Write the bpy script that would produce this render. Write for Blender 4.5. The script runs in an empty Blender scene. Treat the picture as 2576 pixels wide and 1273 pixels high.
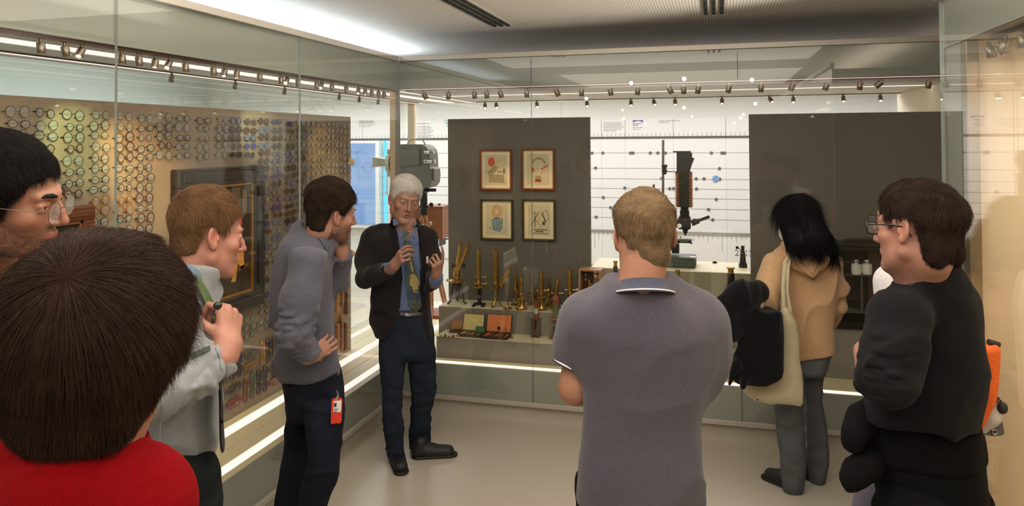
import bpy, math, random
import numpy as np
from mathutils import Vector, Matrix
C = bpy.context.scene.collection
random.seed(7); rng = np.random.default_rng(7)
R = math.radians
# ------------------------------------------------------------------ camera, world, exposure
F, CX, CY, CH = 1857.24, 1288.0, 318.5, 1.95
def _cam():
    y, p, r = R(15.317), R(1.1406), R(-0.356)
    fw = np.array([-math.sin(y)*math.cos(p), math.cos(y)*math.cos(p), math.sin(p)])
    rt = np.array([math.cos(y), math.sin(y), 0.0]); up = np.cross(rt, fw)
    return rt*math.cos(r)+up*math.sin(r), up*math.cos(r)-rt*math.sin(r), fw
RT, UP, FW = _cam(); EYE = np.array([0, 0, CH])
cam = bpy.data.cameras.new('camera'); camo = bpy.data.objects.new('camera', cam); C.objects.link(camo)
cam.sensor_width = 36; cam.lens = F/2576*36; cam.shift_x = 0.0; cam.shift_y = (CY-636.5)/2576
m = Matrix(((RT[0], UP[0], -FW[0], 0), (RT[1], UP[1], -FW[1], 0), (RT[2], UP[2], -FW[2], CH), (0, 0, 0, 1)))
camo.matrix_world = m; cam.clip_start = 0.05
sc = bpy.context.scene; sc.camera = camo
sc.view_settings.view_transform = 'Standard'; sc.view_settings.look = 'None'
sc.view_settings.exposure = 0.0; sc.view_settings.gamma = 1.0; sc.view_settings.use_curve_mapping = False
sc.cycles.transparent_max_bounces = 24; sc.cycles.max_bounces = 8; sc.cycles.diffuse_bounces = 4
sc.cycles.glossy_bounces = 4; sc.cycles.sample_clamp_indirect = 4.0
sc.cycles.use_denoising = True; sc.cycles.caustics_reflective = False; sc.cycles.caustics_refractive = False
w = bpy.data.worlds.new('world'); sc.world = w; w.use_nodes = True
w.node_tree.nodes['Background'].inputs[0].default_value = (0.5, 0.48, 0.45, 1)
w.node_tree.nodes['Background'].inputs[1].default_value = 0.05
def area(name, loc, size, power, col, rot=(0, 0, 0)):
    l = bpy.data.lights.new(name, 'AREA'); l.shape = 'RECTANGLE'; l.size, l.size_y = size
    l.energy = power; l.color = col
    o = bpy.data.objects.new(name, l); C.objects.link(o); o.location = loc; o.rotation_euler = rot
    return o
# gallery points mirrored as dots in the glass, hall lamps, added fill panels
def lamp(name, loc, power, col, r=0.02):
    l = bpy.data.lights.new(name, 'POINT'); l.energy = power; l.color = col; l.shadow_soft_size = r
    o = bpy.data.objects.new(name, l); C.objects.link(o); o.location = loc
    return o
for gx, gy, gz in ((-0.9, 1.5, 2.6), (-0.3, 1.9, 2.6), (0.4, 1.5, 2.6), (-1.6, 0.4, 2.5), (-0.4, -0.6, 2.4), (0.5, 0.2, 2.4), (-1.4, -2.0, 2.3), (0.4, -2.2, 2.3)):
    lamp('unseen_gallery_light', (gx, gy, gz), 13 if gy > 1 else 11, (1.0, 0.91, 0.80))
area('unseen_gallery_light', (-0.4, 0.6, 2.70), (2.6, 2.2), 36, (1.0, 0.86, 0.70))  # added unseen panel, general light on floor and visitors
area('ceiling_fill', (-0.5, 0.4, 2.44), (3.4, 4.4), 70, (1.0, 0.94, 0.87), (R(180), 0, 0))  # added panel above the view, facing up to brighten the ceiling
area('unseen_gallery_light', (-0.6, 2.95, 2.74), (3.0, 1.5), 26, (1.0, 0.88, 0.74))  # added unseen panel, lifts the floor and people near the back case
def ceiling_fill_spot(loc, target, power, cone, col):
    l = bpy.data.lights.new('ceiling_fill_spot', 'SPOT'); l.energy = power; l.color = col; l.spot_size = R(cone); l.spot_blend = 1.0; l.shadow_soft_size = 0.06
    o = bpy.data.objects.new('ceiling_fill_spot', l); C.objects.link(o); o.location = loc; o.rotation_euler = (Vector(target)-Vector(loc)).to_track_quat('-Z', 'Y').to_euler()
# spots added out of sight in the side passage to brighten the ceiling
ceiling_fill_spot((1.75, 4.15, 1.72), (-1.0, 4.1, 2.78), 230, 44, (1.0, 0.90, 0.78))
ceiling_fill_spot((1.75, 3.75, 1.62), (0.0, 3.9, 2.78), 75, 50, (1.0, 0.90, 0.78))
area('ceiling_fill', (1.45, 1.6, 2.56), (0.3, 3.2), 20, (1.0, 0.86, 0.70), (R(180), 0, 0))  # added on the right case roof, warm light for the ceiling
area('hall_lamp', (-1.6, 8.0, 2.86), (7.5, 0.8), 205, (1.0, 0.93, 0.96), (R(-20), 0, 0))
area('side_hall_lamp', (-4.9, 3.6, 2.86), (1.6, 7.0), 130, (0.86, 0.97, 1.0))
area('case_fill', (1.42, 1.5, 2.30), (0.5, 3.0), 26, (1.0, 0.84, 0.66))  # added inside the right case to brighten its cream interior
# cool cove light on the roof of the left case, shining up at the ceiling
area('cove_lamp', (-2.78, 4.65, 2.585), (0.30, 2.8), 44, (0.74, 0.88, 1.0), (R(180), 0, 0))
area('cove_lamp', (-2.70, 1.9, 2.585), (0.30, 2.4), 16, (0.74, 0.88, 1.0), (R(180), 0, 0))
def at(u, v, d):
    return EYE + d*(FW+RT*(u-CX)/F-UP*(v-CY)/F)
def ray(u, v): return FW+RT*(u-CX)/F-UP*(v-CY)/F
def onX(u, v, X): q = ray(u, v); t = X/q[0]; return EYE+q*t
def onY(u, v, Y): q = ray(u, v); t = Y/q[1]; return EYE+q*t
def onZ(u, v, Z): q = ray(u, v); t = (Z-CH)/q[2]; return EYE+q*t
# ------------------------------------------------------------------ materials
def srgb(r, g, b):
    f = lambda c: (c/255/12.92 if c/255 <= 0.04045 else ((c/255+0.055)/1.055)**2.4)
    return (f(r), f(g), f(b), 1)
M = {}
def mat(name, col, rough=0.5, metal=0.0, spec=0.5, coat=0.0, bump=None, var=None, sheen=0.0, attr=None, emit=None, sss=0.0):
    """col is an sRGB triple; bump=(scale, strength, stretch xyz); var=(scale, amount) gentle colour mottling"""
    if name in M: return M[name]
    mt = bpy.data.materials.new(name); mt.use_nodes = True; nt = mt.node_tree; b = nt.nodes['Principled BSDF']
    b.inputs['Base Color'].default_value = srgb(*col); b.inputs['Roughness'].default_value = rough
    b.inputs['Metallic'].default_value = metal; b.inputs['Specular IOR Level'].default_value = spec
    b.inputs['Coat Weight'].default_value = coat; b.inputs['Sheen Weight'].default_value = sheen
    if sss: b.inputs['Subsurface Weight'].default_value = sss; b.inputs['Subsurface Radius'].default_value = (0.01, 0.004, 0.002); b.inputs['Subsurface Scale'].default_value = 0.6
    tc = nt.nodes.new('ShaderNodeTexCoord')
    src = None
    if attr:
        a = nt.nodes.new('ShaderNodeAttribute'); a.attribute_name = attr; src = a.outputs['Color']
    if var:
        n = nt.nodes.new('ShaderNodeTexNoise'); n.inputs['Scale'].default_value = var[0]; n.inputs['Detail'].default_value = 5
        mp = nt.nodes.new('ShaderNodeMapping'); nt.links.new(tc.outputs['Object'], mp.inputs[0])
        if len(var) > 2: mp.inputs['Scale'].default_value = var[2]
        nt.links.new(mp.outputs[0], n.inputs['Vector'])
        r_ = nt.nodes.new('ShaderNodeMapRange'); r_.inputs[1].default_value = 0.3; r_.inputs[2].default_value = 0.7
        r_.inputs[3].default_value = 1-var[1]; r_.inputs[4].default_value = 1+var[1]; nt.links.new(n.outputs[0], r_.inputs[0])
        mx = nt.nodes.new('ShaderNodeVectorMath'); mx.operation = 'SCALE'; nt.links.new(r_.outputs[0], mx.inputs['Scale'])
        if src: nt.links.new(src, mx.inputs[0])
        else: mx.inputs[0].default_value = srgb(*col)[:3]
        src = mx.outputs[0]
    if src: nt.links.new(src, b.inputs['Base Color'])
    if bump:
        n = nt.nodes.new('ShaderNodeTexNoise'); n.inputs['Scale'].default_value = bump[0]; n.inputs['Detail'].default_value = 4
        mp = nt.nodes.new('ShaderNodeMapping'); nt.links.new(tc.outputs['Object'], mp.inputs[0])
        if len(bump) > 2: mp.inputs['Scale'].default_value = bump[2]
        nt.links.new(mp.outputs[0], n.inputs['Vector'])
        bp = nt.nodes.new('ShaderNodeBump'); bp.inputs['Strength'].default_value = bump[1]; bp.inputs['Distance'].default_value = 0.01
        nt.links.new(n.outputs[0], bp.inputs['Height']); nt.links.new(bp.outputs[0], b.inputs['Normal'])
    if emit:
        b.inputs['Emission Color'].default_value = srgb(*emit[0]); b.inputs['Emission Strength'].default_value = emit[1]
    M[name] = mt
    return mt
def glass_mat(name, tint, f0=0.045, haze=0.0):
    """thin clear glass: straight transmission, mirror reflection that grows towards grazing view"""
    mt = bpy.data.materials.new(name); mt.use_nodes = True; nt = mt.node_tree; nt.nodes.clear(); N = nt.nodes.new; L = nt.links.new
    out = N('ShaderNodeOutputMaterial'); tr = N('ShaderNodeBsdfTransparent'); gl = N('ShaderNodeBsdfGlossy')
    tr.inputs[0].default_value = (*tint, 1); gl.inputs['Roughness'].default_value = 0.0; gl.inputs[0].default_value = (1, 1, 1, 1)
    g = N('ShaderNodeNewGeometry'); dt = N('ShaderNodeVectorMath'); dt.operation = 'DOT_PRODUCT'
    L(g.outputs['Normal'], dt.inputs[0]); L(g.outputs['Incoming'], dt.inputs[1])
    ab = N('ShaderNodeMath'); ab.operation = 'ABSOLUTE'; L(dt.outputs['Value'], ab.inputs[0])
    om = N('ShaderNodeMath'); om.operation = 'SUBTRACT'; om.inputs[0].default_value = 1; L(ab.outputs[0], om.inputs[1])
    pw = N('ShaderNodeMath'); pw.operation = 'POWER'; pw.inputs[1].default_value = 5; L(om.outputs[0], pw.inputs[0])
    ma = N('ShaderNodeMath'); ma.operation = 'MULTIPLY_ADD'; ma.inputs[1].default_value = 1-f0; ma.inputs[2].default_value = f0; L(pw.outputs[0], ma.inputs[0])
    mx = N('ShaderNodeMixShader'); L(ma.outputs[0], mx.inputs[0]); L(tr.outputs[0], mx.inputs[1]); L(gl.outputs[0], mx.inputs[2])
    L(mx.outputs[0], out.inputs[0]); M[name] = mt
    return mt
def emit_mat(name, col, s):
    if name in M: return M[name]
    mt = bpy.data.materials.new(name); mt.use_nodes = True; nt = mt.node_tree; nt.nodes.clear()
    o = nt.nodes.new('ShaderNodeOutputMaterial'); e = nt.nodes.new('ShaderNodeEmission'); e.inputs[0].default_value = srgb(*col); e.inputs[1].default_value = s
    nt.links.new(e.outputs[0], o.inputs[0]); M[name] = mt
    return mt
# ------------------------------------------------------------------ mesh helpers
def link(o, parent=None):
    C.objects.link(o)
    if parent is not None: o.parent = parent
    return o
class MB:
    def __init__(s): s.v = []; s.f = []; s.m = []; s.T = None; s.mi = 0
    def add(s, vs, fs):
        n = len(s.v)
        if s.T is not None: vs = [tuple(s.T @ Vector(p)) for p in vs]
        s.v += [tuple(map(float, p)) for p in vs]; s.f += [tuple(i+n for i in f) for f in fs]; s.m += [s.mi]*len(fs)
        return s
    def box(s, lo, hi, bev=0.0):
        (a, b, c), (d, e, f) = lo, hi
        if a > d: a, d = d, a
        if b > e: b, e = e, b
        if c > f: c, f = f, c
        if bev <= 0 or min(d-a, e-b, f-c) < 2.2*bev:
            return s.add([(a, b, c), (d, b, c), (d, e, c), (a, e, c), (a, b, f), (d, b, f), (d, e, f), (a, e, f)],
                         [(0, 3, 2, 1), (4, 5, 6, 7), (0, 1, 5, 4), (1, 2, 6, 5), (2, 3, 7, 6), (3, 0, 4, 7)])
        k = bev; vs = []; idx = {}
        for ix, (x, sx) in enumerate(((a, 1), (d, -1))):
            for iy, (y, sy) in enumerate(((b, 1), (e, -1))):
                for iz, (z, sz) in enumerate(((c, 1), (f, -1))):
                    for q in range(3):
                        p = [x+sx*k, y+sy*k, z+sz*k]; p[q] = (x, y, z)[q]; idx[ix, iy, iz, q] = len(vs); vs.append(p)
        I = lambda *t: idx[t]; F_ = []
        for q in range(3):
            for t in (0, 1):
                c4 = [(0, 0), (1, 0), (1, 1), (0, 1)]; face = []
                for (m1, m2) in c4:
                    k3 = [0, 0, 0]; k3[q] = t; k3[(q+1) % 3] = m1; k3[(q+2) % 3] = m2; face.append(I(*k3, q))
                F_.append(tuple(face if t else face[::-1]))
        for q in range(3):
            for m1 in (0, 1):
                for m2 in (0, 1):
                    q1, q2 = (q+1) % 3, (q+2) % 3
                    ka = [0, 0, 0]; ka[q1] = m1; ka[q2] = m2; kb = list(ka); kb[q] = 1
                    fc = (I(*ka, q1), I(*kb, q1), I(*kb, q2), I(*ka, q2)); F_.append(fc if m1 == m2 else fc[::-1])
        for ix in (0, 1):
            for iy in (0, 1):
                for iz in (0, 1):
                    fc = (I(ix, iy, iz, 0), I(ix, iy, iz, 1), I(ix, iy, iz, 2)); F_.append(fc if (ix+iy+iz) % 2 else fc[::-1])
        return s.add(vs, F_)
    def cyl(s, a, b, r0, r1=None, n=16, cap=True):
        r1 = r0 if r1 is None else r1; a = Vector(a); b = Vector(b); d = (b-a).normalized()
        x = d.orthogonal().normalized(); y = d.cross(x); vs = []
        for (p, r) in ((a, r0), (b, r1)):
            for i in range(n):
                t = 2*math.pi*i/n; vs.append(p+x*math.cos(t)*r+y*math.sin(t)*r)
        fs = [(i, (i+1) % n, n+(i+1) % n, n+i) for i in range(n)]
        if cap: fs += [tuple(range(n))[::-1], tuple(range(n, 2*n))]
        return s.add(vs, fs)
    def lathe(s, prof, o=(0, 0, 0), axis=(0, 0, 1), n=20, caps=True):
        d = Vector(axis).normalized(); x = d.orthogonal().normalized()
        if abs(d.z) > 0.999: x = Vector((1, 0, 0))
        y = d.cross(x); o = Vector(o); vs = []
        for (r, z) in prof:
            for i in range(n):
                t = 2*math.pi*i/n; vs.append(o+d*z+x*math.cos(t)*max(r, 1e-5)+y*math.sin(t)*max(r, 1e-5))
        k = len(prof); fs = [(j*n+i, j*n+(i+1) % n, (j+1)*n+(i+1) % n, (j+1)*n+i) for j in range(k-1) for i in range(n)]
        if caps: fs += [tuple(range(n))[::-1], tuple(range((k-1)*n, k*n))]
        return s.add(vs, fs)
    def tube(s, pts, r, n=8, close=False):
        P = [Vector(p) for p in pts]; k = len(P); vs = []; rr = r if hasattr(r, '__len__') else [r]*k
        t0 = (P[1]-P[0]).normalized(); x = t0.orthogonal().normalized()
        for j in range(k):
            if close: t = (P[(j+1) % k]-P[j-1]).normalized()
            else: t = (P[min(j+1, k-1)]-P[max(j-1, 0)]).normalized()
            x = (x-t*x.dot(t)).normalized(); y = t.cross(x)
            for i in range(n):
                a = 2*math.pi*i/n; vs.append(P[j]+(x*math.cos(a)+y*math.sin(a))*rr[j])
        m_ = k if close else k-1
        fs = [(j*n+i, j*n+(i+1) % n, ((j+1) % k)*n+(i+1) % n, ((j+1) % k)*n+i) for j in range(m_) for i in range(n)]
        if not close: fs += [tuple(range(n))[::-1], tuple(range((k-1)*n, k*n))]
        return s.add(vs, fs)
    def ell(s, c, r, n=14, k=9):
        r = r if hasattr(r, '__len__') else (r, r, r); vs = [(c[0], c[1], c[2]-r[2])]
        for j in range(1, k):
            p = math.pi*j/k-math.pi/2
            for i in range(n):
                t = 2*math.pi*i/n; vs.append((c[0]+r[0]*math.cos(p)*math.cos(t), c[1]+r[1]*math.cos(p)*math.sin(t), c[2]+r[2]*math.sin(p)))
        vs.append((c[0], c[1], c[2]+r[2])); L_ = len(vs)-1
        fs = [(0, 1+(i+1) % n, 1+i) for i in range(n)]
        fs += [(1+(j-1)*n+i, 1+(j-1)*n+(i+1) % n, 1+j*n+(i+1) % n, 1+j*n+i) for j in range(1, k-1) for i in range(n)]
        fs += [(1+(k-2)*n+i, 1+(k-2)*n+(i+1) % n, L_) for i in range(n)]
        return s.add(vs, fs)
    def prism(s, poly, o, ex, ey, h):
        """polygon (2-D) in the plane o + x*ex + y*ey, extruded by the vector h"""
        o, ex, ey, h = map(Vector, (o, ex, ey, h)); n = len(poly)
        vs = [o+ex*p[0]+ey*p[1] for p in poly]; vs += [v+h for v in vs]
        return s.add(vs, [tuple(range(n))[::-1], tuple(range(n, 2*n))]+[(i, (i+1) % n, n+(i+1) % n, n+i) for i in range(n)])
    def mesh(s, name, mts, smooth=None):
        me = bpy.data.meshes.new(name); me.from_pydata(s.v, [], s.f)
        mts = mts if isinstance(mts, (list, tuple)) else [mts]
        for t in mts: me.materials.append(t)
        if len(mts) > 1: me.polygons.foreach_set('material_index', s.m)
        if smooth is not None:
            me.shade_smooth()
            try: me.set_sharp_from_angle(angle=R(smooth))
            except Exception: pass
        me.update(); return me
    def build(s, name, mts, parent=None, smooth=None, loc=None, rot=None):
        o = link(bpy.data.objects.new(name, s.mesh(name, mts, smooth)), parent)
        if loc is not None: o.location = loc
        if rot is not None: o.rotation_euler = rot
        return o
def tag(o, label=None, cat=None, group=None, kind=None):
    if label: o['label'] = label
    if cat: o['category'] = cat
    if group: o['group'] = group
    if kind: o['kind'] = kind
    return o
def empty(name, loc=(0, 0, 0), rz=0.0, label=None, cat=None, group=None):
    o = bpy.data.objects.new(name, None); C.objects.link(o); o.location = loc; o.rotation_euler = (0, 0, rz)
    o.empty_display_size = 0.1; tag(o, label, cat, group); return o
def copy_tree(o, parent=None):
    c = o.copy(); C.objects.link(c); c.parent = parent
    for ch in list(o.children): copy_tree(ch, c)
    return c
def text(name, s, size, loc, rot, mt, parent=None, ext=0.0005, align='LEFT'):
    cu = bpy.data.curves.new(name, 'FONT'); cu.body = s; cu.size = size; cu.extrude = ext; cu.align_x = align; cu.resolution_u = 2
    tmp = bpy.data.objects.new(name, cu); C.objects.link(tmp)
    me = bpy.data.meshes.new_from_object(tmp.evaluated_get(bpy.context.evaluated_depsgraph_get())); bpy.data.objects.remove(tmp)
    me.materials.clear(); me.materials.append(mt)
    o = link(bpy.data.objects.new(name, me), parent); o.location = loc; o.rotation_euler = rot
    return o
# ------------------------------------------------------------------ the room
XL, YB, XR = -2.21, 4.95, 0.922          # left glass plane, back glass plane, right glass plane
ZP, ZT, ZH, ZC = 0.37, 2.33, 2.57, 2.75  # plinth top, case ceiling, header top, room ceiling
YE, XE = 6.9, -2.97                      # rear faces of the back and left cases
glass = glass_mat('clear_glass', (0.985, 1.0, 0.992), 0.04)
edge = mat('glass_edge', (160, 170, 162), 0.2, spec=0.8)
floor_m = mat('floor_resin', (188, 180, 164), 0.34, spec=0.45, var=(1.2, 0.04), bump=(6, 0.02))
wall_m = mat('wall_white', (226, 222, 216), 0.6)
cool_m = mat('wall_pale', (214, 222, 218), 0.6)
paint = mat('painted_glass', (150, 151, 141), 0.4, spec=0.1)
alu = mat('satin_aluminium', (176, 172, 162), 0.35, metal=0.6)
alu2 = mat('brushed_rail', (188, 182, 170), 0.4, metal=0.3)
cream = mat('case_floor', (232, 218, 178), 0.45)
greym = mat('board_grey', (116, 110, 102), 0.7, var=(3, 0.03))
strip_m = emit_mat('light_strip', (255, 224, 214), 1.5)
dark_gap = mat('shadow_gap', (60, 56, 50), 0.7)
slat_m = mat('slat_grey', (206, 200, 190), 0.5)
def perforated():
    mt = mat('perforated_ceiling', (205, 200, 190), 0.7); nt = mt.node_tree; N = nt.nodes.new; L = nt.links.new
    b = nt.nodes['Principled BSDF']; tc = N('ShaderNodeTexCoord'); sx = N('ShaderNodeSeparateXYZ'); L(tc.outputs['Object'], sx.inputs[0])
    ds = []
    for k in ('X', 'Y'):
        a = N('ShaderNodeMath'); a.operation = 'MULTIPLY'; a.inputs[1].default_value = 1/0.018; L(sx.outputs[k], a.inputs[0])
        f = N('ShaderNodeMath'); f.operation = 'FRACT'; L(a.outputs[0], f.inputs[0])
        s = N('ShaderNodeMath'); s.operation = 'SUBTRACT'; s.inputs[1].default_value = 0.5; L(f.outputs[0], s.inputs[0])
        p = N('ShaderNodeMath'); p.operation = 'POWER'; p.inputs[1].default_value = 2; L(s.outputs[0], p.inputs[0]); ds.append(p)
    ad = N('ShaderNodeMath'); L(ds[0].outputs[0], ad.inputs[0]); L(ds[1].outputs[0], ad.inputs[1])
    lt = N('ShaderNodeMath'); lt.operation = 'LESS_THAN'; lt.inputs[1].default_value = 0.075; L(ad.outputs[0], lt.inputs[0])
    mx = N('ShaderNodeMix'); mx.data_type = 'RGBA'; L(lt.outputs[0], mx.inputs[0]); mx.inputs[6].default_value = srgb(236, 231, 224); mx.inputs[7].default_value = srgb(150, 146, 138)
    L(mx.outputs[2], b.inputs['Base Color']); return mt
ceil_m = perforated()
def S(name, lo, hi, mt, bev=0):
    return tag(MB().box(lo, hi, bev).build(name, mt), kind='structure')
S('floor', (-7, -3.6, -0.1), (5, 9.0, 0), floor_m)
S('ceiling', (-3.2, -3.6, ZC), (5, 7.0, ZC+0.1), ceil_m)
S('ceiling_hall', (-7, 7.0, 3.0), (5, 9.1, 3.1), cool_m)
S('ceiling_side', (-7, -3.6, 2.95), (-3.2, 7.0, 3.05), cool_m)
S('wall_back', (-7, 9.0, 0), (5, 9.1, 3.05), wall_m)
S('wall_left', (-7.1, -3.6, 0), (-7, 9.1, 3.05), cool_m)
S('wall_right', (5, -3.6, 0), (5.1, 9.1, 3.05), wall_m)
S('wall_front', (-7, -3.7, 0), (5, -3.6, 3.05), mat('wall_dim', (120, 108, 96), 0.7))
# ceiling slot diffusers: black recesses with a thin frame, three slots each
blackm = mat('slot_black', (14, 13, 12), 0.8)
for k, (x0, y0, y1, lab) in enumerate(((-1.47, 3.1, 4.86, 'long three-slot black air diffuser in ceiling near the bright corner'), (-0.065, 3.0, 4.79, 'short-looking three-slot black air diffuser in ceiling above the microscope'))):
    t = empty('ceiling_vent', (x0, (y0+y1)/2, ZC), 0, lab, 'air vent')
    h = (y1-y0)/2
    b = MB().box((-0.002, -h-0.012, -0.004), (0.142, h+0.012, 0.002)); b.build('frame', mat('vent_frame', (196, 190, 178), 0.5), t)
    for j in range(3):
        MB().box((0.012+j*0.047, -h, -0.012), (0.034+j*0.047, h, -0.003)).build('slot', blackm, t)
        cb = MB()
        for q in range(9): yy = -h+(q+0.5)*2*h/9; cb.box((0.014+j*0.047, yy-0.012, -0.013), (0.032+j*0.047, yy+0.012, -0.0118))
        cb.build('deflector', mat('deflector', (44, 42, 40), 0.4), t)['kind'] = 'stuff'
# ------------------------------------------------------------------ glass cases
def pane(lo, hi, parent, name='glass_pane'):
    b = MB().box(lo, hi); n = (hi[0]-lo[0], hi[1]-lo[1]); thin = 0 if n[0] < n[1] else 1
    me = b.mesh(name, [glass, edge])
    for p in me.polygons:
        p.material_index = 0 if abs(p.normal[thin]) > 0.9 else 1
    return link(bpy.data.objects.new(name, me), parent)
def rail(name, lo, hi, parent, mt=None): return MB().box(lo, hi, 0.002).build(name, mt or alu2, parent)
left = empty('display_case', (XL-0.4, 2.5, 0), 0, 'long lit glass display case of antique spectacles along the left side', 'display case')
back = empty('display_case', (-0.4, YB+0.9, 0), 0, 'wide lit glass display case with brass microscopes across the back', 'display case')
right = empty('display_case', (XR+0.5, 1.5, 0), 0, 'reflective glass display case with cream interior at the right edge', 'display case')
for o_ in (left, back, right):
    o_['_l'] = tuple(o_.location); o_.location = (0, 0, 0)
    del o_['_l']
jl = [-1.58, -0.275, 1.028, 2.331, 3.634, YB]
g = 0.0012; th = 0.010
for a, b_ in zip(jl[:-1], jl[1:]):
    pane((XL-th, a+g, 0.155), (XL, b_-g, ZH-0.025), left)
    MB().box((XL-th-0.006, a+g, 0.158), (XL-th-0.001, b_-g, ZP)).build('plinth_panel', paint, left)
    MB().box((XL-th-0.006, a+g, ZT), (XL-th-0.001, b_-g, ZH-0.03)).build('header_panel', paint, left)
for a, b_ in zip((-1.6, 2.0), (2.0, YE)): pane((XE, a+g, 0.38), (XE+th, b_-g, ZT), left, 'rear_glass_pane')
jb = [XL, -1.217, 0.149, 1.515, 1.56]
for a, b_ in zip(jb[:-1], jb[1:]):
    pane((a+g, YB, 0.155), (b_-g, YB+th, ZH-0.025), back)
    MB().box((a+g, YB+th+0.001, 0.158), (b_-g, YB+th+0.006, ZP)).build('plinth_panel', paint, back)
    MB().box((a+g, YB+th+0.001, ZT), (b_-g, YB+th+0.006, ZH-0.03)).build('header_panel', paint, back)
for a, b_ in zip((XE, -1.4, 0.0), (-1.4, 0.0, 1.53)): pane((a+g, YE-th, 0.38), (b_-g, YE, ZT), back, 'rear_glass_pane')
rail('top_rail', (XL-0.02, -1.6, ZH-0.035), (XL+0.016, YB-0.016, ZH), left); rail('top_rail', (XL+0.016, YB-0.016, ZH-0.035), (1.56, YB+0.02, ZH), back)
rail('bottom_rail', (XL-0.02, -1.6, 0.128), (XL+0.012, YB-0.012, 0.158), left); rail('bottom_rail', (XL+0.012, YB-0.012, 0.128), (1.56, YB+0.02, 0.158), back)
MB().box((XL-0.7, -1.6, 0), (XL-0.05, YE, 0.128)).build('base', mat('base_grey', (190, 184, 170), 0.5), left)
MB().box((XL-0.05, YB+0.05, 0), (1.56, YE, 0.128)).build('base', M['base_grey'], back)
MB().box((XL-0.028, YB+0.03, ZP), (XL+0.0, YB+0.012, ZH-0.04)).build('corner_trim', alu, back)
MB().box((XL-0.074, YB+0.012, ZP), (XL-0.03, YB+0.058, ZT), 0.002).build('post', mat('post_cream', (226, 208, 178), 0.5), back)
MB().box((XE+0.02, YE-0.07, ZP), (XE+0.09, YE-0.02, ZT), 0.002).build('post', M['post_cream'], back)
MB().box((1.5, YB+0.03, ZP), (1.54, YE, ZT)).build('end_wall', mat('end_wall_cream', (236, 226, 204), 0.6), back)
# roofs, decks, light strips (x or y extents in metres), ceiling slats
MB().box((XE, -1.6, ZT+0.012), (XL-0.02, YE, ZH-0.05)).build('roof', mat('roof_grey', (150, 146, 138), 0.6), left)
MB().box((XL-0.02, YB+0.02, ZT+0.012), (1.54, YE, ZH-0.05)).build('roof', M['roof_grey'], back)
MB().box((XE, -1.6, 0.13), (XL-0.017, YE, ZP-0.012)).build('deck_core', cream, left)
MB().box((XL-0.017, YB+0.017, 0.13), (1.54, YE, ZP-0.012)).build('deck_core', cream, back)
def bands(parent, axis, edges, lo2, hi2, z0, z1, mt, name, gapm=None):
    for a, b_ in edges:
        lo = (a, lo2, z0) if axis == 'x' else (lo2, a, z0); hi = (b_, hi2, z1) if axis == 'x' else (hi2, b_, z1)
        MB().box(lo, hi, 0.0008).build(name, mt, parent)
sl = [(-2.338, -2.272), (-2.632, -2.548), (-2.905, -2.838)]
bands(left, 'x', sl, -1.55, YE-0.02, ZP-0.012, ZP-0.003, strip_m, 'floor_light_strip')
bands(left, 'x', [(XE+0.01, -2.905), (-2.838, -2.745), (-2.741, -2.632), (-2.548, -2.449), (-2.444, -2.338), (-2.272, XL-0.017)], -1.55, YE-0.02, ZP-0.012, ZP, cream, 'floor_plank')
slc = [(-2.312, -2.268), (-2.568, -2.47), (-2.878, -2.80)]
bands(left, 'x', slc, -1.55, YE-0.02, ZT+0.002, ZT+0.010, strip_m, 'ceiling_light_strip')
bands(back, 'y', [(YB+0.035, YB+0.10)], XL+0.0, 1.49, ZP-0.012, ZP-0.003, strip_m, 'floor_light_strip')
bands(back, 'y', [(YB+0.017, YB+0.035), (YB+0.10, YB+0.2)], XL-0.0, 1.5, ZP-0.012, ZP, cream, 'floor_plank')
bands(back, 'y', [(YB+0.2, YE-0.1)], XL-0.0, 1.5, ZP-0.012, ZP, cream, 'floor_plank')
bands(back, 'y', [(YB+0.035, YB+0.075), (5.84, 5.90), (6.77, 6.85)], XL+0.0, 1.49, ZT+0.002, ZT+0.010, strip_m, 'ceiling_light_strip')
sb = MB()
x = -2.95
while x < XL-0.03:
    if not any(a-0.006 < x+0.02 and x < b_+0.002 for a, b_ in slc): sb.box((x, -1.55, ZT), (x+0.034, YE-0.02, ZT+0.011))
    x += 0.043
sb.build('ceiling_slats', slat_m, left)['kind'] = 'stuff'
sb = MB(); y = YB+0.03
while y < YE-0.03:
    if not any(a-0.03 < y+0.05 and y < b_+0.005 for a, b_ in ((YB+0.035, YB+0.075), (5.84, 5.90), (6.77, 6.85))): sb.box((XL+0.005, y, ZT), (1.49, y+0.088, ZT+0.011))
    y += 0.103
sb.build('ceiling_slats', slat_m, back)['kind'] = 'stuff'
# right case: glass face on XR, cream end wall, header, track, steel edge post
for a, b_ in zip((-1.2, 0.1, 1.4, 2.4), (0.1, 1.4, 2.4, 3.48)):
    pane((XR, a+g, 0.155), (XR+th, b_-g, ZH-0.025), right)
    MB().box((XR+th+0.001, a+g, 0.158), (XR+th+0.006, b_-g, ZP)).build('plinth_panel', paint, right)
    MB().box((XR+th+0.001, a+g, ZT), (XR+th+0.006, b_-g, ZH-0.03)).build('header_panel', paint, right)
pane((XR+0.012, 3.47, 0.155), (1.95, 3.48, ZH-0.025), right)
rail('top_rail', (XR-0.016, -1.2, ZH-0.035), (XR+0.02, 3.49, ZH), right); rail('bottom_rail', (XR-0.012, -1.2, 0.128), (XR+0.02, 3.49, 0.158), right)
MB().box((XR+0.05, -1.2, 0), (1.95, 3.43, 0.128)).build('base', M['base_grey'], right)
MB().box((XR+0.017, -1.2, 0.13), (1.95, 3.465, ZP)).build('deck', cream, right)
MB().box((XR+0.02, -1.2, ZT), (1.95, 3.465, ZH-0.05)).build('roof', M['roof_grey'], right)
MB().box((XR+0.02, 3.28, ZP), (XR+0.035, 3.465, ZT)).build('side_panel', mat('side_grey', (150, 150, 142), 0.4), right)
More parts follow.
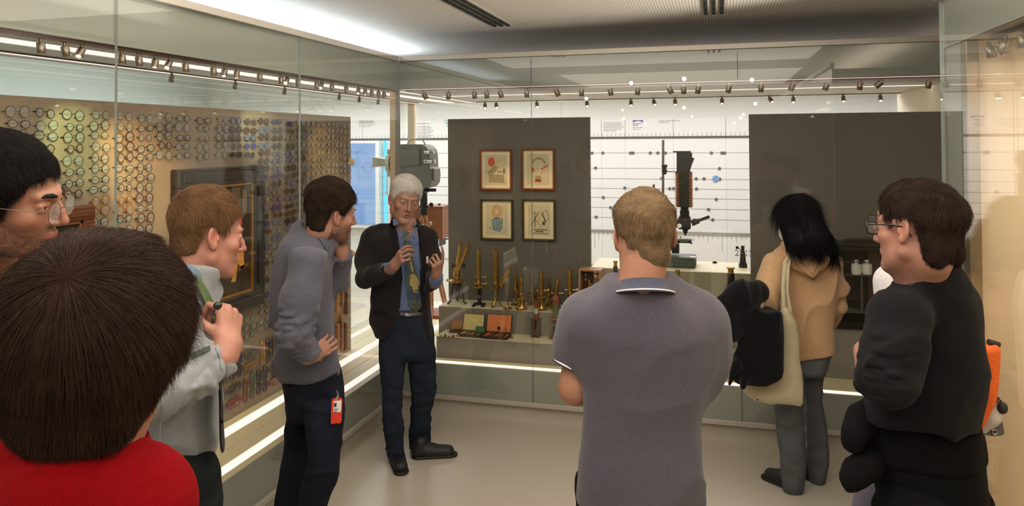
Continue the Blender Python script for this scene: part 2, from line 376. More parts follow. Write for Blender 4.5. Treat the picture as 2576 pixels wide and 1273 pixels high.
MB().box((XR+0.017, 3.20, ZP), (XR+0.06, 3.27, ZT), 0.003).build('post', mat('post_bronze', (150, 134, 110), 0.35, metal=0.7), right)
MB().box((XR+0.06, 3.24, ZP), (1.95, 3.27, ZT)).build('end_wall', mat('end_wall_beige', (226, 204, 172), 0.6), right)
MB().box((1.93, -1.2, ZP), (1.95, 3.24, ZT)).build('rear_wall', M['end_wall_beige'], right)
MB().box((XR+0.20, -1.15, ZT-0.010), (XR+0.26, 3.1, ZT-0.002)).build('ceiling_light_strip', strip_m, right)
MB().box((XR+0.25, 0.6, ZP), (1.7, 2.45, 0.72), 0.004).build('pedestal', mat('pedestal_grey', (120, 112, 102), 0.6), right)
# ------------------------------------------------------------------ spotlights on their tracks
steel = mat('spot_steel', (134, 121, 106), 0.32, metal=0.85)
lensm = emit_mat('spot_lens', (255, 236, 196), 14)
tr = MB().box((XL-0.052, -1.5, ZT-0.014), (XL-0.028, YB+0.02, ZT+0.002), 0.001).build('track', mat('track_brown', (96, 72, 62), 0.4, metal=0.4), left)
MB().box((XL+0.02, YB+0.085, ZT-0.006), (1.49, YB+0.100, ZT+0.002), 0.001).build('track', M['track_brown'], back)
MB().box((XL+0.02, 6.70, ZT-0.006), (1.49, 6.715, ZT+0.002), 0.001).build('track', M['track_brown'], back)
MB().box((-2.785, -1.5, ZT-0.006), (-2.77, 6.7, ZT+0.002), 0.001).build('track', M['track_brown'], left)
MB().box((XR+0.07, -1.1, ZT-0.016), (XR+0.10, 3.1, ZT-0.0), 0.001).build('track', M['track_brown'], right)
def spot_mesh():
    st = MB().box((-0.011, -0.011, -0.035), (0.011, 0.011, 0), 0.002).mesh('stem', steel, 30)
    hd = MB().lathe([(0.004, 0.0), (0.024, 0.0), (0.027, -0.004), (0.027, -0.070), (0.024, -0.074), (0.022, -0.066), (0.004, -0.064)], n=18).mesh('head', steel, 40)
    ln = MB().lathe([(0.001, -0.064), (0.0215, -0.0655)], n=16).mesh('lens', lensm)
    return st, hd, ln
SM = spot_mesh()
ord_ = ['first','second','third','fourth','fifth','sixth','seventh','eighth','ninth','tenth','eleventh','twelfth','thirteenth','fourteenth','fifteenth','sixteenth','seventeenth','eighteenth','nineteenth','twentieth','twenty-first','twenty-second','twenty-third','twenty-fourth','twenty-fifth']
def spotlight(loc, rx, ry, label, group, power=0, target=None, s=1.0, cone=42, col=(1, 0.80, 0.52)):
    t = empty('track_spotlight', loc, 0, label, 'spotlight', group); t.scale = (s, s, s)
    link(bpy.data.objects.new('stem', SM[0]), t)
    h = link(bpy.data.objects.new('head', SM[1]), t); h.location = (0, 0, -0.03); h.rotation_euler = (rx, ry, 0)
    link(bpy.data.objects.new('lens', SM[2]), h)
    if power:
        l = bpy.data.lights.new('spot_beam', 'SPOT'); l.energy = power; l.color = col; l.spot_size = R(cone); l.spot_blend = 0.7; l.shadow_soft_size = 0.02
        lo = bpy.data.objects.new('spot_beam', l); C.objects.link(lo); p = Vector(loc)+Vector((0, 0, -0.11))
        lo.location = p; lo.rotation_euler = (Vector(target)-p).to_track_quat('-Z', 'Y').to_euler()
    return t
ly = [2.032, 2.13, 2.206, 2.395, 2.484, 2.578, 2.662, 2.758, 2.947, 3.031, 3.123, 3.31, 3.502, 3.567, 3.671, 3.874, 3.933, 4.052, 4.234, 4.403, 4.5, 4.596, 4.701, 4.791]
lt = [0, .15, -.55, 0, 0, -.25, -.6, 0, 0, -.35, -.2, 0, 0, -.7, 0, -.0, -.6, 0, 0, -.4, -.2, -.1, 0, 0]
for i, (y, a) in enumerate(zip(ly, lt)):
    tgt = (-2.69, y+0.25*(-1)**i, 1.75-0.35*(i % 3)) if i % 2 == 0 else None
    if i in (9, 13, 16): tgt = (-2.69, y-0.35, 1.2)
    pool = {2: ((.80, 1.0, .42), (-2.69, 2.62, 1.95), 16, 34), 4: ((1, .55, .20), (-2.69, 2.95, 1.85), 18, 38), 5: ((1, .72, .34), (-2.69, 3.12, 1.62), 12, 40), 12: ((.85, 1.0, .62), (-2.69, 3.95, 2.0), 10, 36), 18: ((1, .66, .30), (-2.69, 4.80, 1.8), 9, 40), 14: ((1, .70, .36), (-2.67, 3.65, 1.30), 12, 36), 20: ((1, .68, .34), (-2.69, 4.95, .85), 8, 40)}
    cl_, tg_, pw_, cn_ = pool.get(i, ((1, .80, .52), tgt, 2.6 if tgt else 0, 50)); tgt = tg_; pw_ = pw_*1.5
    spotlight((XL-0.04, y, ZT-0.012), a, -0.12, '%s bronze spotlight from the left on the front track of the left case' % ord_[i], 'front track of the left case', pw_, tgt, cone=cn_, s=0.52, col=cl_)
spotlight((XL-0.04, 1.2, ZT-0.012), 0.2, 0, 'bronze spotlight on left track outside the frame', 'front track of the left case', 5, (-2.69, 1.9, 1.5), cone=60)
bx = [-2.053, -1.859, -1.662, -1.567, -1.47, -1.272, -1.064, -0.882, -0.685, -0.495, -0.292, -0.194, -0.097, 0.099, 0.297, 0.494, 0.697, 0.891, 1.013, 1.276]
bt = [-.5, 0, -.1, 0, -.3, 0, -.45, 0, -.15, .1, -.45, 0, .15, .2, .05, .4, .35, .2, .9, .15]
btg = {1: (-1.9, 5.35, .7), 3: (-1.75, 5.5, 1.0), 4: (-1.62, 5.55, 1.55), 6: (-1.32, 5.55, 1.52), 7: (-1.15, 5.3, .72), 9: (-0.9, 5.3, 0.9), 11: (-.2, 5.5, .8), 13: (.1, 5.4, .7), 16: (.7, 5.4, .9)}
for i, (x_, a) in enumerate(zip(bx, bt)):
    spotlight((x_, YB+0.092, ZT-0.004), 0.1, a, '%s bronze spotlight from the corner on the front track of the back case' % ord_[i], 'front track of the back case', (11 if i in (4, 6) else 2.4) if i in btg else 0, btg.get(i), cone=22 if i in (4, 6) else 48, s=0.66, col=(1, .62, .28) if i in (4, 6) else (1, .80, .52))
for i, (x_, a) in enumerate(zip([-2.1, -1.99, -1.595, -1.123, -0.722, -0.521, -0.333, 0.068, 0.459, 0.652, 1.046, 1.329], [-.2, -.3, -.3, -.2, -.1, -.35, -.1, 0, -.6, 0, 0, 0])):
    spotlight((x_, 6.70, ZT-0.004), -0.5, a, '%s glowing spotlight from the corner on the rear track of the back case' % ord_[i], 'rear track of the back case', 3 if i in (5, 6, 8) else 0, (0.0 if i != 8 else -0.5, 5.9, 1.1), cone=55, s=0.66)
for i, y in enumerate([3.30, 3.84, 4.37, 5.12, 5.45, 5.8]):
    spotlight((-2.777, y, ZT-0.004), 0, 0.1, '%s pale spotlight from the left on the rear track of the left case' % ord_[i], 'rear track of the left case', s=0.5)
SPY = [onX(u_, v_, XR+.085)[1] for u_, v_ in ((2487, 82), (2512, 78), (2530, 70), (2572, 58))]
for i, (u_, y, a) in enumerate(((2490, SPY[0], -.2), (2515, SPY[1], -.45), (2535, SPY[2], .25), (2575, SPY[3], 0))):
    spotlight((XR+0.085, y, ZT-0.014), a*0.6, a, '%s bright-mouthed spotlight from the far end on the track of the right case' % ord_[i], 'track of the right case', 4, (1.3, 2.6 if i < 2 else 2.0, 1.0), cone=85, col=(1, .82, .62), s=0.6)
# ------------------------------------------------------------------ timeline wall in the hall beyond
YW = 8.985
line_m = mat('print_grey', (168, 162, 162), 0.6); rail_m = mat('print_dark', (86, 80, 78), 0.5); txt_m = mat('print_text', (150, 142, 142), 0.6)
tl = empty('timeline_wall', (0, 0, 0), 0, 'white printed timeline wall with dotted lines seen through the back case', 'exhibition wall')
seams = [-4.95, -4.53, -3.65, -2.95, -1.90, -1.33, -1.04, -0.47, 0.13, 1.3, 2.4, 3.4]
for a, b_ in zip(seams[:-1], seams[1:]):
    MB().box((a+0.0008, YW, 0.45), (b_-0.0008, 9.0, 2.205)).build('panel', mat('panel_white', (232, 228, 226), 0.35, spec=0.4), tl)
W = lambda u, v: onY(u, v, YW)
def hbar(z, t, x0=-4.9, x1=3.3, mt=line_m, name='line'): return MB().box((x0, YW-0.002, z-t/2), (x1, YW+0.001, z+t/2)).build(name, mt, tl)
MB().box((-4.9, YW-0.012, 1.978), (3.3, YW+0.001, 1.998)).build('upper_rail', rail_m, tl)
MB().box((-4.9, YW-0.012, 0.842), (3.3, YW+0.001, 0.868)).build('lower_rail', mat('rail_silver', (158, 152, 150), .4, metal=.4), tl)
for v in (384.6, 423, 449, 473, 496, 521, 546): hbar(W(1485, v)[2], 0.006)
tk = MB(); x = -4.9; i = 0
while x < 3.3:
    tk.box((x-0.002, YW-0.002, 1.998), (x+0.002, YW+0.001, 1.998+0.042)); L_ = 0.20 if i % 14 == 9 else (0.05 if i % 3 else 0.09)
    tk.box((x-0.002, YW-0.002, 0.842-L_), (x+0.002, YW+0.001, 0.842)); x += 0.0535; i += 1
tk.build('scale_ticks', txt_m, tl)['kind'] = 'stuff'
for x in seams[1:-1]:
    MB().box((x-0.003, YW-0.002, 2.0), (x+0.003, YW+0.002, 2.205)).build('divider', line_m, tl)
dots = [(75, 318), (144, 318), (321, 318), (337, 318), (448, 318), (496, 318), (545, 318), (839, 318), (906, 318), (923, 318), (98, 414), (891, 418), (521, 481), (742, 483), (792, 483), (893, 485), (285, 542), (572, 546), (597, 546), (744, 548), (147, 603), (870, 615), (194, 667), (821, 680), (102, 728), (848, 746)]
dm = MB().lathe([(0.019, 0), (0.019, 0.006), (0.0135, 0.006), (0.0135, 0.003), (0.006, 0.003), (0.006, 0.006), (0.0005, 0.006)], axis=(0, -1, 0), n=14).mesh('dot', mat('dot_ink', (112, 106, 116), 0.5), 40)
extra = [(-3.80, 1.42), (-3.72, 1.86), (-3.3, 1.18), (0.9, 1.62), (1.3, 1.86), (1.4, 1.3), (1.7, 1.55), (1.9, 1.4), (2.2, 1.25), (1.22, 1.1), (1.6, 1.18)]
for k, q in enumerate(dots+extra):
    p = W(1460+q[0]/2.546, 260+q[1]/2.546) if k < len(dots) else (q[0], YW, q[1])
    o = link(bpy.data.objects.new('dot', dm), tl); o.location = (p[0], YW, p[2])
p = W(1800.5, 450); MB().lathe([(0.04, 0), (0.04, 0.006), (0.0005, 0.007)], axis=(0, -1, 0), n=20).build('blue_globe_button', mat('globe_blue', (120, 160, 205), 0.3, var=(60, .5)), tl, loc=(p[0], YW, p[2]))
def lines(x, z, w_, n, name='caption', bold=0, dz=0.0195):
    b = MB()
    for k in range(n):
        xx = x; end = x+w_*(random.uniform(0.75, 1) if k < n-1 else random.uniform(.4, .8))
        while xx < end:
            l_ = random.uniform(0.012, 0.045); b.box((xx, YW-0.0012, z-k*dz-0.004), (min(xx+l_, end), YW+0.001, z-k*dz+0.003)); xx += l_+0.007
    b.build(name, rail_m if bold else txt_m, tl)['kind'] = 'stuff'
z0 = W(1520, 309)[2]
lines(W(1518, 309)[0], z0, 0.26, 6); lines(W(1592, 311)[0], W(1592, 311.5)[2], 0.14, 2, bold=1); lines(W(1592, 321)[0], W(1592, 321)[2], 0.13, 2)
lines(W(1657, 304)[0], W(1657, 304)[2], 0.25, 2)
lines(W(903, 304)[0], W(903, 304)[2], 0.27, 5); lines(W(1048, 308)[0], W(1048, 311)[2], 0.25, 1, bold=1); lines(W(1048, 318)[0], W(1048, 318)[2], 0.24, 8)
a_, b2 = W(1592, 302.5), W(1617.5, 302.5)
poly = [(0, 0), (1, 0), (1, -1)]+[(1-t/8, -1+0.72*math.sin(math.pi*t/8)) for t in range(1, 8)]+[(0, -1)]
MB().prism(poly, (a_[0], YW+0.001, a_[2]), (b2[0]-a_[0], 0, 0), (0, 0, 0.030), (0, -0.003, 0)).build('purple_arc_mark', mat('arc_purple', (92, 84, 170), .5), tl)
text('logo_text', 'OAKL', 0.07, (W(1117, 0)[0], YW-0.001, W(1117, 311)[2]), (R(90), 0, 0), mat('logo_teal', (110, 170, 190), .5), tl)
text('logo_text', 'ZEI', 0.06, (W(1120, 0)[0], YW-0.001, W(1117, 319)[2]), (R(90), 0, 0), M['logo_teal'], tl)
text('year_text', '2015', 0.105, (W(1840, 0)[0], YW-0.001, W(1840, 643)[2]), (R(90), 0, 0), mat('year_grey', (110, 106, 104), .5), tl, 0.001)
# touch screen in the hall with its cyan light line
a_, b2 = onY(868, 352, 8.9), onY(962, 565, 8.9)
ts = empty('touch_screen', (b2[0], 8.9, 0), 0, 'tall glowing blue touch screen beside the eyeglass board', 'screen')
MB().box((-0.95, -0.03, b2[2]-0.05), (-0.03, 0.06, 1.97), 0.004).build('housing', mat('screen_white', (226, 224, 220), 0.4), ts)
MB().box((-0.90, -0.035, b2[2]), (-0.085, -0.03, 1.935)).build('display', emit_mat('screen_blue', (128, 176, 238), 1.0), ts)
sx, sz = -0.42, 1.93
inkm = mat('screen_ink', (54, 70, 110), .5); ink2 = mat('screen_ink_pale', (120, 160, 214), .5)
pt = lambda u, v: (onY(u, v, 8.86)[0]-b2[0], -0.037, onY(u, v, 8.86)[2])
q = pt(911.5, 386); text('screen_text', 'g mich!', 0.062*1.0, q, (R(90), 0, 0), inkm, ts, align='RIGHT')
q = pt(896, 398); text('screen_text', 'ne!', 0.06, q, (R(90), 0, 0), ink2, ts, align='RIGHT')
c_ = pt(924, 423); tb = MB().tube([(c_[0]+0.072*math.cos(t/20*2*math.pi), -0.037, c_[2]+0.072*math.sin(t/20*2*math.pi)) for t in range(20)], 0.0025, 5, True)
tb.tube([(c_[0]+0.06*math.cos(t/8), -0.037, c_[2]+0.03*math.sin(t/3)) for t in range(10)], 0.002, 4); tb.ell((c_[0]-0.02, -0.037, c_[2]-0.04), 0.008); tb.ell((c_[0]-0.01, -0.037, c_[2]+0.03), 0.005)
tb.tube([pt(915, 433), pt(896, 444)], 0.002, 4); tb.tube([pt(885, 417), pt(901, 417), pt(901, 441), pt(906, 460)], 0.0015, 4); tb.tube([pt(902, 480), pt(940, 480)], 0.0015, 4)
tb.build('drawing', M['screen_ink'], ts)
MB().box((0.03, -0.02, 0.9), (0.042, 0.06, 1.97)).build('cyan_light_line', emit_mat('cyan_line', (70, 214, 255), 1.5), ts)
MB().box((0.085, -0.06, 1.26), (0.10, -0.045, 1.62)).box((0.02, -0.06, 1.60), (0.1, -0.045, 1.61)).box((0.02, -0.06, 1.29), (0.1, -0.045, 1.30)).build('handle', alu, ts)
# ------------------------------------------------------------------ spectacles board
board_m = mat('board_felt', (146, 130, 108), 0.85, var=(2.5, 0.05), bump=(60, 0.05))
XB = -2.69
bd = MB().box((XB-0.04, 1.0, ZP), (XB, 5.135, 2.145), 0.002).build('display_board', board_m)
tag(bd, 'long beige board hung with rows of antique spectacles inside left case', 'display board')
wire = [mat('wire_dark', (52, 44, 38), 0.4, metal=0.6), mat('wire_gold', (176, 138, 76), 0.3, metal=0.9), mat('wire_steel', (120, 116, 108), 0.3, metal=0.9), mat('horn_brown', (88, 54, 30), 0.35), mat('horn_amber', (150, 92, 36), 0.3)]
def lens_mat(n, c, a):
    mt = mat(n, c, 0.05, spec=0.8); b = mt.node_tree.nodes['Principled BSDF']; b.inputs['Alpha'].default_value = a; return mt
lens = [lens_mat('lens_clear', (214, 220, 214), 0.22), lens_mat('lens_blue', (62, 66, 160), 0.7), lens_mat('lens_smoke', (66, 62, 52), 0.75), lens_mat('lens_brown', (96, 58, 34), 0.75), lens_mat('lens_paleblue', (120, 136, 186), 0.55)]
def spec_meshes(shape, fr):
    rx, rz, ex = {'round': (0.021, 0.021, 2), 'oval': (0.022, 0.016, 2), 'square': (0.022, 0.017, 5), 'small': (0.017, 0.017, 2)}[shape]
    def loop(cy, k=1.0, n=20, x=0.012):
        o = []
        for i in range(n):
            t = 2*math.pi*i/n; c, s = math.cos(t), math.sin(t)
            o.append((x, cy+rx*k*math.copysign(abs(c)**(2/ex), c), rz*k*math.copysign(abs(s)**(2/ex), s)))
        return o
    b = MB(); cy = rx+0.009; t = (0.0016, 0.0016, 0.0016, 0.0026, 0.0026)[fr]
    for s in (-1, 1): b.tube(loop(s*cy), t, 5, True)
    b.tube([(0.012, -0.009, 0.004), (0.019, 0, 0.009), (0.012, 0.009, 0.004)], t, 5)
    for s in (-1, 1):
        e = s*(cy+rx); b.tube([(0.012, e, 0.002), (0.009, e+s*0.006, 0.001), (0.003, e+s*0.007, 0)], t*1.1, 5)
        b.tube([(0.003, e+s*0.006, 0), (0.004, s*0.012, -0.006*s-0.004)], t, 5)
    lm = [MB().add([(0.0125, 0, 0)]+[(0.0125, p[1], p[2]) for p in loop(0, 0.97)], [(0, 1+i, 1+(i+1) % 20) for i in range(20)]) for _ in (0,)]
    return b, lm[0], cy
SPM = {}
def spectacles(shape, fr, ln):
    k = (shape, fr, ln)
    if k not in SPM:
        key = ('f', shape, fr)
        if key not in SPM: b, l, cy = spec_meshes(shape, fr); SPM[key] = (b.mesh('spectacle_frame', wire[fr], 60), l, cy)
        fm, l, cy = SPM[key]; lm = l.mesh('lens', lens[ln]); SPM[k] = (fm, lm, cy)
    return SPM[k]
cols = [2.32, 2.447, 2.587, 2.73, 2.873, 3.003, 3.136, 3.271, 3.43, 3.588, 3.713, 3.85, 3.99, 4.13, 4.28, 4.414, 4.54, 4.673, 4.813, 4.936, 5.055]
fn = ['dark wire', 'gold wire', 'steel wire', 'brown horn', 'amber horn']; lnn = ['clear', 'blue', 'smoky', 'brown', 'pale blue']
nsp = 0
def proj(p):
    d = np.array(p)-EYE; z = d@FW; return CX+F*(d@RT)/z, CY-F*(d@UP)/z
for ci, y in enumerate(cols):
    for ri in range(27):
        z = 2.083-0.0487*ri-0.004*(ci % 3)
        if z < 0.775: continue
        if 3.13 < y < 3.98 and 0.93 < z < 1.86: continue
        if y < 2.72 and 1.1 < z < 1.72: continue
        u, v = proj((XB, y, z))
        if v > 620 and u < 470 or (u < 545 and v > 790) or v > 900: continue
        if 700 < u < 835 and v > 590 or (u < 150 and v > 380) or (445 < u < 600 and 480 < v < 650) or (785 < u < 900 and 460 < v < 600): continue
        if nsp >= 297: continue
        r = random.random()
        shape = random.choice(['round', 'round', 'oval', 'small'] if y < 3.8 else ['oval', 'square', 'round', 'small', 'oval'])
        fr = random.choice([0, 0, 0, 2, 3] if y < 3.2 else [0, 2, 1, 2] if y > 4.45 else [0, 2, 3]); ln = 0
        if 3.66 < y < 4.5 and z > 1.3: ln = random.choice([1, 4, 2, 2, 3, 0, 4])
        elif 3.9 < y < 4.1: ln = random.choice([1, 0, 2, 0])
        if ri in (8, 9) and ci in (3, 4): fr = 4
        fm, lm, cy = spectacles(shape, fr, ln)
        o = link(bpy.data.objects.new('spectacles', fm)); o.location = (XB, y+random.uniform(-.006, .006), z+random.uniform(-.004, .004)); o.rotation_euler = (random.uniform(-.09, .09), 0, random.uniform(-.06, .06))
        s_ = random.uniform(0.92, 1.1); o.scale = (1, s_, s_)
        for s in (-1, 1):
            q = link(bpy.data.objects.new('lens', lm), o); q.location = (0, s*cy, 0)
        ordr = ['top', 'second', 'third', 'fourth', 'fifth', 'sixth', 'seventh', 'eighth', 'ninth', 'tenth', 'eleventh', 'twelfth', 'thirteenth', 'fourteenth', 'fifteenth', 'sixteenth', 'seventeenth', 'eighteenth', 'nineteenth', 'twentieth', 'twenty-first', 'twenty-second', 'twenty-third', 'twenty-fourth', 'twenty-fifth', 'twenty-sixth', 'twenty-seventh']
        tag(o, '%s %s spectacles, %s lenses, %s row and %s column of board' % (shape, fn[fr], lnn[ln], ordr[ri], ord_[ci]), 'spectacles', 'antique spectacles in rows on the beige board')
        nsp += 1
# paintings on the board
def painting(y0, y1, z0, z1, fw_, fmat, gold, label, deco):
    t = empty('framed_painting', (XB, (y0+y1)/2, z0), 0, label, 'painting'); oy = (y0+y1)/2
    P = lambda x, y, z: (x, y-oy, z-z0)
    b = MB()
    for (a, c, d, e) in ((y0, y1, z0, z0+fw_), (y0, y1, z1-fw_, z1), (y0, y0+fw_, z0+fw_, z1-fw_), (y1-fw_, y1, z0+fw_, z1-fw_)):
        b.box(P(0.0, a, d), P(0.055, c, e), 0.006)
        i_ = fw_*0.3; b.box(P(0.055, a+i_, d+i_), P(0.064, c-i_, e-i_), 0.003)
    b.build('frame', fmat, t)
    b = MB(); k = 0.012
    for (a, c, d, e) in ((y0+fw_, y1-fw_, z0+fw_, z0+fw_+k), (y0+fw_, y1-fw_, z1-fw_-k, z1-fw_), (y0+fw_, y0+fw_+k, z0+fw_, z1-fw_), (y1-fw_-k, y1-fw_, z0+fw_, z1-fw_)): b.box(P(0.03, a, d), P(0.044, c, e), 0.001)
    b.build('gilt_slip', gold, t)
    MB().box(P(0.0, y0+fw_, z0+fw_), P(0.03, y1-fw_, z1-fw_)).build('canvas', mat('canvas_dark', (48, 38, 28), 0.4, var=(5, 0.35)), t)
    for (nm, col, poly) in deco:
        MB().prism([(p[0], p[1]) for p in poly], P(0.03, y0+fw_, z0+fw_), (0, 1, 0), (0, 0, 1), (0.0015, 0, 0)).build(nm, mat('paint_'+nm, col, 0.5, var=(25, 0.25)), t)
gold = mat('gilt', (206, 152, 66), 0.35, metal=0.8)
painting(3.186, 3.935, 0.978, 1.815, 0.098, mat('frame_black', (40, 35, 31), 0.4), gold, 'large dark oil painting in wide black frame on the spectacles board', [
    ('figure', (196, 140, 60), [(.36, .08), (.40, .08), (.42, .18), (.45, .14), (.48, .15), (.47, .25), (.44, .30), (.43, .36), (.40, .37), (.37, .31), (.34, .30), (.34, .27), (.38, .26), (.39, .22)]),
    ('cap', (196, 66, 36), [(.39, .36), (.44, .37), (.455, .42), (.43, .46), (.395, .45), (.375, .40)]),
    ('bench', (104, 66, 34), [(.42, .13), (.52, .15), (.52, .17), (.42, .155)]),
    ('figure', (196, 140, 60), [(.18, .26), (.23, .27), (.23, .33), (.18, .32)]),
    ('table', (84, 58, 36), [(.12, .16), (.30, .2), (.30, .26), (.12, .22)]),
    ('arch', (70, 58, 44), [(.36, .50), (.44, .50), (.44, .63), (.40, .67), (.36, .63)]),
    ('hanging', (96, 78, 52), [(.46, .44), (.50, .46), (.50, .60), (.46, .60)])])
painting(2.02, 2.665, 1.13, 1.680, 0.062, mat('frame_walnut', (104, 58, 36), 0.35), mat('frame_inner_brown', (130, 84, 52), 0.4), 'smaller painting in walnut-brown frame beside the bearded man', [
    ('robe', (204, 96, 34), [(.36, .26), (.46, .25), (.45, .34), (.42, .38), (.38, .35)]), ('paper', (222, 190, 110), [(.33, .26), (.39, .27), (.38, .31), (.34, .30)])])
# spectacle cases and lorgnettes on the lower board
def slim_case(y, z, ly_, lz, col, lab, rim=None, tilt=0):
    t = MB(); n = 18
    prof = [(math.copysign(abs(math.cos(a))**0.7, math.cos(a)), math.copysign(abs(math.sin(a))**0.7, math.sin(a))) for a in [2*math.pi*i/n for i in range(n)]]
    vs = []; 
    for (x, k) in ((0, 1), (0.012, 1), (0.019, 0.86), (0.022, 0.6), (0.023, 0.0)): vs += [(x, p[0]*ly_/2*max(k, .01), p[1]*(lz/2-ly_/2*(1-k) if lz > ly_ else lz/2*k if k > 0 else 0)*(1 if k > 0 else 0.6)) for p in prof]
    t.add(vs, [(j*n+i, j*n+(i+1) % n, (j+1)*n+(i+1) % n, (j+1)*n+i) for j in range(4) for i in range(n)])
    o = t.build('spectacle_case', mat('case_%d_%d_%d' % col, col, 0.45, var=(40, 0.35)), None, 40, loc=(XB, y, z), rot=(tilt, 0, 0))
    tag(o, lab, 'spectacle case', 'antique spectacle cases at the foot of the board')
    rb = MB().tube([(0.012, p[0]*ly_/2*1.02, p[1]*lz/2*1.02) for p in prof], 0.0018, 5, True); rb.build('rim', wire[1], o)
    ob = MB().lathe([(0.0005, 0.0005), (0.006, 0.0005), (0.007, 0.002), (0.003, 0.003), (0.0005, 0.003)], o=(0.022, 0, 0), axis=(1, 0, 0), n=10); ob.build('boss', rim or gold, o)
ccol = [(110, 40, 44), (60, 54, 46), (120, 78, 40), (36, 36, 40), (96, 60, 44), (74, 70, 60), (140, 100, 56), (52, 44, 60), (64, 74, 58)]
cname = ['dark red', 'olive grey', 'tan', 'black', 'brown', 'grey', 'light tan', 'violet black', 'green grey']
k = 0
for row, (z, ln_) in enumerate(((0.665, 0.15), (0.500, 0.155))):
    y = 3.40
    while y < 4.75:
        wd = 0.046 if (k*7) % 5 else 0.135; hz = ln_ if wd < 0.05 else 0.048; c_ = (k*4+row) % 9
        if not 4.2 < y < 4.6:
            if wd > 0.1:
                for dz in (-0.042, 0.036): slim_case(y+0.05, z+dz, wd, hz, ccol[(c_+int(dz > 0)*3) % 9], 'horizontal %s case, %s row, %s position from left at board foot' % (cname[(c_+int(dz > 0)*3) % 9], 'upper' if row == 0 else 'lower', ord_[k % 20]), tilt=0.05)
            else: slim_case(y, z, wd, hz, ccol[c_], 'upright %s case, %s row, %s position from left at board foot' % (cname[c_], 'upper' if row == 0 else 'lower', ord_[k % 20]))
        y += 0.064 if wd < 0.05 else 0.160; k += 1
for i, (y, z0, h, col, lab) in enumerate([(4.90, 0.40, 0.22, (150, 92, 46), 'orange-brown wooden instrument hung low at board end'), (4.96, 0.42, 0.25, (128, 82, 44), 'second tan wooden instrument hung low near board end'), (5.03, 0.40, 0.20, (112, 60, 38), 'reddish wooden case at lowest right corner of board'), (5.04, 0.66, 0.17, (84, 60, 42), 'dark wooden case above the reddish one at board end'), (5.05, 0.86, 0.14, (70, 50, 38), 'small dark leather case near board end'), (5.05, 1.02, 0.09, (96, 74, 50), 'small square dark case highest at board end'), (4.90, 0.70, 0.15, (168, 116, 56), 'amber lorgnette with ring handle at board end'), (4.97, 0.74, 0.13, (140, 92, 48), 'brown lorgnette beside the amber one')]):
    b = MB().box((0, -0.018, 0), (0.026, 0.018, h), 0.006)
    o = b.build('wooden_case', mat('lorg_%d' % i, col, 0.4, var=(12, 0.2, (1, 1, 0.2))), None, 40, loc=(XB, y, z0)); tag(o, lab, 'case', 'wooden instruments at the end of the board')
    MB().box((0.026, -0.006, h*0.5), (0.029, 0.006, h*0.5+0.012), 0.001).build('clasp', gold, o)
    if 'lorgnette' in lab: MB().tube([(0.014, 0.018*math.cos(t/12*2*math.pi), h+0.02+0.022*math.sin(t/12*2*math.pi)) for t in range(12)], 0.003, 6, True).build('ring', wire[4], o)
for i, (z, lab) in enumerate(((1.795, 'amber optical fitting clamped on the board edge near blue screen'), (1.44, 'pale folding eyeglass projecting from board edge behind the chin-holding man'), (1.10, 'small silver eyeglass projecting from board edge at elbow height'))):
    t = MB().cyl((0, -0.03, 0), (0, 0.03, 0), 0.012, 0.012, 12).cyl((0, 0.03, 0), (0, 0.045, 0), 0.02, 0.016, 14).ell((0, 0, 0.022), 0.016)
    o = t.build('optical_fitting', mat('bone', (216, 190, 140), 0.35), None, 50, loc=(XB+0.016, 5.105, z)); tag(o, lab, 'eyeglass')
# ------------------------------------------------------------------ stepped podium and grey panels of the back case
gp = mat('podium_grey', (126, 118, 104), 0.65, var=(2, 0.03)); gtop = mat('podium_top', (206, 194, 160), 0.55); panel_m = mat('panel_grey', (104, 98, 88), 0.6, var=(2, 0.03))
pod = empty('podium', (0, 0, 0), 0, 'stepped grey podium carrying the microscopes between two tall dark panels', 'podium')
def blk(name, lo, hi, mt, par=pod, bev=0.002): return MB().box(lo, hi, bev).build(name, mt, par)
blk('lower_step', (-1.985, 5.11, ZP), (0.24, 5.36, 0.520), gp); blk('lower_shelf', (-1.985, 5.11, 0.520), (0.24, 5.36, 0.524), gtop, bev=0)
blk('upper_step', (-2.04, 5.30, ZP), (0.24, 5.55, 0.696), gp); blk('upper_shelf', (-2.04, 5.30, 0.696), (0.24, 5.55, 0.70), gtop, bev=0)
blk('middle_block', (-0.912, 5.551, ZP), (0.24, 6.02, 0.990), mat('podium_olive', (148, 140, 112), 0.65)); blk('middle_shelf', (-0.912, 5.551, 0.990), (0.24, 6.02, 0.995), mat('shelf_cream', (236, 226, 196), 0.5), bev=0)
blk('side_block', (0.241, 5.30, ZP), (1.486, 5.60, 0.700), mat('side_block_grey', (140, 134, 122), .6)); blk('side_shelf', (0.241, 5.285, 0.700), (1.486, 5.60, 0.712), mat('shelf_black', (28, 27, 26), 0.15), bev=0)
blk('panel', (-2.052, 5.55, 0.70), (-0.912, 5.60, 2.13), panel_m); blk('panel', (0.241, 5.55, 0.712), (1.486, 5.60, 2.133), panel_m)
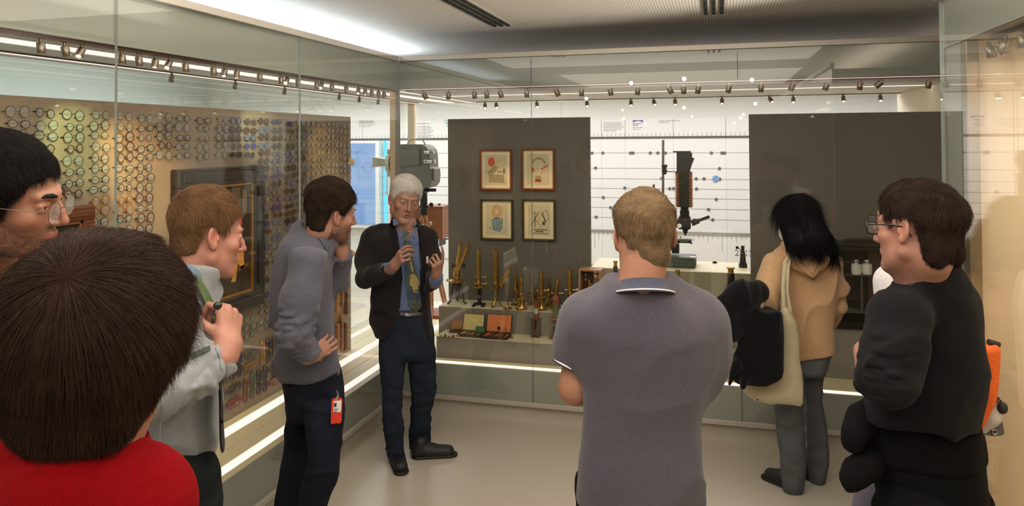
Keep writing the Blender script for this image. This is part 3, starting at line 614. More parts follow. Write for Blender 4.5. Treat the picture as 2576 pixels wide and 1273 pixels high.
# four framed botanical prints
px = lambda u, v, Y: onY(u, v, Y)
ink = [mat('print_ink', (120, 108, 92), .7), mat('print_red', (206, 84, 56), .7), mat('print_tan', (168, 148, 112), .7), mat('print_blue', (140, 160, 156), .7, var=(60, .2)), mat('print_brown', (96, 80, 56), .7), mat('print_buff', (206, 168, 122), .7)]
def disc(r, n=22, cx=0, cy=0, s=1): return [(cx+r*math.cos(2*math.pi*i/n), cy+r*s*math.sin(2*math.pi*i/n)) for i in range(n)]
def bar(x0, y0, x1, y1, w_):
    dx, dy = x1-x0, y1-y0; l_ = math.hypot(dx, dy); nx, ny = -dy/l_*w_/2, dx/l_*w_/2
    return [(x0+nx, y0+ny), (x0-nx, y0-ny), (x1-nx, y1-ny), (x1+nx, y1+ny)]
def arc(cx, cy, r, a0, a1, w_, n=12, s=1): 
    o = [(cx+(r+w_/2)*math.cos(a0+(a1-a0)*i/n), cy+(r+w_/2)*s*math.sin(a0+(a1-a0)*i/n)) for i in range(n+1)]
    return o+[(cx+(r-w_/2)*math.cos(a0+(a1-a0)*i/n), cy+(r-w_/2)*s*math.sin(a0+(a1-a0)*i/n)) for i in range(n, -1, -1)]
def framed_print(u0, v0, u1, v1, fm, label, deco):
    a, b_ = px(u0, v0, 5.53), px(u1, v1, 5.53); W_, H_ = b_[0]-a[0], a[2]-b_[2]
    t = empty('framed_print', (a[0], 5.549, b_[2]), 0, label, 'picture', 'framed prints on the dark panel')
    f = 0.014; b = MB()
    for lo, hi in (((0, -.026, 0), (W_, 0, f)), ((0, -.026, H_-f), (W_, 0, H_)), ((0, -.026, f), (f, 0, H_-f)), ((W_-f, -.026, f), (W_, 0, H_-f))): b.box(lo, hi, 0.003)
    b.build('frame', fm, t); g_ = MB()
    for lo, hi in (((f, -.018, f), (W_-f, -.01, f+.004)), ((f, -.018, H_-f-.004), (W_-f, -.01, H_-f)), ((f, -.018, f), (f+.004, -.01, H_-f)), ((W_-f-.004, -.018, f), (W_-f, -.01, H_-f))): g_.box(lo, hi)
    g_.build('gilt_edge', gold, t)
    MB().box((f, -.010, f), (W_-f, -.002, H_-f)).build('mount', mat('mount_cream', (240, 226, 190), .7), t)
    x0, x1, z0, z1 = W_*.17, W_*.83, H_*.14, H_*.87
    MB().box((x0, -.0112, z0), (x1, -.010, z1)).build('sheet', mat('sheet_paper', (214, 200, 160), .7, var=(30, .05)), t)
    for nm, ik, poly in deco:
        MB().prism([(x0+p[0]*(x1-x0), z0+p[1]*(z1-z0)) for p in poly], (0, -.0112, 0), (1, 0, 0), (0, 0, 1), (0, -.0005, 0)).build(nm, ink[ik], t)
redf = mat('frame_red', (122, 56, 28), 0.3); grf = mat('frame_green', (62, 60, 38), 0.35)
framed_print(1206, 376, 1288, 480, redf, 'red-framed botanical print with red disc, upper left on panel', [
    ('red_disc', 1, disc(.16, cx=.29, cy=.76)), ('pale_disc', 5, arc(.72, .74, .17, 0, 6.28, .02, 24)), ('tissue', 2, [(.1, .42), (.42, .62), (.5, .64), (.58, .58), (.55, .48), (.35, .34), (.17, .34)]),
    ('block', 2, [(.17, .08), (.17, .34), (.88, .34), (.88, .16), (.92, .1), (.84, .06)]), ('stem', 2, [(.58, .39), (.78, .39), (.78, .47), (.58, .47)]), ('bud', 0, [(.83, .38), (.93, .38), (.93, .5), (.88, .58), (.83, .5)]), ('heading', 0, [(.42, .965), (.56, .965), (.56, .975), (.42, .975)])])
framed_print(1311, 374, 1396, 480, redf, 'red-framed botanical print with curved root, upper right on panel', [
    ('root', 2, arc(.52, .62, .30, .25, 2.9, .09, 14, .8)), ('red_cut', 1, disc(.07, 12, .25, .48)), ('cut_frame', 5, arc(.25, .48, .1, 0, 6.28, .015, 12)), ('stalk', 0, bar(.62, .34, .8, .5, .015)), ('berry', 1, disc(.045, 10, .68, .52)), ('berry', 1, disc(.045, 10, .78, .57)), ('berry', 1, disc(.045, 10, .88, .61)),
    ('comb', 2, [(.37, .14), (.63, .14), (.63, .29), (.37, .29)]), ('comb_base', 1, [(.36, .08), (.64, .08), (.64, .16), (.36, .16)]), ('heading', 0, [(.1, .955), (.9, .955), (.9, .96), (.1, .96)])])
framed_print(1208, 501, 1291, 606, grf, 'green-framed print with wheel and blue cells, lower left on panel', [
    ('wheel', 5, arc(.5, .77, .155, 0, 6.28, .14, 26)), ('wheel_edge', 2, arc(.5, .77, .23, 0, 6.28, .012, 26)), ('cells', 3, [(.23, .5), (.4, .57), (.78, .54), (.76, .2), (.62, .08), (.42, .12), (.3, .16)]),
    ('cell_wall', 0, bar(.36, .14, .36, .54, .012)), ('cell_wall', 0, bar(.48, .12, .48, .55, .012)), ('cell_wall', 0, bar(.6, .1, .6, .55, .012)), ('cell_wall', 0, bar(.7, .16, .7, .54, .012)), ('label_mark', 3, [(.15, .16), (.24, .16), (.24, .25), (.15, .25)])])
framed_print(1313, 501, 1398, 608, grf, 'green-framed print with crossed stems and blades, lower right on panel', [
    ('blade', 4, bar(.15, .32, .5, .77, .03)), ('blade', 4, bar(.33, .26, .31, .77, .035)), ('blade', 2, bar(.28, .56, .6, .28, .03)), ('tendril', 0, arc(.3, .55, .2, -.6, 2.4, .012)), ('blade', 4, bar(.6, .72, .83, .44, .035)), ('blade', 4, bar(.66, .78, .78, .46, .03)), ('leaf', 0, arc(.62, .56, .32, -.2, 1.1, .025)), ('comb', 4, [(.65, .33), (.78, .33), (.78, .45), (.65, .45)]),
    ('twig', 0, bar(.25, .19, .87, .18, .035)), ('twig', 4, bar(.33, .13, .7, .12, .04)), ('twig', 4, bar(.25, .07, .9, .055, .02))])
# ------------------------------------------------------------------ brass instruments
brass = mat('brass', (186, 146, 70), 0.24, metal=0.95, var=(14, 0.22)); brass2 = mat('brass_bright', (226, 178, 84), 0.2, metal=0.95); iron = mat('iron_black', (34, 32, 30), 0.4, metal=0.3)
wood = mat('wood_red', (134, 70, 40), 0.45, var=(10, 0.2, (1, 1, 6))); wood2 = mat('wood_tan', (170, 116, 70), 0.5, var=(8, 0.18, (6, 1, 1))); dwood = mat('wood_dark', (74, 42, 28), 0.4, var=(10, .2))
def tubeprof(r, h, rim=0.0025, bands_=(0.0, 0.55, 1.0)):
    p = [(0.0005, 0)]; 
    for i, t in enumerate(bands_):
        z = t*h; z = min(max(z, 0.003), h-0.003); p += [(r if i else r+rim, z-0.003), (r+rim, z-0.003), (r+rim, z+0.003), (r, z+0.003)]
    return p+[(r*0.7, h), (r*0.7, h-0.002), (0.0005, h-0.002)]
def part(name, b, mt, t, sm=35): return b.build(name, mt, t, sm)
def knob(b, a, c, r): a = Vector(a); c = Vector(c); b.cyl(a, c, r*0.28, n=8); d = (c-a).normalized(); b.cyl(c-d*r*0.25, c+d*r*0.25, r, n=16); return b
def scope(u, v, label, h, r=0.016, kind='column', base='horseshoe', dark=False, lean=0.0, dy=0.0, stage=0.05, knobs=1, z=0.70):
    p = onZ(u, v, z); t = empty('brass_microscope', (p[0], p[1]+dy, z), random.uniform(-.4, .4), label, 'microscope', 'antique microscopes on the podium')
    m1 = brass; b = MB()
    if base == 'horseshoe':
        for s in (-1, 1): b.box((s*0.035-0.011, -0.05, 0), (s*0.035+0.011, 0.035, 0.013), 0.003)
        b.box((-0.046, 0.02, 0), (0.046, 0.042, 0.014), 0.003); b.box((-0.014, 0.012, 0.01), (0.014, 0.034, h*0.30), 0.003)
    elif base == 'drum': b.lathe([(0.001, 0), (0.045, 0), (0.047, 0.006), (0.034, 0.013), (0.030, 0.02), (0.029, h*0.3), (0.034, h*0.3+.004), (0.034, h*.3+.01), (0.001, h*.3+.01)], n=24)
    elif base == 'tripod':
        for k in range(3): a = 2*math.pi*k/3+0.5; b.tube([(0.068*math.cos(a), 0.068*math.sin(a), 0.006), (0.04*math.cos(a), 0.04*math.sin(a), 0.012), (0.008*math.cos(a), 0.008*math.sin(a), 0.05)], [0.007, 0.006, 0.010], 8)
        b.cyl((0, 0, 0.04), (0, 0.0, h*0.3), 0.012, n=12)
    else: b.lathe([(0.001, 0), (0.040, 0), (0.042, 0.005), (0.020, 0.014), (0.009, 0.03), (0.007, h*0.3), (0.001, h*0.3)], n=20)
    part('base', b, iron if dark or base == 'horseshoe' and knobs > 1 else brass, t)
    b = MB(); b.cyl((0, 0.022, h*0.26), (0, 0.022, h*0.62), 0.010, n=12).box((-0.008, -0.002, h*0.55), (0.008, 0.03, h*0.60), 0.002).ell((0, 0.022, h*0.635), (0.011, 0.011, 0.008), 12, 6)
    part('limb', b, brass, t)
    b = MB().lathe([(0.001, 0), (stage*0.8, 0), (stage*0.8, 0.005), (0.001, 0.005)], o=(0, -0.004, h*0.33), n=20).box((-stage*.75, -stage*.6, h*.33+.005), (stage*.75, stage*.5, h*.33+.009), 0.001)
    for s in (-1, 1): b.box((s*.02-.003, -.03, h*.33+.009), (s*.02+.003, .01, h*.33+.012))
    part('stage', b, iron if dark else brass, t)
    b = MB().lathe([(0.001, 0), (0.018, 0.001), (0.019, 0.004), (0.001, 0.006)], o=(0, -0.006, h*0.16), axis=(0, -0.6, 0.8), n=16).tube([(-0.02, -0.004, h*.17), (0, 0.004, h*.135), (0.02, -0.004, h*.17)], 0.002, 6)
    part('mirror', b, mat('mirror_glass', (190, 190, 180), 0.08, metal=0.9), t)
    ax = Vector((math.sin(lean), 0, math.cos(lean))); o0 = Vector((0, -0.004, h*0.37))
    b = MB().lathe([(0.001, 0), (0.006, 0.001), (0.008, 0.012), (0.012, 0.02), (0.012, 0.035), (0.001, 0.036)], o=o0, axis=ax, n=16)
    part('objective', b, brass2, t)
    b = MB().lathe(tubeprof(r, h*0.63-0.075), o=o0+ax*0.034, axis=ax, n=20); part('body_tube', b, iron if dark else brass, t)
    b = MB().lathe([(0.001, 0), (r*0.8, 0), (r*0.8, 0.03), (r*1.12, 0.032), (r*1.12, 0.040), (r*.5, 0.041), (0.001, 0.039)], o=o0+ax*(h*0.63-0.041), axis=ax, n=20); part('eyepiece', b, brass2, t)
    for k in range(knobs):
        b = knob(MB(), (0, 0.02, h*(.5-.12*k)), (0.055, 0.02, h*(.5-.12*k)), 0.016); b = knob(b, (0, 0.02, h*(.5-.12*k)), (-0.03, 0.02, h*(.5-.12*k)), 0.012); part('focus_knob', b, brass, t)
    return t
# binocular microscope on black legs
p = onZ(1140, 769, .70); t = empty('brass_microscope', (p[0], 5.42, .70), 0.1, 'binocular brass microscope with splayed eyetubes on black claw legs', 'microscope', 'antique microscopes on the podium')
b = MB()
for k in range(3): a = 2*math.pi*k/3-2.4; b.tube([(0.082*math.cos(a), 0.082*math.sin(a), 0.007), (0.06*math.cos(a), 0.06*math.sin(a), 0.02), (0.045*math.cos(a), 0.045*math.sin(a), 0.10), (0.03*math.cos(a), 0.03*math.sin(a), 0.16)], [0.009, 0.008, 0.009, 0.014], 8)
b.cyl((0, 0, 0.06), (0, 0, 0.165), 0.018, 0.022); part('legs', b, iron, t)
b = MB().lathe([(0.001, 0), (0.05, 0), (0.060, 0.008), (0.060, 0.018), (0.05, 0.024), (0.03, 0.026), (0.001, 0.026)], o=(0, 0, 0.162), n=28); knob(b, (-0.05, 0, .175), (-0.078, 0, .175), .012); part('stage', b, brass, t)
b = MB().lathe([(0.001, 0), (0.02, 0), (0.022, 0.02), (0.03, 0.03), (0.03, 0.045), (0.018, 0.05), (0.001, 0.05)], o=(0, 0, 0.188), n=20).box((-.022, -.018, .23), (.022, .018, .262), .003); part('nosepiece', b, brass, t)
for s, e in ((-1, (0.035, 0, 0.475)), (1, (0.098, 0, 0.465))):
    o0 = Vector((0.002+s*0.006, 0.0, 0.255)); d = Vector(e)-o0; L_ = d.length; bt_ = MB().lathe(tubeprof(.013, L_-.04), o=o0, axis=d, n=18); part('eye_tube', bt_, brass2, t)
    part('eyepiece', MB().lathe([(.001, 0), (.011, 0), (.011, .03), (.0165, .032), (.0165, .042), (.001, .042)], o=o0+d*((L_-.04)/L_), axis=d, n=18), brass, t)
b = knob(MB(), (-.02, 0, .29), (.055, 0, .29), .019); knob(b, (0, 0, .29), (-.032, 0, .29), .017); part('focus_knob', b, iron, t)
scope(1205, 769, 'tall single-tube brass microscope, second from the left on upper shelf', 0.425, 0.0155, knobs=2, stage=.055)
scope(1248, 771, 'tallest thick-tubed brass microscope, third from the left on upper shelf', 0.43, 0.021, base='tripod', knobs=1)
p = onZ(1277, 777, .70); t = empty('brass_telescope', (p[0], p[1], .70), 0, 'small inclined brass telescope on slender rod stand', 'telescope')
part('stand', MB().lathe([(.001, 0), (.036, 0), (.036, .004), (.014, .014), (.006, .026), (.0045, .03), (.0045, .20), (.008, .205), (.001, .21)], n=20), brass, t)
part('tube', MB().lathe(tubeprof(.0145, .15), o=(-.05, 0, .165), axis=(.35, 0, .72), n=18), brass, t); part('yoke', MB().tube([(0, .0, .2), (.012, 0, .23), (.006, 0, .26)], .004, 8), iron, t)
scope(1298, 767, 'slim coppery microscope with dark foot standing behind the drum one', 0.27, 0.010, base='disc', knobs=0, stage=.045)
scope(1312, 778, 'drum-based dark microscope with two-step brass tube', 0.245, 0.014, base='drum', knobs=0, stage=.045)
scope(1339, 769, 'thin brown-tubed microscope partly behind the glass joint', 0.255, 0.0095, base='horseshoe', knobs=0)
scope(1362, 779, 'brass microscope with flared collar, just right of the glass joint', 0.275, 0.015, base='drum', knobs=1, stage=.05)
scope(1381, 770, 'thinnest plain brass tube microscope standing at rear', 0.25, 0.0075, base='disc', knobs=0, stage=.035)
scope(1397, 779, 'short tilted brass microscope with coppery tube above the glass-barrelled one', 0.235, 0.0145, base='tripod', lean=.16, knobs=1)
scope(1434, 784, 'heavy green-brass microscope beside the open mahogany box', 0.31, 0.018, base='horseshoe', dark=False, knobs=1, stage=.045)
scope(1549, 800, 'black-tubed brass microscope half hidden behind the polo-shirt man', 0.40, 0.015, dark=True, dy=.02, knobs=1)
scope(1706, 806, 'black-tubed microscope with gilt top right of the polo-shirt man', 0.35, 0.0155, dark=True, knobs=2)
scope(1840, 815, 'black microscope with copper eyepiece left of the black coat', 0.385, 0.024, dark=True, knobs=1)
# small wooden stacked microscope
p = onZ(1447, 785, .70); t = empty('wooden_microscope', (p[0], p[1], .70), 0, 'small turned wooden microscope with brass finial near mahogany box', 'microscope')
part('body', MB().lathe([(.001, 0), (.032, 0), (.032, .045), (.026, .05), (.028, .055), (.022, .08), (.026, .084), (.016, .1), (.016, .11), (.001, .112)], n=22), wood, t); part('finial', MB().lathe([(.001, 0), (.008, 0), (.004, .01), (.008, .02), (.001, .03)], o=(0, 0, .11), n=12), brass2, t)
# open mahogany box with microscope inside
p = onZ(1463, 776, .70); q = onY(1519, 672, p[1]+.03); Wb = q[0]-p[0]; Hb = q[2]-.70
t = empty('instrument_box', (p[0], 5.36, .70), -0.05, 'upright open mahogany box fitted with a brass microscope', 'box')
part('case', MB().box((0, .12, 0), (Wb, .13, Hb), .001).box((0, 0, 0), (.011, .12, Hb), .001).box((Wb-.011, 0, 0), (Wb, .12, Hb), .001).box((.011, 0, Hb-.011), (Wb-.011, .12, Hb), .001).box((.011, 0, 0), (Wb-.011, .12, .011), .001), wood2, t)
part('lining', MB().box((.011, .11, .011), (Wb-.011, .12, Hb-.011)), dwood, t); cx = Wb*.4
part('body_tube', MB().lathe(tubeprof(.009, .12), o=(cx, .06, Hb-.2), n=16).lathe([(.001, 0), (.013, 0), (.015, .03), (.012, .05), (.001, .05)], o=(cx, .06, Hb-.225), n=16), brass2, t)
part('limb', MB().cyl((Wb*.75, .06, Hb*.35), (Wb*.75, .06, Hb*.68), .009).box((cx, .054, Hb*.62), (Wb*.75, .066, Hb*.65)).cyl((Wb*.75, .06, Hb*.68), (Wb*.75, .06, Hb*.72), .014), brass2, t)
part('stage', MB().box((Wb*.15, .03, Hb*.36), (Wb*.7, .09, Hb*.375), .001).box((Wb*.2, .03, .02), (Wb*.26, .09, Hb*.36)), iron, t); part('mirror', MB().ell((cx, .05, Hb*.14), (.022, .008, .022)), brass, t)
for i in range(4): part('lens_mount', MB().lathe([(.001, 0), (.0135, 0), (.0135, .004), (.009, .006), (.001, .005)], o=(Wb*(.62+.19*(i % 2)), .10, Hb*(.92-.12*(i//2))), axis=(0, -1, 0), n=16), brass2, t)
for i in range(3): part('spare_lens', MB().lathe([(.001, 0), (.012, 0), (.012, .003), (.006, .005), (.001, .005)], o=(Wb*.16, .10, Hb*(.92-.11*i)), axis=(0, -1, 0), n=16), wire[2], t)
# lower shelf: lantern, glass-barrelled microscope, open cases, tools
p = onZ(1347, 849, .524); t = empty('lantern_box', (p[0], p[1]+.03, .524), 0, 'tall dark wooden lantern box with pale collar at the glass joint', 'lantern')
part('body', MB().box((-.034, -.034, 0), (.034, .034, .012), .002).box((-.029, -.029, .012), (.029, .029, .12), .001).box((-.035, -.035, .12), (.035, .035, .13), .002), dwood, t)
part('door_knob', MB().ell((0, -.033, .07), .005), iron, t); part('chimney', MB().lathe([(.001, 0), (.018, 0), (.016, .03), (.020, .034), (.001, .036)], o=(0, 0, .13), n=16), wood, t)
part('collar', MB().lathe([(.001, 0), (.015, 0), (.015, .04), (.001, .04)], o=(0, 0, .165), n=16), mat('collar_pale', (190, 180, 160), .5), t); part('cap', MB().lathe([(.001, 0), (.014, 0), (.014, .05), (.001, .05)], o=(0, 0, .205), n=16), wood, t)
p = onZ(1396, 855, .524); t = empty('wooden_microscope', (p[0], p[1]+.04, .524), 0, 'round-footed wooden microscope with green glass barrel on lower shelf', 'microscope')
part('foot', MB().lathe([(.001, 0), (.052, 0), (.055, .006), (.053, .018), (.001, .019)], n=26), wood, t); part('leg', MB().cyl((.035, -.02, .018), (.026, -.015, .135), .004), wood, t)
part('leg', MB().cyl((-.035, -.02, .018), (-.026, -.015, .135), .004), wood, t); part('leg', MB().cyl((0, .04, .018), (0, .03, .135), .004), wood, t)
part('collar', MB().lathe([(.001, 0), (.036, 0), (.042, .008), (.036, .017), (.001, .018)], o=(0, 0, .133), n=26), wood, t); part('barrel', MB().lathe([(.001, 0), (.02, 0), (.021, .1), (.001, .1)], o=(0, 0, .15), n=22), mat('green_vellum', (96, 104, 70), .3), t)
part('head', MB().lathe([(.001, 0), (.026, 0), (.028, .01), (.024, .014), (.028, .03), (.02, .05), (.014, .055), (.001, .056)], o=(0, 0, .25), n=22), wood, t); part('mirror', MB().ell((0, -.01, .07), (.022, .008, .024)).cyl((0, 0, .02), (0, 0, .05), .008), iron, t)
def open_box(u, v, wd, dp, hh, lidh, outer, inner, lab, fill, lean=0.35):
    p = onZ(u, v, .524); t = empty('instrument_case', (p[0], min(p[1], 5.285-dp-(lidh*math.sin(lean)+.012)), .524), 0.0, lab, 'case')
    part('tray', MB().box((0, 0, 0), (wd, dp, .004)).box((0, 0, .004), (wd, .004, hh)).box((0, dp-.004, .004), (wd, dp, hh)).box((0, .004, .004), (.004, dp-.004, hh)).box((wd-.004, .004, .004), (wd, dp-.004, hh)), outer, t)
    part('tray_lining', MB().box((.004, .004, .004), (wd-.004, dp-.004, hh*.6)), inner, t)
    c, s = math.cos(lean), math.sin(lean); b = MB(); b.T = Matrix.Translation((0, dp, hh)) @ Matrix.Rotation(-lean, 4, 'X')
    b.box((0, 0, 0), (wd, .012, lidh)); part('lid', b, outer, t); b2 = MB(); b2.T = b.T; b2.box((.005, -.003, .005), (wd-.005, 0, lidh-.005), .001); part('lid_lining', b2, inner, t)
    for i in range(fill): x = wd*(.12+.8*i/max(fill, 1)); part('tool', MB().cyl((x, dp*.25, hh*.75), (x+wd*.05, dp*.8, hh*.8), .004, .006, 8).ell((x+wd*.05, dp*.8, hh*.85), .007), (brass2, wire[2], iron)[i % 3], t)
    return t
open_box(1163, 838, .165, .10, .022, .125, mat('case_leather', (70, 56, 42), .6), mat('cream_silk', (206, 186, 120), .5, bump=(22, .8), var=(20, .08)), 'open case with wrinkled cream silk lining on lower shelf', 5)
open_box(1224, 841, .19, .11, .024, .13, mat('case_dark', (60, 40, 28), .5), mat('orange_velvet', (206, 118, 66), .7, bump=(30, .3), var=(18, .08)), 'open case lined in orange velvet on lower shelf', 6)
open_box(1189, 849, .075, .06, .018, .05, iron, mat('green_velvet', (54, 96, 50), .7), 'tiny open case with green lining before the cream one', 2, .5)
p = onZ(1100, 833, .524); t = empty('instrument_case', (-1.93, 5.22, .524), 0, 'long low wooden case leaning open at the shelf corner', 'case')
part('tray', MB().box((0, 0, 0), (.17, .06, .012), .002), dwood, t); b = MB(); b.T = Matrix.Translation((0, .06, .01)) @ Matrix.Rotation(-.3, 4, 'X'); b.box((0, 0, 0), (.17, .01, .07), .002); part('lid', b, wood2, t)
for i in range(4): part('tool', MB().cyl((.01+.035*i, .01, .016), (.04+.035*i, .05, .018), .003, n=8), brass, t)
for i, (u, v, lab) in enumerate(((1120, 848, 'small dark jointed brass tool nearest the shelf corner'), (1140, 849, 'dark brass tool with cross arm on lower shelf'), (1160, 847, 'thin brass rod tool pointing at green case'), (1228, 847, 'tiny dark metal cap before the orange case'))):
    p = onZ(u, v, .524); t = empty('brass_tool', (p[0], p[1], .524), .2*i, lab, 'tool')
    part('rod', MB().cyl((-.03, 0, .006), (.03, .005, .006), .003, n=8), brass, t); part('joint', MB().cyl((0, 0, 0), (0, 0, .02-.004*i), .007, n=10).ell((-.03, 0, .007), .006), iron, t)
for i, (u, v, lab) in enumerate(((1255, 849, 'small stand with round magnifier on lower shelf'), (1272, 850, 'small turned stand beside the round magnifier'), (1286, 850, 'slim glass-topped stand, third of the small stands'))):
    p = onZ(u, v, .524); t = empty('lens_stand', (p[0], p[1], .524), 0, lab, 'stand')
    part('foot', MB().lathe([(.001, 0), (.015, 0), (.012, .005), (.003, .01), (.0025, .06), (.001, .06)], n=14), (brass, wood, wire[2])[i], t)
    part('lens', MB().lathe([(.001, -.003), (.013 if i == 0 else .006, -.003), (.013 if i == 0 else .006, .003), (.001, .003)], o=(0, 0, .068), axis=(0, 1, 0), n=16) if i == 0 else MB().ell((0, 0, .068), (.006, .006, .012)), (dwood, wood, wire[2])[i], t)
p = onZ(1820, 897, .524); t = empty('wooden_box', (p[0]-.03, 5.2, .524), 0, 'small wooden box with brass plate below the black coat', 'box')
part('body', MB().box((0, 0, 0), (.085, .07, .04), .003), wood, t); part('lid', MB().box((-.001, -.001, .04), (.086, .071, .056), .003), wood2, t); part('plate', MB().box((.03, -.002, .02), (.055, 0, .035)), brass, t)
# ------------------------------------------------------------------ large photo-microscope on the middle shelf
YM = 5.80; G = lambda u, v, dy=0: Vector(onY(u, v, YM+dy))
t = empty('photo_microscope', (0, 0, 0), 0, 'large black photographic microscope with orange-edged bellows on middle shelf', 'microscope')
blk2 = mat('enamel_black', (38, 38, 36), .35); chrome = mat('chrome_rod', (190, 186, 180), .2, metal=.9); gg = mat('enamel_green', (74, 82, 74), .4)
def pbox(b, u0, v0, u1, v1, y0, y1, bev=.003):
    a, c = G(u0, v0), G(u1, v1); b.box((a.x, YM+y0, c.z), (c.x, YM+y1, a.z), bev); return b
a, c = G(1662, 634), G(1752, 682); part('base', MB().box((a.x-.10, YM-.13, .995), (c.x, YM+.10, a.z-.02), .012), gg, t)
part('base_plate', MB().ell((G(1737, 0).x, YM-.05, a.z-.02), (.03, .02, .003)), chrome, t)
part('rod', MB().cyl(G(1668, 352, .08), G(1668, 640, .08), .0105, n=14), chrome, t)
b = MB(); pbox(b, 1663, 415, 1677, 422, .05, .11); pbox(b, 1665, 422, 1675, 440, .06, .10); pbox(b, 1663, 428, 1677, 432, .04, .115); pbox(b, 1664, 495, 1677, 506, .05, .11); part('clamp', b, blk2, t)
b = MB(); b.cyl(G(1676, 432, .06), G(1702, 432, .03), .004, n=8).cyl(G(1676, 515, .06), G(1706, 515, .03), .004, n=8); part('arm', b, chrome, t)
b = MB(); q = [(1703, 382), (1735, 382), (1741, 385), (1741, 396), (1747, 398), (1740, 416), (1735, 433), (1703, 433)]
o0 = G(1700, 433); b.prism([((G(u, v).x-o0.x), (G(u, v).z-o0.z)) for u, v in q][::-1], (o0.x, YM-.06, o0.z), (1, 0, 0), (0, 0, 1), (0, .12, 0)); pbox(b, 1694, 380, 1738, 383, -.065, .065, .001); part('camera_head', b, blk2, t)
a, c = G(1701, 434), G(1742, 518); n_ = 17; b = MB(); b1 = MB()
for k in range(n_):
    z0 = c.z+(a.z-c.z)*k/n_; z1 = c.z+(a.z-c.z)*(k+1)/n_; zm = (z0+z1)/2; s = .006
    for bb, ya, yb, xa, xb in ((b, YM-.062, YM+.062, a.x+.006, c.x-.006),):
        bb.add([(xa, ya, z0), (xb, ya, z0), (xb, yb, z0), (xa, yb, z0), (xa-s, ya-s, zm), (xb+s, ya-s, zm), (xb+s, yb+s, zm), (xa-s, yb+s, zm), (xa, ya, z1), (xb, ya, z1), (xb, yb, z1), (xa, yb, z1)],
               [(0, 1, 5, 4), (1, 2, 6, 5), (2, 3, 7, 6), (3, 0, 4, 7), (4, 5, 9, 8), (5, 6, 10, 9), (6, 7, 11, 10), (7, 4, 8, 11)])
    b1.box((a.x-.006, YM-.0705, zm-.0045), (a.x+.022, YM-.062, zm+.0035)).box((c.x-.022, YM-.0705, zm-.0045), (c.x+.006, YM-.062, zm+.0035)).box((a.x-.002, YM-.06, zm-.0035), (a.x+.002, YM+.05, zm+.0035))
b.mi = 0; part('bellows', b, mat('bellows_black', (74, 73, 58), .6), t, None)
part('bellows_edge', b1, mat('bellows_orange', (206, 112, 48), .6), t, None)
b = MB(); pbox(b, 1700, 432, 1741, 436, -.07, .07, .001); pbox(b, 1703, 516, 1742, 520, -.07, .07, .001); part('bellows_frame', b, blk2, t)
b = MB(); a = G(1722, 520); b.lathe([(.001, 0), (.042, 0), (.042, .02), (.036, .022), (.036, .06), (.03, .062), (.03, .09), (.001, .09)], o=(a.x, YM, a.z-.09), n=22); pbox(b, 1706, 545, 1738, 576, -.05, .05, .008); pbox(b, 1700, 552, 1710, 572, -.03, .03, .004)
part('body', b, blk2, t)
part('focus_knob', MB().cyl(G(1709, 568, -.05), G(1709, 568, -.075), .017, n=18), chrome, t)
a = G(1724, 576); part('objective', MB().lathe([(.001, 0), (.006, .001), (.008, .012), (.016, .02), (.018, .035), (.022, .037), (.022, .05), (.001, .05)], o=(a.x, YM, a.z-.05), n=18), blk2, t)
b = MB(); b.cyl(G(1740, 562), G(1752, 558), .024, .02, 16); b.cyl(G(1748, 558, -.025), G(1785, 545, -.025), .013, .012, 16); b.cyl(G(1748, 558, .03), G(1785, 545, .03), .013, .012, 16); b.box(tuple(G(1742, 563, -.035)), tuple(G(1760, 549, .04)), .004); part('eyepiece', b, blk2, t)
b = MB(); pbox(b, 1697, 598, 1742, 602, -.07, .05, .002); pbox(b, 1710, 602, 1732, 608, -.04, .04); part('stage', b, mat('stage_grey', (150, 150, 140), .3, metal=.6), t)
b = MB(); pbox(b, 1700, 604, 1740, 611, -.03, .03); pbox(b, 1690, 612, 1709, 636, -.04, .04); b.cyl(G(1733, 608), G(1741, 613), .006); pbox(b, 1676, 560, 1700, 632, .02, .08, .004); part('stand', b, blk2, t)
part('stage_knob', MB().cyl(G(1697, 605, -.06), G(1697, 605, -.08), .017, n=18).ell(tuple(G(1712, 597, -.05)), .008), chrome, t)
b = MB(); a = G(1632, 495, .05); b.lathe([(.001, 0), (.085, 0), (.088, .02), (.088, .075), (.084, .085), (.07, .095), (.03, .105), (.001, .106)], o=(a.x, YM+.08, a.z-.04), n=28); b.cyl((a.x+.037, YM+.08, a.z+.06), (a.x+.037, YM+.08, a.z+.095), .008).cyl((a.x, YM+.08, .995), (a.x, YM+.08, a.z-.04), .03); part('lamp_housing', b, mat('housing_grey', (78, 76, 74), .35, metal=.4), t)
# small instruments on the middle shelf
a = onZ(1869, 672, .995); t = empty('pocket_microscope', (a[0], a[1], .995), 0, 'little black microscope in front of the year numerals', 'microscope')
part('base', MB().box((-.03, -.03, 0), (.03, .03, .03), .004), iron, t); part('body', MB().lathe([(.001, 0), (.024, 0), (.02, .05), (.016, .09), (.001, .09)], o=(0, 0, .03), n=16), iron, t)
part('stage', MB().lathe([(.001, 0), (.04, 0), (.045, .003), (.001, .004)], o=(.01, 0, .105), n=18), chrome, t); part('eyepiece', MB().cyl((0, 0, .10), (0, 0, .16), .011, .013, 14), iron, t)
part('mirror', MB().box((-.05, -.01, .135), (-.03, .01, .155), .002).cyl((-.03, 0, .145), (-.01, 0, .12), .003, n=8), iron, t)
a = onZ(1798, 670, .995); t = empty('domed_weight', (a[0], 5.95, .995), 0, 'tiny dark domed cap at the back of middle shelf', 'weight'); part('dome', MB().lathe([(.001, .018), (.01, .016), (.017, .008), (.018, 0), (.001, 0)], n=16), iron, t); part('rim', MB().lathe([(.001, 0), (.021, 0), (.021, .003), (.001, .003)], n=16), chrome, t)
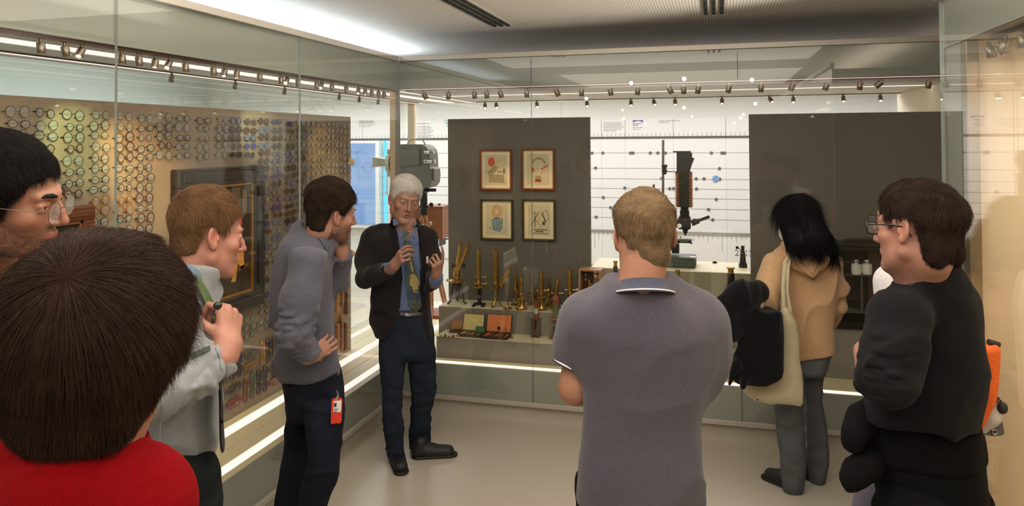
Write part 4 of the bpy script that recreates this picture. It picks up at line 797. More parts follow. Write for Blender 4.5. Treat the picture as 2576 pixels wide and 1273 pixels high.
# ------------------------------------------------------------------ dark moulded cabinet with two white rolls
t = empty('viewing_cabinet', (0, 0, 0), 0, 'dark wooden viewing cabinet with moulded top and two white rolls inside', 'cabinet')
YC = 5.36; Q = lambda u, v, Y=YC: onY(u, v, Y); x0, x1 = Q(2050, 700)[0], Q(2330, 700)[0]; zt = Q(2150, 612)[2]; zb = .712
dk = mat('cabinet_dark', (40, 34, 30), .25, spec=.6)
part('carcass', MB().box((x0, YC+.15, zb), (x1, YC+.17, zt)).box((x0, YC, zb), (x0+.02, YC+.15, zt)).box((x1-.02, YC, zb), (x1, YC+.15, zt)).box((x0+.02, YC, zb), (x1-.02, YC+.15, zb+.02)), dk, t)
b = MB().box((x0-.01, YC-.015, zt-.045), (x1+.01, YC+.17, zt-.02), .004).box((x0-.02, YC-.025, zt-.02), (x1+.02, YC+.17, zt), .006)
n_ = 16; o0 = (x0+x1)/2; b.prism([(-.16, 0), (.16, 0)]+[(.16*math.cos(a), .028*math.sin(a)**.8) for a in [math.pi*(i+.5)/n_ for i in range(n_)]], (o0, YC-.01, zt), (1, 0, 0), (0, 0, 1), (0, .1, 0)); part('moulded_top', b, dk, t)
part('inner_panel', MB().box((Q(2180, 0)[0], YC+.10, zb+.02), (x1-.02, YC+.12, zt-.05)), mat('cabinet_red', (70, 44, 34), .4), t)
for u in (2158, 2185):
    a, c = Q(u-10, 668), Q(u+10, 691); zc = (a[2]+c[2])/2
    part('white_roll', MB().lathe([(.001, 0), (.030, 0), (.033, .02), (.033, .05), (.030, .07), (.001, .07)], o=((a[0]+c[0])/2, YC+.05, zc-.035), n=22), mat('roll_white', (226, 224, 214), .4), t)
    part('roll_top', MB().cyl(((a[0]+c[0])/2, YC+.05, zc+.035), ((a[0]+c[0])/2, YC+.05, zc+.06), .014, n=14), M['roll_white'], t)
a = Q(2171, 694); part('roll_stand', MB().box((a[0]-.10, YC+.03, a[2]-.008), (a[0]+.10, YC+.07, a[2]), .001).box((a[0]-.10, YC+.03, a[2]+.085), (a[0]+.10, YC+.036, a[2]+.089)).cyl((a[0], YC+.05, zb+.08), (a[0], YC+.05, a[2]), .007, n=10), mat('stand_clear', (120, 118, 110), .1, metal=.5), t)
part('roll_shelf', MB().box((x0+.02, YC+.01, zb+.08), (x1-.02, YC+.14, zb+.087)), mat('shelf_glassy', (96, 100, 94), .08, spec=.8), t)
for xx in (x0+.05, a[0]+.07): part('side_block', MB().box((xx, YC+.03, zb+.087), (xx+.10, YC+.11, zb+.115), .002), mat('block_grey', (110, 104, 94), .4), t)
# ------------------------------------------------------------------ film camera on wooden tripod and plate camera
YF = 5.95; H = lambda u, v, dy=0: Vector(onY(u, v, YF+dy)); cg = mat('camera_grey', (112, 112, 104), .45, var=(4, .05)); cg2 = mat('camera_pale', (186, 182, 160), .4)
t = empty('film_camera', (0, 0, 0), 0, 'grey studio film camera on wooden tripod behind the speaker', 'camera')
o0 = H(1006, 470); def_ = [(1004, 363), (1068, 363), (1080, 367), (1088, 376), (1091, 390), (1092, 420), (1096, 425), (1098, 440), (1096, 460), (1088, 470), (1072, 474), (1004, 474)]
pl = [((H(u, v).x-o0.x), (H(u, v).z-o0.z)) for u, v in def_][::-1]
part('body', MB().prism(pl, (o0.x, YF-.10, o0.z), (1, 0, 0), (0, 0, 1), (0, .2, 0)), cg, t)
pl2 = [((H(u, v).x-o0.x), (H(u, v).z-o0.z)) for u, v in [(1000, 373), (1068, 373), (1068, 414), (1020, 418), (1000, 420)]][::-1]
part('door', MB().prism(pl2, (o0.x, YF-.115, o0.z), (1, 0, 0), (0, 0, 1), (0, .016, 0)), cg, t)
part('front_housing', MB().box(tuple(H(985, 372, -.08)), tuple(H(1006, 450, .08)), .008), cg, t)
part('handle', MB().tube([H(1024, 364), H(1030, 352), H(1036, 351), H(1058, 351), H(1064, 353), H(1070, 364)], .006, 8), cg2, t)
part('lens_mount', MB().cyl(H(1070, 383, -.11), H(1084, 383, -.13), .02, .02, 16).cyl(H(1070, 406, -.11), H(1090, 406, -.13), .024, .02, 18).cyl(H(1070, 383, -.12), H(1092, 384, -.12), .016, n=12).cyl(H(1070, 406, -.12), H(1095, 406, -.12), .02, n=12), chrome, t)
part('winding_ring', MB().tube([Vector((H(1019, 436).x+.03*math.cos(a), YF-.12, H(1019, 436).z+.03*math.sin(a))) for a in [i/18*2*math.pi for i in range(18)]], .004, 8, True), cg2, t)
part('side_plate', MB().box(tuple(H(1092, 424, -.09)), tuple(H(1100, 452, .06)), .006).ell(tuple(H(1099, 449)), .01).box(tuple(H(1082, 438, -.112)), tuple(H(1086, 452, -.1))), cg, t)
part('matte_box', MB().prism([(-.05, -.03), (-.05, .03), (0, .05), (0, -.05)], tuple(H(984, 0))[:2]+(H(970, 410).z,), (1, 0, 0), (0, 0, 1), (0, .001, 0)), cg2, t)
t.children[-1].data.clear_geometry(); b = MB(); a, c = H(945, 0), H(978, 0); za, zb2, zc, zd = H(945, 395).z, H(945, 420).z, H(978, 401).z, H(978, 417).z
b.add([(a.x, YF-.07, zb2), (a.x, YF+.07, zb2), (a.x, YF+.07, za), (a.x, YF-.07, za), (c.x, YF-.04, zd), (c.x, YF+.04, zd), (c.x, YF+.04, zc), (c.x, YF-.04, zc)], [(0, 1, 5, 4), (1, 2, 6, 5), (2, 3, 7, 6), (3, 0, 4, 7), (4, 5, 6, 7), (3, 2, 1, 0)])
bpy.data.objects.remove(t.children[-1]); part('lens_hood', b, cg2, t, None)
part('turret', MB().cyl(H(978, 412), H(988, 412), .085, .095, 26).cyl(H(977, 382), H(990, 382), .025, n=16).cyl(H(976, 440), H(984, 440), .014, n=12), cg2, t)
part('tripod_head', MB().box(tuple(H(1050, 474, -.06)), tuple(H(1080, 484, .06)), .005).cyl(H(1066, 484), H(1066, 540), .03, .035, 16).box(tuple(H(1070, 474, -.02)), tuple(H(1098, 482, .0)), .003).ell(tuple(H(1066, 520)), (.045, .045, .03)).ell(tuple(H(1085, 515)), .02), iron, t)
zf = ZP
for (u1, v1, y1) in ((1128, 800, -.05), (1000, 800, .1), (1080, 780, .18)):
    a = H(1066, 540); c = H(u1, v1, y1); d = (c-a); k = (zf-a.z)/d.z; e = a+d*k
    s = Vector((.012, 0, 0)); part('leg', MB().cyl(a-s, e-s, .012, .012, 8).cyl(a+s*1.6, e+s, .012, .012, 8).cyl(a+d*.35-s*1.5, a+d*.35+s*1.8, .013, n=8), wood2, t)
part('lens_ring', MB().cyl(H(1062, 565), H(1086, 563), .008, n=8).ell(tuple(H(1083, 562)), .014), chrome, t)
t = empty('plate_camera', (0, 0, 0), 0, 'old wooden plate camera on stand behind the film tripod', 'camera'); YG = 6.35; K = lambda u, v, dy=0: Vector(onY(u, v, YG+dy))
a, c = K(1040, 518), K(1124, 598); part('body', MB().box((a.x, YG-.12, c.z), (c.x, YG+.12, a.z), .006), mat('plate_wood', (140, 82, 40), .4, var=(6, .2, (1, 1, 5))), t)
part('frame_edge', MB().box((a.x-.004, YG-.126, a.z-.012), (c.x+.006, YG+.12, a.z+.01), .003).box((c.x-.012, YG-.126, c.z), (c.x+.004, YG-.12, a.z), .002), wood, t)
part('top_knob', MB().cyl(K(1105, 518), K(1105, 514), .008).cyl(K(1105, 514), K(1105, 512), .016), iron, t); part('focus_rack', MB().box(tuple(K(1106, 600, -.08)), tuple(K(1120, 614, .08)), .003).cyl(K(1121, 602, -.08), K(1128, 600, -.08), .006), iron, t)
cx_ = (a.x+c.x)/2
part('stand', MB().cyl((cx_, YG, c.z), (cx_, YG, ZP), .03, .03, 14).box((cx_-.15, YG-.15, ZP), (cx_+.15, YG+.15, ZP+.03), .004), wood, t)
# ------------------------------------------------------------------ smooth solid modelling for people (signed distances -> surface nets)
def vec(*a): return np.array(a, float)
def _hash(ix, iy, iz, seed=0):
    h = (ix*374761393+iy*668265263+iz*2147483647+seed*974711) & 0xffffffff
    h = ((h ^ (h >> 13))*1274126177) & 0xffffffff
    return ((h ^ (h >> 16)) & 0xffff)/65535.0
def noise3(P, seed=0):
    I = np.floor(P).astype(np.int64); f = P-I; f = f*f*(3-2*f); r = 0
    for dx in (0, 1):
        wx = f[:, 0] if dx else 1-f[:, 0]
        for dy in (0, 1):
            wy = f[:, 1] if dy else 1-f[:, 1]
            for dz in (0, 1):
                wz = f[:, 2] if dz else 1-f[:, 2]
                r = r+wx*wy*wz*_hash(I[:, 0]+dx, I[:, 1]+dy, I[:, 2]+dz, seed)
    return r*2-1
def frame(z, up=(0, 0, 1)):
    z = np.array(z, float); z /= np.linalg.norm(z); x = np.cross(up, z)
    if np.linalg.norm(x) < 1e-4: x = np.cross((0, 1, 0), z)
    x /= np.linalg.norm(x); return np.array([x, np.cross(z, x), z])
class Sdf:
    """ordered list of smooth unions / subtractions of primitives; each has a bounding sphere so that it is evaluated locally"""
    def __init__(s): s.ops = []; s.post = []
    def _add(s, f, c, r, k, sub=False, inter=False): s.ops.append((f, np.array(c, float), r, k, sub, inter)); return s
    def ell(s, c, r, k=0.01, Rm=None, sub=False):
        c = np.array(c, float); r = np.array(r, float)*np.ones(3)
        def f(P):
            q = P-c
            if Rm is not None: q = q@np.array(Rm).T
            k0 = np.sqrt(((q/r)**2).sum(1)); k1 = np.sqrt(((q/(r*r))**2).sum(1))+1e-9
            return k0*(k0-1)/k1
        return s._add(f, c, r.max(), k, sub)
    def cap(s, a, b, ra, rb=None, k=0.01, sub=False, flat=None):
        a = np.array(a, float); b = np.array(b, float); rb = ra if rb is None else rb; ba = b-a; bb = ba@ba+1e-12
        if flat is not None: fd = np.array(flat[0], float); fd = fd/np.linalg.norm(fd); fs = flat[1]
        def f(P):
            q = P-a
            h = np.clip(q@ba/bb, 0, 1); w_ = q-h[:, None]*ba
            if flat is not None: w_ = w_+fd*(w_@fd)[:, None]*(1/fs-1)
            d = np.sqrt((w_**2).sum(1))-(ra+(rb-ra)*h)
            return d*(fs if flat is not None and fs < 1 else 1)
        return s._add(f, (a+b)/2, np.linalg.norm(ba)/2+max(ra, rb)*(1 if flat is None else max(1, flat[1])), k, sub)
    def chain(s, pts, rs, k=0.02):
        for i in range(len(pts)-1): s.cap(pts[i], pts[i+1], rs[i], rs[i+1], k)
        return s
    def loft(s, st, k=0.02, ax=None, n=2.4, rnd=0.02):
        """st: list of (centre3, half_width, half_depth); ax = lateral unit vector; stations sorted by height"""
        st = sorted(st, key=lambda t: t[0][2]); Z = np.array([t[0][2] for t in st]); Cc = np.array([t[0] for t in st]); A = np.array([t[1] for t in st]); B = np.array([t[2] for t in st])
        ax = np.array(ax, float); ay = np.array([-ax[1], ax[0], 0])
        zf = np.linspace(Z[0], Z[-1], 80)
        def smooth(v): 
            w_ = np.interp(zf, Z, v); kk = np.ones(7)/7; return np.convolve(np.pad(w_, 3, mode='edge'), kk, 'valid')
        Xs, Ys, As, Bs = smooth(Cc[:, 0]), smooth(Cc[:, 1]), smooth(A), smooth(B)
        def f(P):
            z = P[:, 2]; cx = np.interp(z, zf, Xs); cy = np.interp(z, zf, Ys); a = np.interp(z, zf, As); b = np.interp(z, zf, Bs)
            dx = P[:, 0]-cx; dy = P[:, 1]-cy; x = np.abs(dx*ax[0]+dy*ax[1]); y = np.abs(dx*ay[0]+dy*ay[1])
            k0 = ((x/a)**n+(y/b)**n)**(1/n)+1e-9; rad = np.sqrt(x*x+y*y)
            d = rad*(1-1/k0); d = np.where(rad < 1e-3, -np.minimum(a, b), d)
            e = np.maximum(z-Z[-1], Z[0]-z)
            t = np.clip(0.5+0.5*(e-d)/rnd, 0, 1); return d+(e-d)*t+rnd*t*(1-t)
        c = (Cc[0]+Cc[-1])/2; return s._add(f, c, max(A.max(), B.max())+(Z[-1]-Z[0])/2+0.06, k)
    def fn(s, f, c, r, k=0.01, sub=False, inter=False): return s._add(f, c, r, k, sub, inter)
    def half(s, p, n, k=0.004, c=None, r=9.0):
        """keep only the side of the plane through p that n points away from"""
        p = np.array(p, float); n = np.array(n, float); n = n/np.linalg.norm(n)
        return s._add(lambda P: (P-p)@n, p if c is None else c, r, k, False, True)
    def disp(s, f): s.post.append(f); return s
    def __call__(s, P, marg):
        d = np.full(len(P), 1.0)
        for (f, c, r, k, sub, inter) in s.ops:
            m = ((P-c)**2).sum(1) < (r+marg+k*1.5)**2
            if not m.any(): continue
            v = f(P[m]); o = d[m]
            if inter: h = np.clip(0.5-0.5*(o-v)/k, 0, 1); d[m] = o*(1-h)+v*h+k*h*(1-h)
            elif sub: h = np.clip(0.5-0.5*(o+v)/k, 0, 1); d[m] = o*(1-h)-v*h+k*h*(1-h)
            else: h = np.clip(0.5+0.5*(v-o)/k, 0, 1); d[m] = v*(1-h)+o*h-k*h*(1-h)
        for f in s.post:
            m = np.abs(d) < marg+0.03
            if m.any(): d[m] += f(P[m])
        return d
    def bounds(s):
        lo = np.full(3, 9e9); hi = -lo
        for (f, c, r, k, sub, inter) in s.ops:
            if not sub and not inter: lo = np.minimum(lo, c-r); hi = np.maximum(hi, c+r)
        return lo-0.02, hi+0.02
def polygonize(f, h, lo=None, hi=None):
    if lo is None: lo, hi = f.bounds()
    lo = np.array(lo); hi = np.array(hi); c = 4; H = h*c; n = np.maximum(np.ceil((hi-lo)/H).astype(int), 1)
    g_ = np.stack(np.meshgrid(*[np.arange(k) for k in n], indexing='ij'), -1).reshape(-1, 3)
    dc = f(lo+(g_+0.5)*H, H*1.6); g_ = g_[np.abs(dc) < H*1.35]
    N = n*c+1; D = np.full(tuple(N), 9.0, np.float32); mk = np.zeros(tuple(N), bool)
    off = np.stack(np.meshgrid(*[np.arange(c+1)]*3, indexing='ij'), -1).reshape(-1, 3)
    nd = (g_[:, None]*c+off[None]).reshape(-1, 3); mk[nd[:, 0], nd[:, 1], nd[:, 2]] = True
    ii = np.argwhere(mk); D[mk] = f(lo+ii*h, h*3.0)
    off2 = np.stack(np.meshgrid(*[np.arange(c)]*3, indexing='ij'), -1).reshape(-1, 3)
    ce = (g_[:, None]*c+off2[None]).reshape(-1, 3)
    cor = [(a, b, e) for a in (0, 1) for b in (0, 1) for e in (0, 1)]
    V = np.stack([D[ce[:, 0]+a, ce[:, 1]+b, ce[:, 2]+e] for a, b, e in cor], 1); sg = V < 0
    act = sg.any(1) & ~sg.all(1); ce = ce[act]; V = V[act]; sg = sg[act]
    acc = np.zeros((len(ce), 3)); cnt = np.zeros(len(ce)); cr = np.array(cor, float)
    for i in range(8):
        for j in range(i+1, 8):
            if np.abs(cr[i]-cr[j]).sum() != 1: continue
            m = sg[:, i] != sg[:, j]; t = V[m, i]/(V[m, i]-V[m, j]); acc[m] += cr[i]+(cr[j]-cr[i])*t[:, None]; cnt[m] += 1
    vs = lo+(ce+acc/cnt[:, None])*h
    idx = np.full(tuple(N), -1, np.int32); idx[ce[:, 0], ce[:, 1], ce[:, 2]] = np.arange(len(ce)); fs = []
    for ax in range(3):
        e = np.zeros(3, int); e[ax] = 1; p, q = (ax+1) % 3, (ax+2) % 3; dp = np.zeros(3, int); dp[p] = 1; dq = np.zeros(3, int); dq[q] = 1
        a = ce; va = D[a[:, 0], a[:, 1], a[:, 2]] < 0; b = a+e; vb = D[b[:, 0], b[:, 1], b[:, 2]] < 0
        m = (va != vb) & (a[:, p] > 0) & (a[:, q] > 0); a = a[m]; fl = va[m]
        g4 = [idx[tuple((a-o).T)] for o in (dp*0, dp, dp+dq, dq)]; Q = np.stack(g4, 1); ok = (Q >= 0).all(1); Q = Q[ok]; fl = fl[ok]
        Q[~fl] = Q[~fl][:, ::-1]; fs.append(Q)
    return vs, np.concatenate(fs) if fs else np.zeros((0, 4), int)
def np_mesh(name, parts_, mt, colf=None, matf=None):
    """parts_: list of (verts, quads); one mesh"""
    V = []; Fq = []; n = 0
    for v, q in parts_: V.append(v); Fq.append(q+n); n += len(v)
    V = np.concatenate(V); Q = np.concatenate(Fq); me = bpy.data.meshes.new(name)
    me.vertices.add(len(V)); me.vertices.foreach_set('co', V.astype(np.float32).ravel())
    me.loops.add(Q.size); me.loops.foreach_set('vertex_index', Q.astype(np.int32).ravel())
    me.polygons.add(len(Q)); me.polygons.foreach_set('loop_start', np.arange(0, Q.size, 4, dtype=np.int32)); me.polygons.foreach_set('loop_total', np.full(len(Q), 4, np.int32))
    me.polygons.foreach_set('use_smooth', np.ones(len(Q), bool))
    for t in (mt if isinstance(mt, (list, tuple)) else [mt]): me.materials.append(t)
    if matf is not None: me.polygons.foreach_set('material_index', matf(V[Q].mean(1)).astype(np.int32))
    if colf is not None:
        at_ = me.color_attributes.new('col', 'FLOAT_COLOR', 'POINT'); at_.data.foreach_set('color', np.concatenate([colf(V), np.ones((len(V), 1))], 1).astype(np.float32).ravel())
    me.update(calc_edges=True); me.validate(); return me
def solid(name, sdf, h, mt, parent=None, colf=None, extra=(), matf=None):
    ps = [polygonize(sdf, h)]+[polygonize(s_, h_) for s_, h_ in extra]
    return link(bpy.data.objects.new(name, np_mesh(name, ps, mt, colf, matf)), parent)
def linrgb(c): return np.array(srgb(*c)[:3])
def foldf(amp, sc_, seed=0, axis=(0, 0, 1), stretch=3.0, zr=None):
    """soft cloth creases: ridged noise stretched along an axis; amp may vary with a weight function zr(P)"""
    T = frame(axis); 
    def f(P):
        q = P@T.T; q = q*np.array([sc_, sc_, sc_/stretch]); q = q+0.6*np.stack([noise3(P*sc_*0.5+7, seed+1)]*3, 1)
        v = 1-np.abs(noise3(q, seed)); v2 = noise3(q*2.1+3, seed+5); a = amp if zr is None else amp*zr(P)
        return -a*(v*v*1.6-0.8+0.35*v2)
    return f
# ------------------------------------------------------------------ heads, hands, hair
def rotm(yaw, pitch=0, roll=0):
    """rows: right, forward, up of a head that looks along +Y turned by yaw (ccw from above), pitched up, rolled"""
    y, p, r = R(yaw), R(pitch), R(roll)
    fw = vec(-math.sin(y)*math.cos(p), math.cos(y)*math.cos(p), math.sin(p)); rt = vec(math.cos(y), math.sin(y), 0); up = np.cross(rt, fw)
    rt2 = rt*math.cos(r)+up*math.sin(r); up2 = np.cross(rt2, fw); return np.array([rt2, fw, up2])
class Head:
    def __init__(s, c, yaw, pitch=0, roll=0, sc_=1.0, female=False, jaw=1.0, nose=1.0, neck=None, nr=0.056, hz=1.0, ly=1.0, eo=0.002):
        s.c = np.array(c, float); s.M = rotm(yaw, pitch, roll); s.k = sc_; s.fem = female; s.jaw = jaw; s.nose = nose; s.neck = neck; s.nr = nr; s.eo = eo; s.sr = np.array([.0745, .089*ly, .087*hz]); s.sc = np.array([0, -.018, .043*hz])
    def w(s, *p): return s.c+s.k*(np.array(p, float)@s.M)
    def l(s, P): return (P-s.c)@s.M.T/s.k
    def sdf(s):
        k = s.k; S_ = Sdf(); W_ = s.w; Mx = s.M
        E = lambda c, r, kk=.012, sub=False, M2=None: S_.ell(W_(*c), np.array(r)*k, kk*k, Mx if M2 is None else M2@Mx, sub)
        Cp = lambda a, b, ra, rb=None, kk=.01, sub=False: S_.cap(W_(*a), W_(*b), ra*k, (ra if rb is None else rb)*k, kk*k, sub)
        E(tuple(s.sc), tuple(s.sr)); E((0, .012, .030*s.sr[2]/.087), (.068, .074, .072*s.sr[2]/.087), .02)
        E((0, .036, -.030), (.058*s.jaw, .054, .076), .02); E((0, .030, -.060), (.050*s.jaw, .052, .046), .02)
        for q in (-1, 1):
            Cp((q*.054*s.jaw, .002, -.058), (q*.020, .066, -.094), .014, .014, .022); E((q*.044, .058, -.016), (.020, .020, .018), .02)
            Cp((q*.060, -.005, .0), (q*.056, .0, -.05), .014, .014, .02)
        E((0, .074, -.096), (.022, .017, .016), .018)
        for q in (-1, 1): Cp((q*.010, .088, .030), (q*.040, .074, .030), .0095, .008, .012)
        for q in (-1, 1): E((q*.0325, .093, .010), (.0165, .011, .0125), .010, True)
        for q in (-1, 1):
            E((q*.0325, .0745, .0105), (.0142, .0142, .0125), .004)
            E((q*.0325, .0925, .0090), (.0115, .0100, .0032), .002, True)
            Cp((q*.022, .0872, .0145), (q*.044, .0815, .0135), .0034, .003, .003); Cp((q*.024, .0868, .003), (q*.042, .0825, .0045), .0024, .002, .006)
        n = s.nose; Cp((0, .090, .022), (0, .102+.008*(n-1), -.004), .0065, .0080, .010); Cp((0, .102, -.006), (0, .088+.0235*n, -.024), .008, .0098, .008)
        for q in (-1, 1): E((q*.0125, .096, -.028), (.0072, .0105, .0075), .007); E((q*.0075, .103, -.0335), (.0032, .005, .003), .003, True)
        for q in (-1, 1): Cp((0, .0945, -.0515), (q*.021, .083, -.0555), .0058, .0035, .006); Cp((0, .0925, -.0620), (q*.019, .083, -.0585), .0066, .0035, .006)
        Cp((-.021, .0890, -.0562), (.021, .0890, -.0562), .0011, .0011, .003, True); E((0, .092, -.076), (.018, .007, .006), .01, True)
        for q in (-1, 1):
            Re = rotm(-q*24, 0, 0).T; Rt = np.array([[math.cos(.22), 0, 0], [0, 1, 0], [0, 0, 1]])
            Rm_ = rotm(q*26, 8, 0); eo = s.eo; E((q*(.0765+eo), -.012, .002), (.0075, .0175, .031), .005, False, Rm_); E((q*(.083+eo), -.008, .006), (.0052, .0095, .017), .006, True, Rm_); E((q*(.076+eo), -.004, -.022), (.006, .010, .011), .005)
            Cp((q*.0765, .004, .004), (q*.078, .004, -.004), .004, .004, .004)
        nb = s.neck if s.neck is not None else W_(0, -.05, -.21)
        S_.cap(W_(0, -.022, -.045), nb, s.nr*k, s.nr*1.12*k, .03*k); S_.cap(W_(0, -.045, .0), W_(0, -.046, -.07), .042*k, .044*k, .03*k)
        return S_
    def color(s, skin, beard=None, bcol=(60, 42, 32), lip=(176, 104, 92), rosy=1.0, bz=0.0):
        sk = linrgb(skin)*np.array([.58, .61, .64]); lp = linrgb(lip); bc = linrgb(bcol); red = sk*np.array([1.05, .72, .68])
        def f(V):
            p = s.l(V); c = np.tile(sk, (len(V), 1))*(1+0.06*noise3(V*60, 3)[:, None]+0.05*noise3(V*14, 4)[:, None])
            mixin = lambda m, t: c*(1-m[:, None])+t*m[:, None]
            g = lambda q, r: np.exp(-((p-np.array(q))**2/np.array(r)**2).sum(1))
            for q in (-1, 1): c = mixin(np.clip(g((q*.046, .06, -.025), (.02, .03, .02))*.45*rosy, 0, 1), red); c = mixin(np.clip(g((q*.078, -.01, 0), (.015, .022, .034))*.55*rosy, 0, 1), red)
            c = mixin(np.clip(g((0, .108, -.02), (.014, .02, .018))*.45*rosy, 0, 1), red)
            c = mixin(np.clip(1.4*g((0, .094, -.0565), (.022, .012, .0095))-.2, 0, 1)*.75, lp)
            for q in (-1, 1): c = mixin(np.clip(1.5*g((q*.0325, .086, .0265), (.018, .02, .0042))-.25, 0, 1)*(0 if s.fem else 0), bc)
            if beard:
                m = (1/(1+np.exp((p[:, 2]+.035+bz+.35*np.maximum(0, p[:, 1]-.05))/.006)))*(1/(1+np.exp(-(p[:, 2]+.125)/.01)))*(p[:, 1] > -.02)
                mo = np.clip(1.5*g((0, .10, -.044), (.026, .014, .006))-.2, 0, 1); lipm = np.clip(1.6*g((0, .094, -.0565), (.02, .012, .008)), 0, 1)
                m = np.clip(np.maximum(m, mo)*(1-lipm)*beard*(0.85+.3*noise3(V*220, 9)), 0, 1); c = mixin(m, bc)
            return np.clip(c, 0, 1)
        return f
def eyes(hd, parent, look=(0, 1, 0), iris=(84, 60, 40)):
    wm = mat('eye_white', (206, 198, 188), 0.15); im = mat('iris_%d_%d_%d' % iris, iris, 0.1); pm = mat('pupil', (8, 8, 8), 0.05)
    for q in (-1, 1):
        c = Vector(hd.w(q*.0325, .0752, .0095)); d = Vector((np.array(look, float)/np.linalg.norm(look))@hd.M); b = MB(); r = .0128*hd.k
        prof = [(r*math.sin(a), r*math.cos(a)) for a in [math.pi*i/16 for i in range(17)]][::-1]; b.lathe(prof, o=c, axis=d, n=20, caps=False)
        me = b.mesh('eye', [wm, im, pm], 180)
        for p_ in me.polygons:
            a = (p_.center-c).angle(d); p_.material_index = 2 if a < .16 else (1 if a < .44 else 0)
        link(bpy.data.objects.new('eye', me), parent)
def brows(hd, parent, mt, th=1.0, z=0.0):
    for q in (-1, 1):
        pts = [hd.w(q*x, y-.0025, zz+z) for x, y, zz in ((.010, .0985, .0285), (.022, .0955, .033), (.034, .089, .034), (.045, .078, .0285))]
        MB().tube(pts, [.0022*th*hd.k, .0036*th*hd.k, .0030*th*hd.k, .0012*th*hd.k], 8).build('eyebrow', mt, parent, 60)
def hair_cap(hd, name, mt, parent, top=.016, side=.010, back_=.012, front=.060, line=.066, sideburn=-.02, nape=-.07, h=.004, lump=.003, seed=0, flow=(0, 1, 0), extra=None, ears=True, ny=-.043):
    """hair shell: an offset of the skull, cut back to a hairline (all in head space)"""
    k = hd.k
    def f(P):
        p = hd.l(P); q = p-hd.sc; t = side+(top-side)*np.clip((p[:, 2]-.01)/.08, 0, 1)+(back_-side)*np.clip((-p[:, 1]-.03)/.06, 0, 1)*np.clip(1-(p[:, 2]-.02)/.09, 0, 1)
        r = hd.sr; rr = r[None]+t[:, None]; k0 = np.sqrt(((q/rr)**2).sum(1)); k1 = np.sqrt(((q/rr**2)**2).sum(1))+1e-9; d = k0*(k0-1)/k1
        # neck part at the back
        qn = p-np.array([0, ny, -.045]); dn = np.sqrt(((qn/np.array([(.056 if ny > -.05 else .064)+side*.4, .050+side*.3, .055]))**2).sum(1)); dn = (dn-1)*.048; hh = np.clip(.5+.5*(dn-d)/.03, 0, 1); d = dn*(1-hh)+d*hh-.03*hh*(1-hh)
        # hairline: forehead arc in front, sideburn in front of the ear, behind the ear, nape
        yl = p[:, 1]; lim = np.where(yl > .02, line-.0*yl, np.where(yl > .002, sideburn, np.where(yl > -.035, .012 if ears else sideburn, nape)))
        ztab = np.interp(yl, [-.12, -.06, -.045, -.034, -.004, .006, .020, .034, .052, front, .13], [nape, nape, nape+.01, .030 if ears else nape+.03, .030 if ears else sideburn, sideburn, sideburn+.004, .018, line-.020, line-.002, line])
        ztab = ztab+.010*noise3(p*60, seed+3)*(yl > .03)
        e = (ztab-p[:, 2])*.8; tt = np.clip(.5+.5*(e-d)/.008, 0, 1); d = d+(e-d)*tt+.008*tt*(1-tt)
        d = d-lump*(noise3(p*np.array([26., 20., 18.]), seed)+.5*noise3(p*np.array([80., 40., 34.]), seed+1))
        return d*k
    mt = M.get(mt.name+'_scalp', mt); S_ = Sdf(); S_.fn(f, hd.w(0, -.02, .02), .17*k)
    if extra: extra(S_, hd)
    me = np_mesh(name, [polygonize(S_, h*k)], mt); o = link(bpy.data.objects.new(name, me), parent); return o
def strands(obj, name, mt, parent, n, length, flow, lift=.25, r=.00035, seg=4, jit=.3, seed=1, wave=0.0, clump=40, hd=None):
    """real hair strands rooted on a hair shell; flow(P, N) gives the combing direction"""
    me = obj.data; nv = len(me.vertices); co = np.empty(nv*3, np.float32); me.vertices.foreach_get('co', co); co = co.reshape(-1, 3).astype(float)
    no = np.empty(nv*3, np.float32); me.vertices.foreach_get('normal', no); no = no.reshape(-1, 3).astype(float); rg = np.random.default_rng(seed)
    i = rg.integers(0, nv, n); P = co[i]+rg.normal(0, .0012, (n, 3)); N_ = no[i]; D = flow(P, N_)+jit*.5*np.stack([noise3(P*clump, seed+a) for a in range(3)], 1)+jit*.35*rg.normal(size=(n, 3))
    D = D-N_*(D*N_).sum(1)[:, None]; D /= np.linalg.norm(D, axis=1)[:, None]+1e-9; L_ = length*rg.uniform(.6, 1.15, n); L_ = L_[:, None]
    if hd is not None: L_ = L_*np.clip((hd.l(P)[:, 2]+.07)/.12, .25, 1)[:, None]
    pts = np.zeros((n, seg+1, 3)); P0 = P-N_*.001
    for s_ in range(seg+1):
        t = s_/seg; pts[:, s_] = P0+D*L_*t+N_*L_*(lift*t-lift*1.1*t*t)+vec(0, 0, -1)*L_*.18*t*t+N_*.003*t
    cu = bpy.data.hair_curves.new(name); cu.add_curves([seg+1]*n)
    cu.attributes['position'].data.foreach_set('vector', pts.reshape(-1).astype(np.float32))
    ra = cu.attributes.get('radius') or cu.attributes.new('radius', 'FLOAT', 'POINT'); ra.data.foreach_set('value', np.tile(r*np.array([1-.75*t/seg for t in range(seg+1)]), n).astype(np.float32))
    cu.materials.append(mt); o = link(bpy.data.objects.new(name, cu), parent); o['kind'] = 'stuff'; return o
def hair_mat(name, col, rough=.45, var=.3):
    mt = mat(name, col, .62, spec=.12, var=(30, var), bump=(140, .5, (1, 1, .25))); mat(name+'_scalp', tuple(int(c*(.72 if max(col) < 150 else .9)) for c in col), .9, spec=.03, var=(30, var)); return mt
